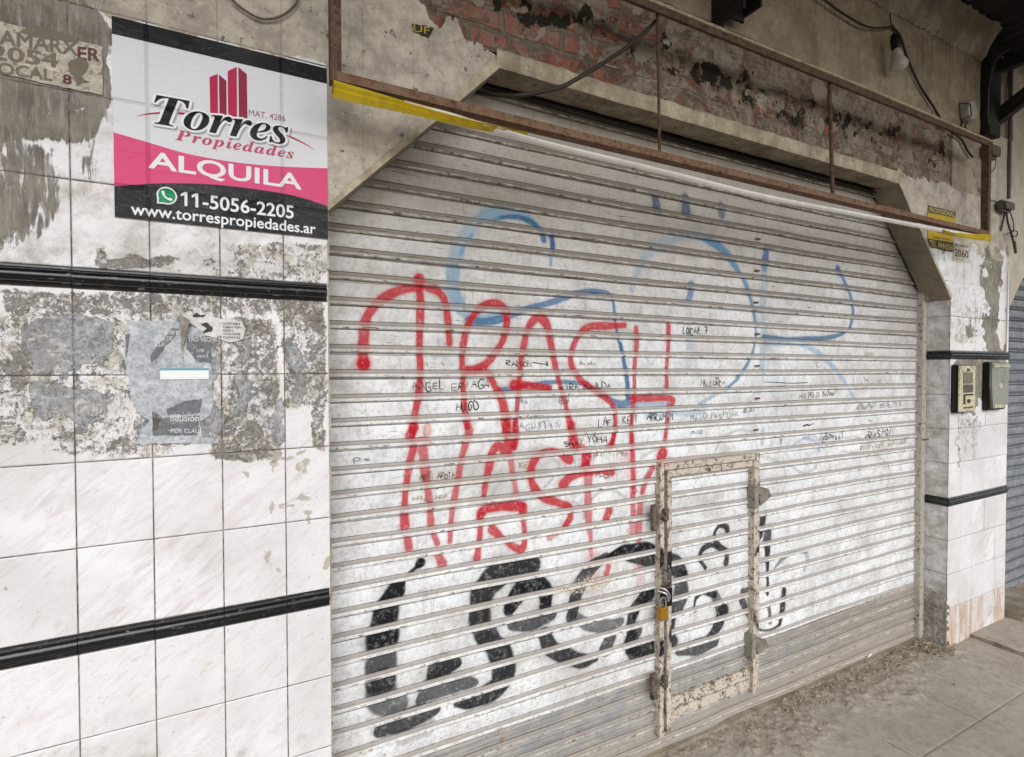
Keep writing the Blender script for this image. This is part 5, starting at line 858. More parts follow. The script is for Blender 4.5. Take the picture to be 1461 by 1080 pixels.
for a in [('RAMON>', 723, 522, 768, 524, 9.5), ('ANGEL ERIAGA', 590, 555.5, 700, 552, 12), ('HUGO', 652, 585, 684, 582, 11, 'black', .0016), ('AGUSTIN', 742, 612, 800, 609, 9, 'grey'), ('SHAY YOHA', 806, 634.5, 866, 629, 9.5, 'black', .0014), ('LAF', 853, 606.5, 874, 605, 11, 'black', .0014), ('KEIT', 889, 604, 911, 602, 10, 'black', .0014), ('ABRAHAM', 923, 600, 961, 598, 9.5, 'black', .0015), ('LOCAL 7', 974, 477, 1011, 476.5, 9, 'black', .0016), ('MALLORCA', 999, 551, 1034, 548, 8, 'brown', .0014),
          ('YIRA DAJUDA', 800, 556, 871, 553, 9.5, 'black', .0013), ('MAJO MASHUAN', 985, 600, 1055, 592, 9, 'grey'), ('ABNI AROTA', 600, 685, 650, 679, 9.5, 'brown'), ('NEGPVWAY', 1169, 629, 1204, 624, 8.5, 'black', .0018), ('CRASHON', 1235, 626, 1276, 619, 9.5, 'black', .0019), ('AMANHAI', 1222, 584, 1252, 580, 8, 'brown', .0014), ('GEALVES', 1256, 581, 1288, 576, 8, 'black', .0013), ('RASTITONY SANAGON', 1228, 642, 1296, 632, 7, 'ochre', .0013), ('MAS PELSI BAMHAN', 1140, 568, 1194, 563, 7, 'brown', .0012),
          ('KE', 742, 668, 756, 667, 8, 'ochre'), ('FLO', 850, 681, 868, 679, 9, 'brown'), ('ARSI VISABA', 846, 652, 895, 647, 9, 'ochre'), ('WASE', 590, 715, 612, 713, 6, 'ochre'), ('ARA', 622, 713, 640, 711, 7, 'ochre'), ('ZAVSIA', 735, 576, 752, 574, 6, 'grey'), ('EL SA', 798, 577, 812, 576, 9, 'brown'), ('LEON', 1233, 508, 1248, 507, 5, 'ochre'), ('C', 1165, 525, 1170, 525, 6, 'brown', .0014), ('I X -', 1215, 546, 1262, 544, 7, 'brown', .0013), ('DIOD', 986, 618, 1003, 617, 5, 'grey'), ('ARABI', 1060, 588, 1078, 586, 6, 'grey'), ('W', 1241, 602, 1248, 601, 5, 'ochre'), ('P=', 506, 662, 535, 660, 11, 'grey'), ('T', 1113, 632, 1117, 631, 7, 'black', .0015), ('I I', 606, 523, 640, 523, 6, 'brown'), ('MAY POZA', 826, 522, 850, 520, 5, 'ochre')]:
    scrawl(*a)
mb = MB(); q = [P(1087, 544, SY), P(1110, 545, SY), P(1130, 546, SY), P(1151, 545, SY)]; ribbon(mb, [(p[0], p[2]) for p in q], [.0008, .0015, .0012, .002], SY-.0036); on_slats(mb).build('marker_writing', inkm['black'], sh, fixn=False)
mb = MB(); q = [P(1145, 607, SY), P(1150, 605, SY), P(1154, 606, SY), P(1160, 603, SY)]; ribbon(mb, [(p[0], p[2]) for p in q], [.003, .004, .003, .001], SY-.0036); on_slats(mb).build('marker_writing', inkm['black'], sh, fixn=False)
# ------------------------------------------------------------------ LETTING SIGN
S1 = ((160, 80), 4.713); S2 = ((160, 180), 4.713); SYo = -.0035
def vinyl(name, col, wr=.5, crack=False, rough=.3):
    t = NT(name, rough, .12); c = col
    n = t.noise(22, 6, .6, t.mapv(None, scale=(1, 1, 1.8)), .8); n2 = t.noise(4, 3, .5)
    c = t.mix(t.ss(n2, .35, .7, 0, .06), c, lin('#9C9CA4')); c = t.mix(t.ss(t.noise(120, 5, .7), .66, .70, 0, .35), c, tuple(min(1, x+.03) for x in col[:3]))
    sx = t.sep(t.pos)
    jd = t.m('MINIMUM', t.m('ABSOLUTE', t.m('SUBTRACT', sx[0], -.1546)), t.m('MINIMUM', t.m('ABSOLUTE', t.m('SUBTRACT', sx[2], 2.0675)), t.m('ABSOLUTE', t.m('SUBTRACT', sx[2], 2.2675))))
    jd2 = t.m('MINIMUM', jd, t.m('ABSOLUTE', t.m('SUBTRACT', sx[0], .1454)))
    dent = t.ss(jd2, .0, .006, 1, 0)
    c = t.mix(t.m('MULTIPLY', dent, .22), c, tuple(x*.4 for x in col[:3])+(1,))
    if crack:
        low = t.m('MULTIPLY', t.ss(sx[2], 2.16, 2.10), 1.0); rid = t.ss(t.m('ABSOLUTE', t.m('SUBTRACT', n, .5)), .012, 0); rid2 = t.ss(t.noise(60, 6, .7, t.mapv(None, scale=(.6, 1, 2))), .60, .66)
        c = t.mix(t.m('MULTIPLY', t.m('MAXIMUM', rid, rid2), t.m('MULTIPLY', low, .28)), c, lin('#8A8A8C')); c = t.mix(t.m('MULTIPLY', t.ss(t.noise(7, 3, .5), .3, .6), t.m('MULTIPLY', low, .13)), c, lin('#6A6A6C'))
    c = t.mix(t.ss(t.noise(48, 6, .75, t.mapv(None, loc=(1, 5, 2))), .665, .68, 0, .55), c, tuple(x*.45 for x in col[:3])+(1,)); wv = t.noise(9, 5, .6, t.mapv(None, scale=(.6, 1, 1.6)), 1.2); c = t.mix(t.ss(t.m('ABSOLUTE', t.m('SUBTRACT', wv, .5)), .010, 0, 0, .14), c, lin('#8E8E94'))
    return t.fin(c, t.bump(t.m('ADD', t.m('MULTIPLY', n, wr), t.m('ADD', t.m('MULTIPLY', wv, .9), t.m('MULTIPLY', dent, -1.0))), .6, .004))
vW = vinyl('vinyl_white', lin('#DCDCE0'), .35); vK = vinyl('vinyl_black', lin('#0E0E10'), 1.0, True, .42); vP = vinyl('vinyl_pink', lin('#DB4C7C'), .6); vR = vinyl('vinyl_crimson', lin('#B5104A'), .4); vR2 = vinyl('vinyl_dark_crimson', lin('#8E0F3E'), .4); vG = vinyl('vinyl_green', lin('#1F8F5F'), .4); vT = vinyl('vinyl_rose_ink', lin('#C04468'), .4); vL = vinyl('vinyl_letter_white', lin('#ECECEF'), .4); vk2 = vinyl('vinyl_letter_black', lin('#101012'), .9, False, .4); vS = vinyl('vinyl_soft_shadow', lin('#9FA0A6'), .4); vm_ = vinyl('vinyl_mauve_ink', lin('#8E5468'), .3)
sx0, sx1, sz0, sz1 = -.222, .2605, 1.992, 2.460
sg = empty('letting_sign', (.02, 0, sz0), 'pink, white and black real estate banner reading ALQUILA pasted on the left pillar', 'sign')
def sheet(name, mat, outline, y, parent=None, label=None):
    mb = MB(); tess(mb, outline, y); return mb.build(name, mat, parent, fixn=False, label=label)
mb = MB(); mb.box(sx0, sx1, SYo, -.0012, sz0, sz1); mb.build('vinyl_sheet', vW, sg)
def xz(p): return (p[0], p[2])
def Z2(zm, a, b, y=0.0): (o_, s_) = zm; return P(o_[0]+a/s_, o_[1]+b/s_, y)
def clampx(pts): return [(min(max(p[0], sx0), sx1), min(max(p[1], sz0), sz1)) for p in pts]
bt = P(300, 82)[2]; bt = (P(160, 51)[2]+P(466, 120)[2])/2
sheet('black_band', vK, [(sx0, bt), (sx1, bt), (sx1, sz1), (sx0, sz1)], SYo-.0003, sg)
ptop = [xz(p) for p in catmull([Z2(S2, *q) for q in [(0, 45), (240, 115), (500, 190), (800, 245), (1100, 275), (1452, 290)]], 8)]
pbot = [xz(p) for p in catmull([Z2(S2, *q) for q in [(0, 412), (150, 400), (400, 390), (700, 400), (1000, 435), (1250, 480), (1452, 545)]], 8)]
ptop[0] = (sx0, ptop[0][1]); ptop[-1] = (sx1, ptop[-1][1]); pbot[0] = (sx0, pbot[0][1]); pbot[-1] = (sx1, pbot[-1][1])
sheet('pink_band', vP, clampx(ptop+pbot[::-1]), SYo-.0003, sg); sheet('black_field', vK, clampx(pbot+[(sx1, sz0), (sx0, sz0)]), SYo-.0003, sg)
def sgtext(body, zm, bl, br, tl, mat, **k): return put_text(body, Z2(zm, *bl), Z2(zm, *br), Z2(zm, *tl), mat, sg, dy=SYo-.0006, **k)
sgtext('ALQUILA', S2, (245, 309), (1272, 454), (245, 171), vL, bold=.020)
sgtext('11-5056-2205', S2, (462, 541), (1220, 630), (462, 443), vL, bold=.018, flags=2)
sgtext('www.torrespropiedades.ar', S2, (127, 626), (1367, 754), (127, 520), vL, bold=.016)
sgtext('MAT. 4286', S1, (918, 407), (1164, 448), (918, 366), vm_)
for f in ([(655, 150), (710, 128), (712, 402), (660, 388)], [(777, 110), (838, 80), (840, 425), (780, 408)]): sheet('tower_emblem', vR, [xz(Z2(S1, *q)) for q in f], SYo-.0006, sg)
for f in ([(718, 132), (768, 175), (770, 415), (722, 403)], [(848, 82), (905, 130), (910, 440), (852, 428)]): sheet('tower_emblem', vR2, [xz(Z2(S1, *q)) for q in f], SYo-.0006, sg)
mb = MB(); ribbon(mb, [xz(p) for p in catmull([Z2(S1, *q) for q in [(160, 412), (250, 396), (350, 390), (470, 394), (620, 410)]], 6)], [.0002, .0018, .0024, .0028, .0015], SYo-.0005, False); mb.build('swoosh', vR, sg, fixn=False); mb = MB(); ribbon(mb, [xz(p) for p in catmull([Z2(S1, *q) for q in [(1150, 530), (1220, 560), (1300, 600), (1375, 645)]], 6)], [.0026, .0024, .0014, .0001], SYo-.0005, False); mb.build('swoosh', vR, sg, fixn=False)
def serif(word, o_, ux, uz, mat, dy, wide=0.0, kx=1.0):
    x = 0.0; AV = []; AF = []; AD = []
    for i, ch in enumerate(word):
        V, Fc = text_mesh(ch, SERIF); V[:, 0] += x; x += SERIF[ch][0]*kx; V, Fc, D = embolden(V, Fc, wide, 12); n = sum(len(q) for q in AV)
        AV.append(V); AD.append(D+.00017*(i % 2)); AF += [tuple(q+n for q in f) for f in Fc]
    V = np.concatenate(AV); D = np.concatenate(AD)
    W = np.stack([o_[0]+ux[0]*V[:, 0]+uz[0]*V[:, 1], SYo+dy+D, o_[1]+ux[1]*V[:, 0]+uz[1]*V[:, 1]], 1)
    return mesh_obj('lettering', W, AF, mat, sg)
def serif_fit(word, bl, br, capz, kx, stretch=1.0):
    """baseline from bl to br (world), cap height capz"""
    V, _f = text_mesh(word, SERIF, kx, SERIF); w0 = V[:, 0].min(); w1 = V[:, 0].max(); L_ = br-bl; c_ = max(v for v in SERIF[word[0]][1][1::2])/1000
    ux = (L_[0]/(w1-w0), L_[2]/(w1-w0)); return (bl[0]-ux[0]*w0, bl[2]-ux[1]*w0), ux, (0.0, capz/c_)
o_, ux_, uz_ = serif_fit('Torres', Z2(S1, 285, 462), Z2(S1, 1185, 606), (Z2(S1, 300, 268)-Z2(S1, 300, 462))[2], .93)
serif('Torres', (o_[0]+.0028, o_[1]-.0032), ux_, uz_, vS, -.0009, .035, .93)
serif('Torres', o_, ux_, uz_, vL, -.0014, .032, .93); serif('Torres', o_, ux_, uz_, vk2, -.0019, .0, .93)
o_, ux_, uz_ = serif_fit('Propiedades', Z2(S1, 426, 570), Z2(S1, 1220, 697), (Z2(S1, 450, 503)-Z2(S1, 450, 572))[2], 1.12)
serif('Propiedades', o_, ux_, uz_, vT, -.0009, .004, 1.12)
# round green call icon
cc = Z2(S2, 369, 474); rr_ = abs(Z2(S2, 369, 415)[2]-cc[2])
def disc(mb, c, r, y, n=32, sx=1.0): b = len(mb.V); mb.V += [(c[0]+r*sx*math.cos(a), y, c[1]+r*math.sin(a)) for a in np.linspace(0, 2*math.pi, n, endpoint=False)]; mb.F.append(tuple(range(b, b+n)))
cxz = xz(cc); tl1 = xz(Z2(S2, 303, 526)); mb = MB(); disc(mb, cxz, rr_, SYo-.0006); tess(mb, [tl1, (cxz[0]-rr_*.2, cxz[1]-rr_*.95), (cxz[0]-rr_*.95, cxz[1]-rr_*.1)], SYo-.00062); mb.build('call_icon', vL, sg, fixn=False)
mb = MB(); disc(mb, cxz, rr_*.84, SYo-.0008); tess(mb, [(tl1[0]+.0035, tl1[1]+.003), (cxz[0]-rr_*.2, cxz[1]-rr_*.75), (cxz[0]-rr_*.75, cxz[1]-rr_*.2)], SYo-.00082); mb.build('call_icon', vG, sg, fixn=False)
mb = MB(); ribbon(mb, [(p[0], p[1]) for p in catmull([np.array((cxz[0]-rr_*.38, cxz[1]+rr_*.38)), np.array((cxz[0]-rr_*.28, cxz[1]-.0)), np.array((cxz[0]+.0, cxz[1]-rr_*.3)), np.array((cxz[0]+rr_*.38, cxz[1]-rr_*.38))], 6)], [rr_*.16, rr_*.09, rr_*.09, rr_*.16], SYo-.001); mb.build('call_icon', vL, sg, fixn=False)
# ------------------------------------------------------------------ PAPERS on the left pillar
def ragged(pts, amp=1.6, step=5, seed=1):
    r = random.Random(seed); out = []
    for i in range(len(pts)):
        a, b = pts[i], pts[(i+1) % len(pts)]; d = math.hypot(b[0]-a[0], b[1]-a[1]); n = max(1, int(d/step))
        for k in range(n): t = k/n; out.append((a[0]+(b[0]-a[0])*t+r.uniform(-amp, amp), a[1]+(b[1]-a[1])*t+r.uniform(-amp, amp)))
    return out
def paper_mat(name, a, b, sc_=30, scr=None):
    t = NT(name, .9, .15); n = t.noise(sc_*2.2, 8, .8); c = t.mix(t.ss(n, .40, .60), a, b); c = t.mix(t.ss(t.noise(170, 4, .75), .50, .66, 0, .5), c, tuple(x*.7 for x in b[:3])+(1,)); c = t.mix(t.ss(t.noise(14, 7, .75, dist=1.2), .54, .58, 0, .45), c, tuple(min(.8, x*1.35) for x in a[:3])+(1,))
    if scr: c = t.mix(t.ss(t.noise(70, 6, .72, dist=.5), .56, .60), c, scr)
    c = t.mix(t.ss(t.noise(25, 5, .7, t.mapv(None, loc=(3, 3, 3))), .62, .65, 0, .5), c, tuple(x*.5 for x in b[:3])+(1,))
    return t.fin(c, t.bump(t.noise(45, 6, .7, dist=1.0), .6, .002))
pG = paper_mat('weathered_poster_paper', lin('#C2C5C9'), lin('#A0A3A7')); pD = paper_mat('faded_dark_print', lin('#6A6C70'), lin('#7B7D80'), 40, lin('#A3A5A8')); pWh = paper_mat('torn_white_paper', lin('#E2E1DF'), lin('#CBC9C5')); pInk = grime('faded_white_print', lin('#D8D9DA'), lin('#9FA0A2'), 120, .5, .9, worn=.36); pBk = grime('faded_black_print', lin('#3E3C3A'), lin('#6E6B68'), 120, .4, .9, worn=.40)
def px_sheet(name, mat, pts, y, parent, seed=1, amp=1.5, step=5, label=None):
    return sheet(name, mat, [xz(P(*q)) for q in ragged(pts, amp, step, seed)], y, parent, label)
pc = P(250, 560); po = empty('torn_poster', (pc[0], 0, 1.4), 'torn grey bill poster reading difusion on the left pillar, largest of the peeled papers', 'poster')
px_sheet('paper', pG, [(183, 458), (252, 459), (262, 466), (300, 470), (303, 500), (300, 520), (304, 560), (302, 590), (286, 600), (290, 622), (312, 626), (310, 632), (250, 632), (192, 633), (204, 612), (214, 600), (200, 590), (188, 572), (184, 545), (179, 520), (178, 480)], -.0022, po, 2, 1.2)
px_sheet('printed_area', pD, [(245, 469), (256, 470), (250, 482), (236, 495), (228, 508), (216, 520), (214, 508), (226, 492), (236, 482)], -.0026, po, 3, .9)
px_sheet('printed_area', pD, [(268, 482), (302, 480), (301, 519), (280, 517), (272, 505), (266, 498)], -.0026, po, 4, 1.0)
px_sheet('printed_area', pD, [(238, 582), (262, 572), (288, 568), (286, 588), (240, 592)], -.0026, po, 5, 1.0)
px_sheet('printed_area', pD, [(232, 595), (284, 592), (285, 616), (280, 620), (218, 621), (217, 585), (226, 590)], -.0026, po, 6, .9)
px_sheet('printed_area', grime('brown_stain', lin('#5E554A'), lin('#7A7264'), 60, .5, .9), [(218, 595), (230, 597), (226, 612), (219, 614)], -.0029, po, 7, .8)
px_sheet('printed_area', pD, [(179, 478), (186, 476), (183, 500), (180, 512)], -.0026, po, 9, .4, 3)
def pxt(body, bl, br, tl, mat, par, y=-.0031, **k): return put_text(body, P(*bl), P(*br), P(*tl), mat, par, dy=y, **k)
pxt('difusión', (243, 600), (284, 600.5), (243, 590), pInk, po, bold=.016); pxt('POR CLAU', (244, 616.5), (284, 617), (244, 610.5), pInk, po, bold=.016)
pxt('OR E', (238, 478), (255, 478.5), (238, 472), pInk, po, bold=.016); pxt('O DE', (230, 487), (246, 487), (230, 480.5), pInk, po, bold=.016); pxt('CLA', (222, 495), (235, 495), (222, 489), pInk, po, bold=.016); pxt('TRO VECI', (268, 488), (301, 488.5), (268, 481.5), pInk, po, bold=.016); pxt('178', (281, 503), (291, 503), (281, 498.5), pInk, po, bold=.01); pxt('mero 5', (281, 511), (297, 511), (281, 506), pInk, po, bold=.01)
pc = P(330, 475); pq = empty('torn_notice', (pc[0], 0, 1.8), 'small torn white notice about A POTABLE drinking water beside the grey poster', 'notice')
px_sheet('paper', pWh, [(264, 453), (290, 448), (318, 456), (345, 459), (350, 470), (347, 484), (330, 490), (312, 484), (296, 480), (285, 470), (272, 462)], -.0034, pq, 12, 1.0)
for i, tx in enumerate(['A POTABLE', 'CARAS REPI', 'NZAS Y', 'OCACIONE', 'DE CLOACAS']): pxt(tx, (318-(8 if i == 4 else 0), 464+i*4.8), ((343 if i != 2 else 333), 465+i*4.8), (318-(8 if i == 4 else 0), 460.6+i*4.8), pBk, pq, -.0040, bold=.016)
px_sheet('ink_smudge', pBk, [(286, 462), (296, 461), (304, 468), (302, 474), (290, 476), (294, 470)], -.0040, pq, 14, .9, 3)
px_sheet('ink_smudge', pBk, [(274, 452), (280, 447), (286, 450), (294, 450), (292, 453), (276, 454)], -.0040, pq, 15, .6, 3)
mb = MB(); fl = [P(*q) for q in [(256, 449), (272, 458), (266, 476), (261, 500), (263, 524), (259, 500), (258, 476), (256, 462)]]
for k, p in enumerate(fl): mb.V.append((p[0], -.004-.012*(k in (1, 2)), p[2]))
mb.F += [(0, 1, 7), (1, 2, 6, 7), (2, 3, 5, 6), (3, 4, 5)]; mb.build('curled_flap', paper_mat('curled_paper', lin('#A59E95'), lin('#857E76')), pq, fixn=False)
pc = P(263, 533); pk = empty('paper_sticker', (pc[0], 0, pc[2]-.01), 'clean white sticker with a teal top stripe stuck on the grey poster', 'sticker')
a, b = P(228.5, 526), P(298, 540); mb = MB(); mb.box(a[0], b[0], -.0047, -.0042, b[2], a[2]); mb.build('sticker_sheet', grime('white_sticker', lin('#EDF0EE'), lin('#D8DAD8'), 20, .3, .5), pk)
MB().box(a[0], b[0], -.0050, -.00472, a[2]-.0055, a[2]).build('teal_stripe', grime('teal_print', lin('#5FA3AE'), lin('#7DB5BD'), 60, .3, .5), pk)
for (a0, a1, b0) in [(60, 130, 470), (60, 160, 498)]: pass
scarm = grime('scraped_lettering', lin('#B5B3AF'), lin('#8F8C86'), 90, .6, .9, worn=.44)
for tx, bl, br, tl in [('M A', (52, 474), (84, 476), (52, 464)), ('ERE', (55, 505), (98, 506), (55, 493)), ('MA', (64, 600), (96, 600), (64, 583)), ('GU', (108, 596), (142, 593), (108, 574))]: pxt(tx, bl, br, tl, scarm, pil, -.0006, bold=.01, name='scraped_lettering')
# painted name plate in the cement
pc = P(70, 90); pn = empty('address_plate', (pc[0], 0, 2.2), 'cream painted plate with stencilled address 2054 half buried in cement, top left', 'plate')
yq = -.0035
px_sheet('plate_ground', paper_mat('cream_plate_paint', lin('#C9C1B3'), lin('#B0A797'), 30, lin('#8B8174')), [(-60, 18), (60, 47), (146, 68), (147, 137), (100, 128), (0, 106), (-60, 98)], yq, pn, 21, .8, 8)
stm = grime('cement_stencil', lin('#7D7467'), lin('#6A6257'), 60, .5, .9); mar = grime('maroon_stencil', lin('#5E3A3C'), lin('#7A6660'), 80, .6, .9, worn=.36)
pxt('ZAMARX', (-22, 62), (112, 82), (-22, 40), stm, pn, yq-.0006, bold=.028); pxt('ER', (111, 87), (143, 90), (111, 68), mar, pn, yq-.0006, bold=.028)
pxt('2054', (-14, 86), (84, 99), (-14, 64), stm, pn, yq-.0006, bold=.028); pxt('LOCAL', (-16, 106), (76, 118), (-16, 88), stm, pn, yq-.0006, bold=.028); pxt('8', (90, 121), (103, 123), (90, 107), mar, pn, yq-.0006, bold=.028)
px_sheet('cement_smear', stm, [(96, 92), (118, 82), (128, 96), (116, 110), (128, 118), (112, 124), (100, 104)], yq-.0009, pn, 22, 2.0, 4)
px_sheet('cement_smear', stm, [(40, 34), (112, 56), (112, 64), (70, 57), (30, 50)], yq-.0009, pn, 23, 2.0, 4)
# small black and yellow scrap on the corbel
pc = P(602, 44); ps = empty('bill_scrap', (pc[0], 0, pc[2]), 'scrap of black bill with yellow letters left on the plaster under the bricks', 'poster')
px_sheet('paper', grime('black_bill', lin('#24211D'), lin('#4A443B'), 60, .6, .8), [(587, 36), (604, 38), (618, 42), (616, 47), (611, 55), (600, 50), (590, 44)], -.0045, ps, 31, .7, 3)
pxt('UF', (589, 47), (612, 51), (589, 37), grime('yellow_print', lin('#B0A23A'), lin('#7A7030'), 90, .5, .8), ps, -.0055, bold=.01)
# ------------------------------------------------------------------ NOTICES on the right pillar
pc = P(1341, 330); py_ = empty('yellow_bill', (pc[0], 0, 2.27), 'small yellow and black bill pasted on the right corbel behind the rusty frame', 'poster')
yb = grime('yellow_bill_paper', lin('#C9A62C'), lin('#9A8B45'), 40, .6, .8); kb = grime('black_bill_print', lin('#3A352E'), lin('#7A6F4F'), 90, .8, .8); ypr = grime('pale_yellow_print', lin('#C9BC7A'), lin('#9A8F60'), 100, .5, .8, worn=.36)
px_sheet('paper', yb, [(1323, 294), (1363, 305), (1359, 330), (1359, 360), (1323, 343)], -.0030, py_, 41, .5)
px_sheet('black_header', kb, [(1323.5, 294), (1363, 304), (1361, 312), (1323.5, 304)], -.0036, py_, 42, .4); px_sheet('black_footer', kb, [(1323, 341), (1359, 347), (1358, 361), (1326, 353)], -.0036, py_, 43, .4)
pxt('PROFESIONAL', (1325, 303), (1361, 311), (1325, 296), ypr, py_, -.0042, bold=.01); pxt('TEL 4444054', (1325, 352), (1358, 359), (1325, 343), ypr, py_, -.0042, bold=.016); pxt('Gráfica', (1330, 320), (1358, 327), (1330, 311), grime('white_yellow_print', lin('#E0D08A'), lin('#B5A25A'), 100, .5, .8), py_, -.0042, bold=.016); pxt('Trabajos de diseño', (1329, 340.5), (1355, 345), (1329, 337), kb, py_, -.0042)
pc = P(1371, 358); pw = empty('number_notice', (pc[0], 0, 2.22), 'small white notice numbered 2060 beside the yellow bill on the right pillar', 'notice')
px_sheet('paper', paper_mat('faded_notice_paper', lin('#CFC7BC'), lin('#BDB4A6')), [(1359.5, 346), (1381, 350), (1384, 376), (1359.5, 373)], -.0032, pw, 45, .4)
pxt('REY MARCO', (1361, 352), (1380, 355), (1361, 348), pBk, pw, -.0038, bold=.01); pxt('2060', (1361, 366.5), (1380.5, 369.5), (1361, 355.5), pBk, pw, -.0038, bold=.01); pxt('LOCAL 7', (1362, 371.5), (1377, 373), (1362, 369), pBk, pw, -.0038)
# ------------------------------------------------------------------ RUSTY SIGN FRAME
FY = -.12; bl, tr, br = P(475, 122, FY), P(1405, 203, FY), P(1410, 335, FY)
fx0 = P(479, 60, FY)[0]; fx1 = (tr[0]+br[0])/2; fz0 = (bl[2]+br[2])/2+.006; fz1 = tr[2]
fr = empty('sign_frame', (2, FY, fz0), 'long rusty empty sign frame hung in front of the brick lintel', 'sign frame')
mb = MB(); mb.box(fx0-.017, fx1+.02, FY-.018, FY-.012, fz1-.026, fz1+.004); mb.box(fx0-.017, fx1+.02, FY-.012, FY+.02, fz1-.004, fz1+.004); mb.build('top_rail', M['rust'], fr)
pts = [(x, FY-.020, fz1+.004+.0025*math.sin(x*3)) for x in np.linspace(fx0, fx1+.02, 60)]; MB().tube(pts, .0065, 8).build('painted_edge', M['creamtop'], fr, smooth=True)
n_ = 50
def sag(t): return -.003*math.sin(math.pi*t)
mb = MB()
for i in range(n_-1):
    t0, t1 = i/(n_-1), (i+1)/(n_-1); xa, xb = fx0+(fx1-fx0)*t0, fx0+(fx1-fx0)*t1
    for (y0, y1, h0, h1) in ((FY-.018, FY-.012, -.011, .013), (FY-.012, FY+.02, -.011, -.005)):
        V = [(xa, y0, fz0+h0+sag(t0)), (xa, y1, fz0+h0+sag(t0)), (xa, y1, fz0+h1+sag(t0)), (xa, y0, fz0+h1+sag(t0)), (xb, y0, fz0+h0+sag(t1)), (xb, y1, fz0+h0+sag(t1)), (xb, y1, fz0+h1+sag(t1)), (xb, y0, fz0+h1+sag(t1))]
        mb.add(V, [(0, 4, 7, 3), (1, 2, 6, 5), (3, 7, 6, 2), (0, 1, 5, 4)])
mb.build('bottom_rail', rust_mat('rusty_bottom_rail', lin('#7A624E'), .5, False, '#5F4433'), fr)
MB().box(fx0-.015, fx0+.011, FY-.017, FY+.018, fz0-.012, fz1+.0).build('end_post', M['rust'], fr); MB().box(fx1-.020, fx1+.008, FY-.017, FY+.018, fz0-.012, fz1+.0).build('end_post', M['rust'], fr)
for (a, b) in (((938, 24), (941, 229)), ((1183, 124), (1188, 289))):
    p, q = P(*a, FY), P(*b, FY); q[2] = fz0+.012; MB().tube([(p[0], FY, fz1-.01), (q[0], FY, q[2])], .0055 if a[0] < 1000 else .0085, 8).build('hanger_rod', M['rust'], fr, smooth=True)
# torn banner edge
tb = empty('torn_banner_strip', (2, FY, fz0-.02), 'torn yellow and white canvas edge still wrapped along the bottom of the rusty frame', 'banner strip')
def band(name, top, bot, y, mat, thick=.006):
    A = catmull([P(*q, y) for q in top], 8); B = catmull([P(*q, y) for q in bot], 8); n = min(len(A), len(B)); mb = MB()
    for i in range(n):
        t = i/(n-1); a = A[int(t*(len(A)-1))]; b = B[int(t*(len(B)-1))]; m_ = (a+b)/2
        mb.V += [(a[0], a[1]+.002, a[2]), ((a[0]*2+b[0])/3, y-thick, (a[2]*2+b[2])/3), ((a[0]+b[0])/2, y-thick*.35, m_[2]-.001), ((a[0]+2*b[0])/3, y-thick*.9, (a[2]+2*b[2])/3), (b[0], b[1]+.002, b[2]), (m_[0], y+.03, m_[2])]
    for i in range(n-1):
        for j in range(6): mb.F.append((6*i+j, 6*i+(j+1) % 6, 6*i+6+(j+1) % 6, 6*i+6+j))
    mb.build(name, mat, tb, fixn=True)
band('yellow_canvas', [(476, 114), (520, 127), (560, 139), (600, 151), (640, 163), (690, 176), (750, 190)], [(475, 139), (520, 150), (560, 158), (600, 167), (640, 176), (690, 185), (752, 193)], FY-.026, M['banner_y'], .012)
band('white_canvas', [(574, 143), (610, 152), (640, 160), (713, 182), (780, 201), (870, 223), (960, 244.5), (1100, 279), (1250, 308), (1350, 327), (1412, 338)], [(578, 149.5), (612, 160.5), (642, 167.5), (714, 189.5), (780, 208), (870, 230), (960, 251.5), (1100, 285.5), (1250, 313.5), (1350, 333), (1412, 343)], FY-.027, M['banner_w'], .008)
band('yellow_canvas', [(1345, 328.5), (1370, 333), (1413, 335)], [(1347, 332), (1375, 340), (1413, 345)], FY-.034, M['banner_y'], .006)
MB().tube([P(900, 232, FY), P(903, 243, FY), P(909, 239, FY)], .0018, 6).build('loose_wire', M['cable'], tb)
# ------------------------------------------------------------------ CABLES, LAMP, BOXES
def cable(name, pts, y, r, mat, label, cat='cable', group=None, ys=None):
    W = [P(a, b, (ys[i] if ys else y)) for i, (a, b) in enumerate(pts)]; W = catmull(W, 7); o = MB().tube(W, r, 8).build(name, mat, None, tuple(W[0]), True); return tag(o, label, cat, group)
cable('hanging_cable', [(937, 30), (905, 60), (865, 88), (820, 115), (800, 125), (770, 132), (740, 137), (715, 137), (680, 132)], -.05, .0075, M['cable'], 'thick black cable sagging from the rusty frame into the shutter slot', ys=[-.09, -.08, -.07, -.05, -.04, -.02, 0, .05, .12])
cable('wall_cable', [(318, -20), (335, 4), (360, 22), (378, 28), (400, 24), (417, 12), (425, -2), (426, -30)], -.012, .0032, M['cable_brown'], 'dusty looped cable on the plaster above the letting sign')
cable('wall_cable', [(1140, -25), (1175, 0), (1200, 18), (1235, 38), (1262, 40), (1275, 38)], -.03, .005, M['cable'], 'dark cable running down the upper wall to the light bulb')
cable('wall_cable', [(1272, 38), (1284, 52), (1295, 85), (1312, 122), (1330, 150), (1345, 175), (1358, 186)], -.02, .006, M['cable'], 'twisted dark cable falling from the bulb to the top of the frame')
cable('wall_cable', [(1358, 190), (1372, 200), (1380, 215), (1388, 225)], -.01, .006, M['cable'], 'short cable end tucked behind the right corner of the rusty frame')
c0 = P(1277, 60, -.06); lb = empty('light_bulb', tuple(c0), 'bare frosted light bulb hanging in a black socket from the upper wall', 'light bulb')
dx = .86; d_ = np.array([.10, -.10, -1.0]); d_ /= np.linalg.norm(d_)
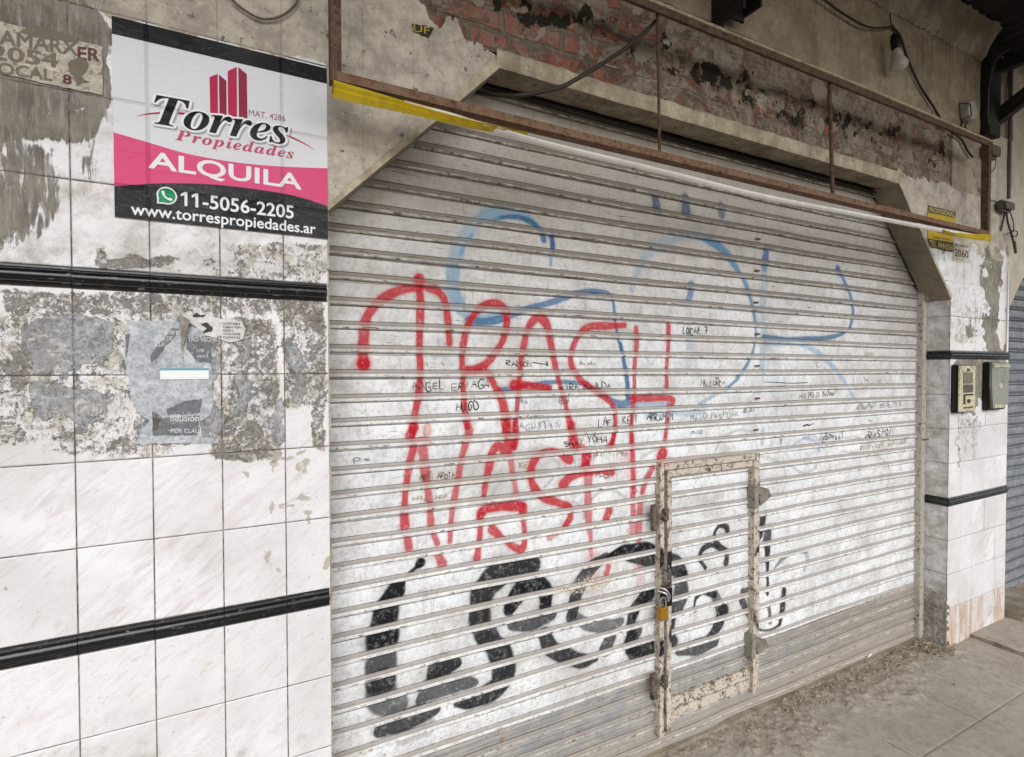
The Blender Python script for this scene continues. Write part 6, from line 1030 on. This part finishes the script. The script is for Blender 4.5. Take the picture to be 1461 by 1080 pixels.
MB().lathe(c0-d_*.01, d_, [(-.03, .004), (-.025, .016), (0, .02), (.045, .0205), (.05, .017)], 18).build('socket', M['bakelite'], lb, smooth=True)
cb = c0+d_*.035; MB().lathe(cb, d_, [(0, .014), (.012, .018), (.022, .022), (.034, .026), (.042, .024), (.052, .028), (.066, .036), (.082, .041), (.098, .038), (.108, .024), (.112, .004)], 24).build('bulb_glass', M['bulb'], lb, smooth=True)
MB().tube(catmull([P(1270, 20, -.01), P(1271, 33, -.03), tuple(c0-d_*.03)], 6), .003, 6).build('flex', M['cable'], lb, smooth=True)
# round white fitting
cw = P(1381, 163, -.02); rl = empty('round_fitting', (cw[0], 0, cw[2]-.08), 'round whitish wall fitting with a wire cage at the right end of the upper wall', 'light fitting')
MB().lathe((cw[0]-.03, .0, cw[2]), (0, -1, 0), [(0, .058), (.045, .058), (.055, .052), (.06, .02)], 24).build('housing', M['whitebox'], rl, smooth=True)
MB().lathe((cw[0]+.02, .0, cw[2]), (0, -1, 0), [(0, .04), (.03, .04), (.036, .03)], 20).build('back_box', M['whitebox'], rl, smooth=True)
q = [P(a, b, -.07) for a, b in [(1370, 168), (1369, 148), (1384, 149), (1386, 166), (1372, 172), (1370, 168)]]; MB().tube(q, .003, 6).build('wire_cage', M['darksteel'], rl)
MB().tube(catmull([P(a, b, -.03) for a, b in [(1373, 172), (1371, 182), (1374, 190)]], 5), .005, 6).tube(catmull([P(a, b, -.03) for a, b in [(1380, 174), (1377, 184), (1384, 194)]], 5), .005, 6).build('cable_loop', M['cable'], rl)
def jbox(px0, px1, py0, py1, label, extra, dep=.05, mat=None):
    a, b = P(px0, py0, -dep), P(px1, py1, -dep); e = empty('junction_box', ((a[0]+b[0])/2, 0, b[2]), label, 'junction box', 'junction boxes on the pale wall')
    MB().box(a[0], b[0], -dep, .0, b[2], a[2], .014).build('box_body', mat or M['greybox'], e, smooth=True); MB().box(a[0]+.01, b[0]-.01, -dep-.006, -dep-.0005, b[2]+.012, a[2]-.012, .006).build('box_lid', M['greybox'], e, smooth=True)
    for pts, r in extra: MB().tube(catmull([P(x, y, yy) for x, y, yy in pts], 5), r, 6).build('wire', M['cable'], e, smooth=True)
jbox(1413.5, 1427, 203, 228, 'upper dark junction box with a looped wire beside the frame end', [([(1416, 204, -.03), (1413, 195, -.02), (1408, 190, -.02)], .005), ([(1421, 228, -.03), (1420, 238, -.02), (1415, 246, -.01), (1409, 249, -.01)], .0022)])
jbox(1433, 1447, 284, 304, 'lower junction box with tangled wires hanging under the conduit', [([(1436, 303, -.03), (1438, 318, -.03), (1444, 338, -.035), (1448, 358, -.04)], .006), ([(1441, 303, -.03), (1445, 315, -.03), (1446, 330, -.03), (1436, 334, -.02)], .003), ([(1434, 303, -.02), (1431, 316, -.01), (1428, 330, -.01)], .005), ([(1444, 330, -.04), (1451, 331, -.04), (1450, 338, -.04), (1443, 336, -.03)], .003), ([(1447, 345, -.04), (1449, 362, -.04)], .008)])
a, b = P(1437.5, 100, -.012), P(1439, 284, -.012); o = MB().tube([(b[0], -.014, 3.5), (b[0], -.012, b[2])], .011, 10).build('conduit', M['greybox'], None, (b[0], -.012, b[2]), True); tag(o, 'straight grey vertical conduit entering the lower junction box', 'conduit')
a = P(1439, 345, -.006); o = MB().tube([(a[0], -.006, 2.30), (a[0]-.01, -.006, 1.72)], .003, 6).build('thin_pipe', M['lightwall'], None, (a[0], -.006, 1.72), True); tag(o, 'thin pale wire running down the far edge of the right pillar', 'wire')
# meters
def meter(px0, px1, py0, py1, label, kind):
    dep = .036; a, b = P(px0, py0, -dep), P(px1, py1, -dep); x0, x1, z1, z0 = a[0], b[0], a[2], b[2]
    e = empty('meter_box', ((x0+x1)/2, 0, z0), label, 'meter box', 'meter boxes on the right pillar')
    MB().box(x0, x1, -dep+.004, .0, z0, z1, .006).build('case', M['bakelite'], e, smooth=True)
    w = x1-x0; h = z1-z0
    if kind == 'cream':
        MB().box(x0+.006, x1-.006, -dep-.004, -dep+.003, z0+.006, z1-.006, .004).build('front_cover', M['metercream'], e, smooth=True)
        MB().box(x0+.05, x1-.045, -dep-.006, -dep-.0045, z0+h*.62, z0+h*.84, .001).build('meter_window', M['glassgrey'], e)
        MB().box(x0+.05, x1-.04, -dep-.0055, -dep-.0045, z0+h*.43, z0+h*.60, .001).build('label_plate', M['greybox'], e)
        MB().tube([(x0+.06, -dep-.008, z0+.05), (x0+.06, -dep-.008, z0+.105), (x1-.05, -dep-.008, z0+.105)], .005, 6).tube([(x0+.06, -dep-.008, z0+.03), (x1-.05, -dep-.008, z0+.032)], .004, 6).build('sealing_bar', M['rust'], e)
        MB().lathe(((x0+x1)/2+.01, -dep-.004, z0+.068), (0, -1, 0), [(0, .012), (.008, .011), (.012, .004)], 14).build('seal', M['rust'], e, smooth=True)
        MB().lathe(((x0+x1)/2, -dep-.004, z1-.03), (0, -1, 0), [(0, .010), (.006, .009), (.009, .003)], 14).build('cover_screw', M['rust'], e, smooth=True)
    else:
        mb = MB(); mb.prism([(x0+.008, z1-.004), (x1-.002, z1-.004), (x1-.002, z0+.03), (x1-.05, z0+.03), (x1-.05, z0+.012), (x0+.03, z0+.012), (x0+.008, z0+h*.52)], -dep-.010, -dep+.003); mb.build('front_cover', M['metergreen'], e)
        MB().box(x0+.014, x1-.008, -dep-.018, -dep-.0101, z1-.035, z1-.016, .003).build('top_ridge', M['metercream'], e, smooth=True)
        MB().lathe(((x0+x1)/2+.005, -dep-.010, (z0+z1)/2), (0, -1, 0), [(0, .022), (.004, .020), (.007, .006)], 16).build('window_glint', M['whitebox'], e, smooth=True)
        MB().box(x0+.04, x1-.06, -dep-.012, -dep-.0101, z0+.014, z0+.034, .001).build('label_plate', M['metercream'], e)
meter(1367, 1391, 521, 587, 'yellowed electricity meter box with its cover plate rusted, nearer the shutter', 'cream')
meter(1412, 1436, 517, 583, 'grey green electricity meter box at the far edge of the right pillar', 'green')
# ------------------------------------------------------------------ CANOPY, brackets
CZ = 3.60; xs = np.arange(-4, 12, .0125); V = []; CY = -2.25
for x in xs:
    z = CZ+.012*math.sin(x*2*math.pi/.1)
    V += [(x, .2, z), (x, CY, z+.14)]
n = len(xs); o = mesh_obj('canopy_roof', V, np.array([(2*i, 2*i+1, 2*i+3, 2*i+2) for i in range(n-1)]), M['roof'], None, smooth=True); tag(o, 'dark corrugated metal canopy roof over the pavement', 'roof')
for k, y in enumerate((-.55, -1.3, -2.0)):
    o = MB().box(-4, 12, y-.03, y+.03, CZ-.10-.055*y*-1*0+abs(y)*.055, CZ-.02+abs(y)*.055-.0, .003).build('roof_purlin', M['darksteel'], None, (4, y, CZ)); tag(o, ['dark steel purlin under the canopy nearest the wall', 'middle dark steel purlin under the canopy', 'outermost dark steel purlin under the canopy'][k], 'beam', 'purlins under the canopy')
a, b = P(1027, 0, -.05), P(1062, 36, -.05)
cb_ = empty('canopy_bracket', (a[0]+.06, 0, 3.05), 'dark folded steel bracket hanging over the top rail of the rusty frame', 'bracket')
MB().box(a[0], a[0]+.012, -.16, .0, P(1030, 36, -.05)[2], 3.6).box(a[0]+.013, b[0], -.05, -.04, P(1062, 33, -.05)[2], 3.6).box(b[0]-.008, b[0]+.004, -.13, -.051, P(1062, 26, -.05)[2], 3.6).build('channel', M['darksteel'], cb_)
MB().box(a[0]+.02, a[0]+.05, -.03, .0, P(1030, 48, -.02)[2], 3.25).build('fixing_lug', M['darksteel'], cb_)
x0, x1 = P(1398, 150, 0)[0], P(1428, 150, -.05)[0]
cr_ = empty('canopy_bracket', (x0+.1, 0, 3.05), 'black steel post with a sloping strut where the upper wall ends', 'bracket')
MB().box(x0, x1, -.05, .05, P(1410, 190, -.05)[2], 3.62, .002).build('post', M['darksteel'], cr_)
p, q = P(1426, 170, -.05), None
MB().box(x1-.03, x1+.02, -2.2, -.05, 3.40, 3.47, .002).build('arm', M['darksteel'], cr_)
s0 = np.array([x1, -.05, P(1428, 166, -.05)[2]]); 
mb = MB(); d1 = np.array([0, -.62, .36]); 
V = [(x1-.02, -.04, s0[2]-.045), (x1+.03, -.04, s0[2]-.045), (x1+.03, -.04, s0[2]+.045), (x1-.02, -.04, s0[2]+.045)]; V += [(a_[0], a_[1]+d1[1], a_[2]+d1[2]) for a_ in V]
mb.add(V, [(0, 1, 2, 3), (4, 7, 6, 5), (0, 4, 5, 1), (1, 5, 6, 2), (2, 6, 7, 3), (3, 7, 4, 0)]); mb.build('strut', M['darksteel'], cr_)
cable('loose_wire', [(1411, 178), (1410, 150), (1413, 115), (1422, 85), (1440, 70)], -.09, .0035, M['cable_brown'], 'thin grey wire curving up the black steel post')
# ------------------------------------------------------------------ NEXT SHOP
nw = empty('neighbour_wall', (6, 0, 0), 'pale wall and corbel over the blue grey shutter of the next shop', 'wall')
quad_surface('wall_face', [(XE+.01, 2.62), (9.5, 2.62), (9.5, 3.8), (XE+.01, 3.8)], 160, 40, M['lightwall'], nw, None, .004, 0.0)
quad_surface('corbel', [(XE+.002, 2.02), (XE+.002, 2.02), (5.05, 2.62), (XE+.002, 2.62)], 50, 50, M['lightwall'], nw, None, .003, 0.0)
mb = MB(); slab(mb, (XE, 2.02), (5.05, 2.62), .0, .14, 30); mb.build('corbel_soffit', M['conc_dk'], nw, fixn=False)
MB().box(XE+.012, 9.5, .02, .5, 2.63, 3.9).build('wall_core', M['conc_dk'], nw); MB().box(8.0, 9.5, .0, .5, 0, 2.62).build('end_pillar', M['lightwall'], nw)
ns = empty('roller_shutter', (6.2, SY, .05), 'dull blue grey roller shutter of the next shop at the right edge', 'roller shutter')
shutter_mesh('slat_curtain', XE, 8.0, .10, 2.7, np.linspace(XE, 8.0, 260), M['shutter_blue'], ns, None)
# the street front goes on past the frame so the canopy has neighbours
o = MB().box(-4.2, -1.9, 0, .5, 0, 3.8).build('neighbour_facade', M['lightwall'], None, (-3, 0, 0)); tag(o, 'plain pale wall continuing left of the tiled pillar', 'wall')
# ------------------------------------------------------------------ GROUND
def ground_mat():
    t = NT('dusty_pavement', .92, .15); s = t.sep(t.pos)
    c = t.mix(t.ss(t.noise(2.2, 7, .65), .35, .65), lin('#B8AFA2'), lin('#A69C8F')); c = t.mix(t.ss(t.noise(28, 8, .75), .46, .66, 0, .5), c, lin('#857C72')); c = t.mix(t.ss(t.noise(6, 8, .75, dist=1.0), .54, .58, 0, .35), c, lin('#B5AEA4')); c = t.mix(t.ss(t.noise(260, 2, .5), .60, .72, 0, .35), c, lin('#6F665B'))
    d = t.attr('dirt'); dm = t.cov(d, t.noise(9, 8, .68), .10); c = t.mix(t.m('MULTIPLY', dm, .85), c, t.mix(t.ss(t.noise(45, 8, .8), .38, .62), lin('#8F8475'), lin('#B5AA9A')))
    ck = t.m('MULTIPLY', t.ss(t.vor(1.7, t.vm('ADD', t.pos, t.vm('MULTIPLY', t.noise(5, 6, .65, col=True), (.35, .35, .35))), 'DISTANCE_TO_EDGE'), 0, .004, .7, 0), t.ss(t.noise(1.6, 2, .5), .50, .56)); c = t.mix(ck, c, lin('#5A5147'))
    c = t.mix(t.ss(t.noise(85, 5, .75), .64, .67, 0, .6), c, lin('#6A6054'))
    c = t.mix(t.m('MULTIPLY', t.ss(t.attr('joint'), .2, .8), t.ss(t.noise(12, 4, .6), .35, .5, .35, .9)), c, lin('#6A5F53'))
    return t.fin(c, t.bump(t.m('ADD', t.m('MULTIPLY', t.noise(60, 7, .75), .6), t.m('MULTIPLY', t.noise(300, 3, .6), .35)), .7, .004))
M['ground'] = ground_mat()
J1 = G(1366.6, 1011.8)[0]; J2 = G(1395, 1026)[0]; JX = (J1+J2)/2; JA = (G(1318, 1078)[1]+G(1458, 988)[1])/2; JX2 = G(1260, 1054)[0]
EDG = 3.982
def ground_patch(name, x0, x1, y0, y1, nx, ny, z=0.0, parent=None):
    u, v = np.meshgrid(np.linspace(x0, x1, nx), np.linspace(y0, y1, ny)); X = u.ravel(); Y = v.ravel()
    n1 = np.array([mn.fractal(Vector((a*16, b*16, 0)), .9, 2.1, 6) for a, b in zip(X, Y)]); n2 = np.array([mn.noise(Vector((a*3, b*3, 4))) for a, b in zip(X, Y)])
    dirt = smooth01((Y+.17+n2*.14+n1*.05)/.20); far = np.clip((X-3.75)/.25, 0, 1); dirt = dirt*(1-.35*far)
    Z = z+dirt*(.005+.006*n1+.003*np.abs(n1))+.0012*n1
    jt = np.zeros(len(X))
    for jx in (JX, JX2, JX2-(JX-JX2), JX+(JX-JX2)): jt = np.maximum(jt, np.clip(1-np.abs(X-jx)/.004, 0, 1)*(Y < -.12)*(np.sin(Y*9+jx*5) > -.75))
    for jy in (JA, JA-.42): jt = np.maximum(jt, np.clip(1-np.abs(Y-jy)/.0042, 0, 1))
    Z = Z-.003*jt
    return mesh_obj(name, np.stack([X, Y, Z], 1), grid_faces(nx, ny), M['ground'], parent, attrs=dict(dirt=np.clip(dirt*.75+.12*(n2+.3), 0, 1), joint=jt), smooth=True)
o = ground_patch('pavement', .6, EDG, -.75, .22, 680, 200); tag(o, kind='structure')
def plain(name, x0, x1, y0, y1, z, mat):
    V = [(x0, y0, z), (x1, y0, z), (x1, y1, z), (x0, y1, z)]; o = mesh_obj(name, V, np.array([(0, 1, 2, 3)]), mat, None, attrs=dict(dirt=np.full(4, .2), joint=np.zeros(4))); return tag(o, kind='structure')
plain('pavement', -4.2, .6, -3.2, .3, -.001, M['ground']); plain('pavement', .6, EDG, -3.2, -.75, -.0012, M['ground'])
road = grime('asphalt_surface', (.05, .05, .05, 1), (.035, .034, .033, 1), 30, .5, .9)
plain('ground', -300, 300, -300, 300, -.16, grime('earth', lin('#8A7F70'), lin('#6A6055'), 2, .5, .9)); plain('road', -300, 300, -11, -3.3, -.13, road)
o = MB().box(-60, 60, -3.32, -3.2, -.13, .0, .01).build('kerb', M['conc'], None); tag(o, kind='structure')
plain('pavement', -60, -4.2, -3.2, .3, -.001, M['ground']); plain('pavement', 9.5, 60, -3.2, .3, -.001, M['ground'])
# slightly raised paving beyond the pillar
nx_, ny_ = 260, 160; u, v = np.meshgrid(np.linspace(EDG, 9.5, nx_)**1.0, np.linspace(-3.2, .3, ny_)); X = u.ravel(); Y = v.ravel(); X = EDG+(X-EDG)**2/(9.5-EDG)*.7+(X-EDG)*.3
n1 = np.array([mn.fractal(Vector((a*9, b*9, 2)), .9, 2.1, 5) for a, b in zip(X, Y)]); edge = EDG+.006*np.sin(Y*40)+.004*np.sin(Y*93)
Xw = np.where(X < EDG+.001, edge, X); o = mesh_obj('pavement', np.stack([Xw, Y, .022+.003*n1-.022*(X < EDG+.0005)*0], 1), grid_faces(nx_, ny_), M['ground'], None, smooth=True, attrs=dict(dirt=np.clip(.45+.3*n1, 0, 1), joint=np.clip(1-np.abs((Y+.16) % .4-.0)/.006, 0, 1))); tag(o, kind='structure')
V = []; ys_ = np.linspace(-3.2, .02, 160)
for y in ys_: e = EDG+.006*math.sin(y*40)+.004*math.sin(y*93); V += [(e, y, -.002), (e, y, .0225)]
o = mesh_obj('paving_edge', V, np.array([(2*i, 2*i+1, 2*i+3, 2*i+2) for i in range(159)]), M['conc_dk'], None); tag(o, kind='structure')
o = MB().box(XE+.03, 8.0, -.09, .3, .02, .062, .006).build('door_step', M['conc'], None, (5, 0, .02)); tag(o, 'low concrete step under the blue grey shutter of the next shop', 'step')
# sill under the shutter
o = MB().box(.26, 3.70, SY-.035, .32, -.02, .014, .004).build('sill', M['conc'], None, (2, SY, 0)); tag(o, 'low worn concrete sill under the white shutter', 'sill')
# ------------------------------------------------------------------ loose dirt
def clods(n, fn, smin, smax, name, mat, label, cat):
    V = []; F_ = []; ico = [(0, 0, 1), (.894, 0, .447), (.276, .851, .447), (-.724, .526, .447), (-.724, -.526, .447), (.276, -.851, .447), (.724, .526, -.447), (-.276, .851, -.447), (-.894, 0, -.447), (-.276, -.851, -.447), (.724, -.526, -.447), (0, 0, -1)]
    fc = [(0, 1, 2), (0, 2, 3), (0, 3, 4), (0, 4, 5), (0, 5, 1), (1, 6, 2), (2, 7, 3), (3, 8, 4), (4, 9, 5), (5, 10, 1), (6, 7, 2), (7, 8, 3), (8, 9, 4), (9, 10, 5), (10, 6, 1), (11, 7, 6), (11, 8, 7), (11, 9, 8), (11, 10, 9), (11, 6, 10)]
    for i in range(n):
        x, y, z = fn(); s_ = smin+(smax-smin)*random.random()**3; b = len(V); an = random.uniform(0, 6.28); ca, sa = math.cos(an), math.sin(an); fx, fy_, fz = random.uniform(.6, 1.3), random.uniform(.5, 1.1), random.uniform(.35, .8)
        for p in ico:
            k = random.uniform(.75, 1.2); a_, b_, c_ = p[0]*fx*k, p[1]*fy_*k, p[2]*fz*k; V.append((x+s_*(a_*ca-b_*sa), y+s_*(a_*sa+b_*ca), z+s_*c_*.9+s_*.25))
        F_ += [tuple(q+b for q in f) for f in fc]
    o = mesh_obj(name, V, np.array(F_), mat, None); tag(o, label, cat, kind='stuff'); return o
dirtm = paper_mat('dry_dirt', lin('#B8AD9E'), lin('#9D9283'), 40)
def f1():
    x = random.uniform(.9, 3.72); y = .11-abs(random.gauss(0, .095)); return x, y, .008
clods(2800, f1, .0006, .0055, 'dirt_clods', dirtm, 'loose dry dirt and grit heaped along the foot of the shutter', 'dirt')
def f2(): return random.uniform(.9, 4.4), random.uniform(-.9, .0), .0
clods(1500, f2, .0006, .0038, 'grit', dirtm, 'scattered grit on the pavement', 'dirt')
# dry leaves and twigs near the corner
lm = paper_mat('dry_leaf', lin('#B5A68F'), lin('#857560'), 60); V = []; F_ = []
for i in range(300):
    k = random.random()
    if k < .7: x = random.uniform(2.3, 3.66); y = random.uniform(.02, .115)
    else: x = random.gauss(3.60, .06); y = random.uniform(-.05, .11)
    z = random.uniform(.008, .022); L = random.uniform(.012, .04); w = L*random.uniform(.12, .4); an = random.uniform(0, 6.28); c_, s_ = math.cos(an), math.sin(an); b = len(V); cu = random.uniform(0, .012)
    for a_, w_, h in ((-1, 0, 0), (-.3, 1, cu), (.4, .8, cu), (1, 0, cu*.3), (.4, -.8, cu*.6), (-.3, -1, cu*.4)): V.append((x+c_*a_*L/2-s_*w_*w/2, y+s_*a_*L/2+c_*w_*w/2, z+h))
    F_.append(tuple(range(b, b+6)))
o = mesh_obj('leaf_litter', V, F_, lm, None); tag(o, 'dry leaves and twigs blown into the foot of the shutter', 'leaf litter', kind='stuff')
mb = MB()
for i in range(46):
    x = random.gauss(3.56, .10) if i < 30 else random.uniform(2.6, 3.6); x = min(x, 3.66); y = random.uniform(-.06, .10); L = random.uniform(.04, .13); an = random.uniform(-.6, .9); mb.tube([(x-L/2*math.cos(an), y-L/2*math.sin(an), .014), (x, y, .022+random.uniform(0, .012)), (x+L/2*math.cos(an), y+L/2*math.sin(an)*.6, .016)], .0013, 5)
o = mb.build('twigs', lm, None); tag(o, 'thin dry stalks lying at the inner corner of the right pillar', 'twigs', kind='stuff')
for i, (px, py, lb_) in enumerate([(1243, 941, 'small white scrap of litter against the foot of the shutter'), (1168, 882, None), (1201, 957, 'pale crumpled scrap by the shutter, further left than the white one')]):
    if lb_ is None: continue
    g = G(px, py, .01); mb = MB(); pts = [(0, 0), (.03, .004), (.036, .02), (.012, .03), (-.008, .016)]
    mb.V = [(g[0]+a_, g[1]+.02-b_*.3, .012+b_*.9+.004*math.sin(k*3)) for k, (a_, b_) in enumerate(pts)]; mb.F = [(0, 1, 2), (0, 2, 3), (0, 3, 4)]
    tag(mb.build('litter_scrap', M['banner_w'], None, (g[0], g[1], .01), fixn=False), lb_, 'litter', 'litter scraps by the shutter')
for i, (px, py, r) in enumerate([(1168, 1040, .010), (1363, 977, .008), (1023, 1032, .014)]):
    g = G(px, py); V, F_ = [], []; bm = bmesh.new(); bmesh.ops.create_icosphere(bm, subdivisions=2, radius=r)
    for v in bm.verts: v.co *= 1+.25*mn.noise(v.co*150+Vector((i, 0, 0))); v.co.z *= .6; v.co += Vector((g[0], g[1], r*.5))
    bm.verts.index_update(); V = [v.co[:] for v in bm.verts]; F_ = [[v.index for v in f.verts] for f in bm.faces]; bm.free()
    tag(mesh_obj('pebble', V, F_, M['conc'], None, (g[0], g[1], 0)), ['pebble lying on the bare pavement near the dirt heap', 'smallest pebble alone on the pavement before the right pillar', 'largest pebble in the dirt beside the small door'][i], 'pebble', 'pebbles on the pavement')
# ------------------------------------------------------------------ LIGHT, SKY, CAMERA
EL, AZ = math.radians(29), math.radians(-22)              # sun over the street, behind the camera
w = bpy.data.worlds.new('World'); sc.world = w; w.use_nodes = True; nt = w.node_tree; bg = nt.nodes['Background']
sky = nt.nodes.new('ShaderNodeTexSky'); sky.sky_type = 'NISHITA'; sky.sun_disc = False; sky.sun_elevation = EL; sky.sun_rotation = math.pi+AZ; sky.air_density = 1.0; sky.dust_density = 1.0; sky.ozone_density = 1.0
hs = nt.nodes.new('ShaderNodeHueSaturation'); hs.inputs['Saturation'].default_value = .42; nt.links.new(sky.outputs[0], hs.inputs['Color']); nt.links.new(hs.outputs[0], bg.inputs[0]); bg.inputs[1].default_value = .15
sd = bpy.data.lights.new('sun', 'SUN'); sd.energy = 2.25; sd.angle = math.radians(40); sd.color = (1.0, .99, .975); so = bpy.data.objects.new('sun', sd); COL.objects.link(so)
dirv = Vector((-math.sin(AZ)*math.cos(EL)*-1*0+math.sin(AZ)*math.cos(EL), -math.cos(AZ)*math.cos(EL), math.sin(EL)))   # toward the sun
so.rotation_euler = dirv.to_track_quat('Z', 'Y').to_euler(); so.location = (0, -6, 8)
cd = bpy.data.cameras.new('camera'); co = bpy.data.objects.new('camera', cd); COL.objects.link(co); sc.camera = co
cd.sensor_fit = 'HORIZONTAL'; cd.sensor_width = 36; cd.lens = F_PX/1461*36; cd.clip_start = .02; cd.clip_end = 1000
from mathutils import Matrix
mt = Matrix(((_R[0], _U[0], -_F[0]), (_R[1], _U[1], -_F[1]), (_R[2], _U[2], -_F[2]))); co.matrix_world = Matrix.Translation(Vector(CAM))@mt.to_4x4()
sc.view_settings.view_transform = 'Standard'; sc.view_settings.look = 'None'; sc.view_settings.exposure = 0; sc.view_settings.gamma = 1
sc.render.engine = 'CYCLES'; sc.cycles.max_bounces = 5; sc.cycles.diffuse_bounces = 3; sc.cycles.glossy_bounces = 2; sc.cycles.transparent_max_bounces = 6; sc.cycles.use_adaptive_sampling = True; sc.cycles.adaptive_threshold = .02; sc.cycles.use_denoising = True
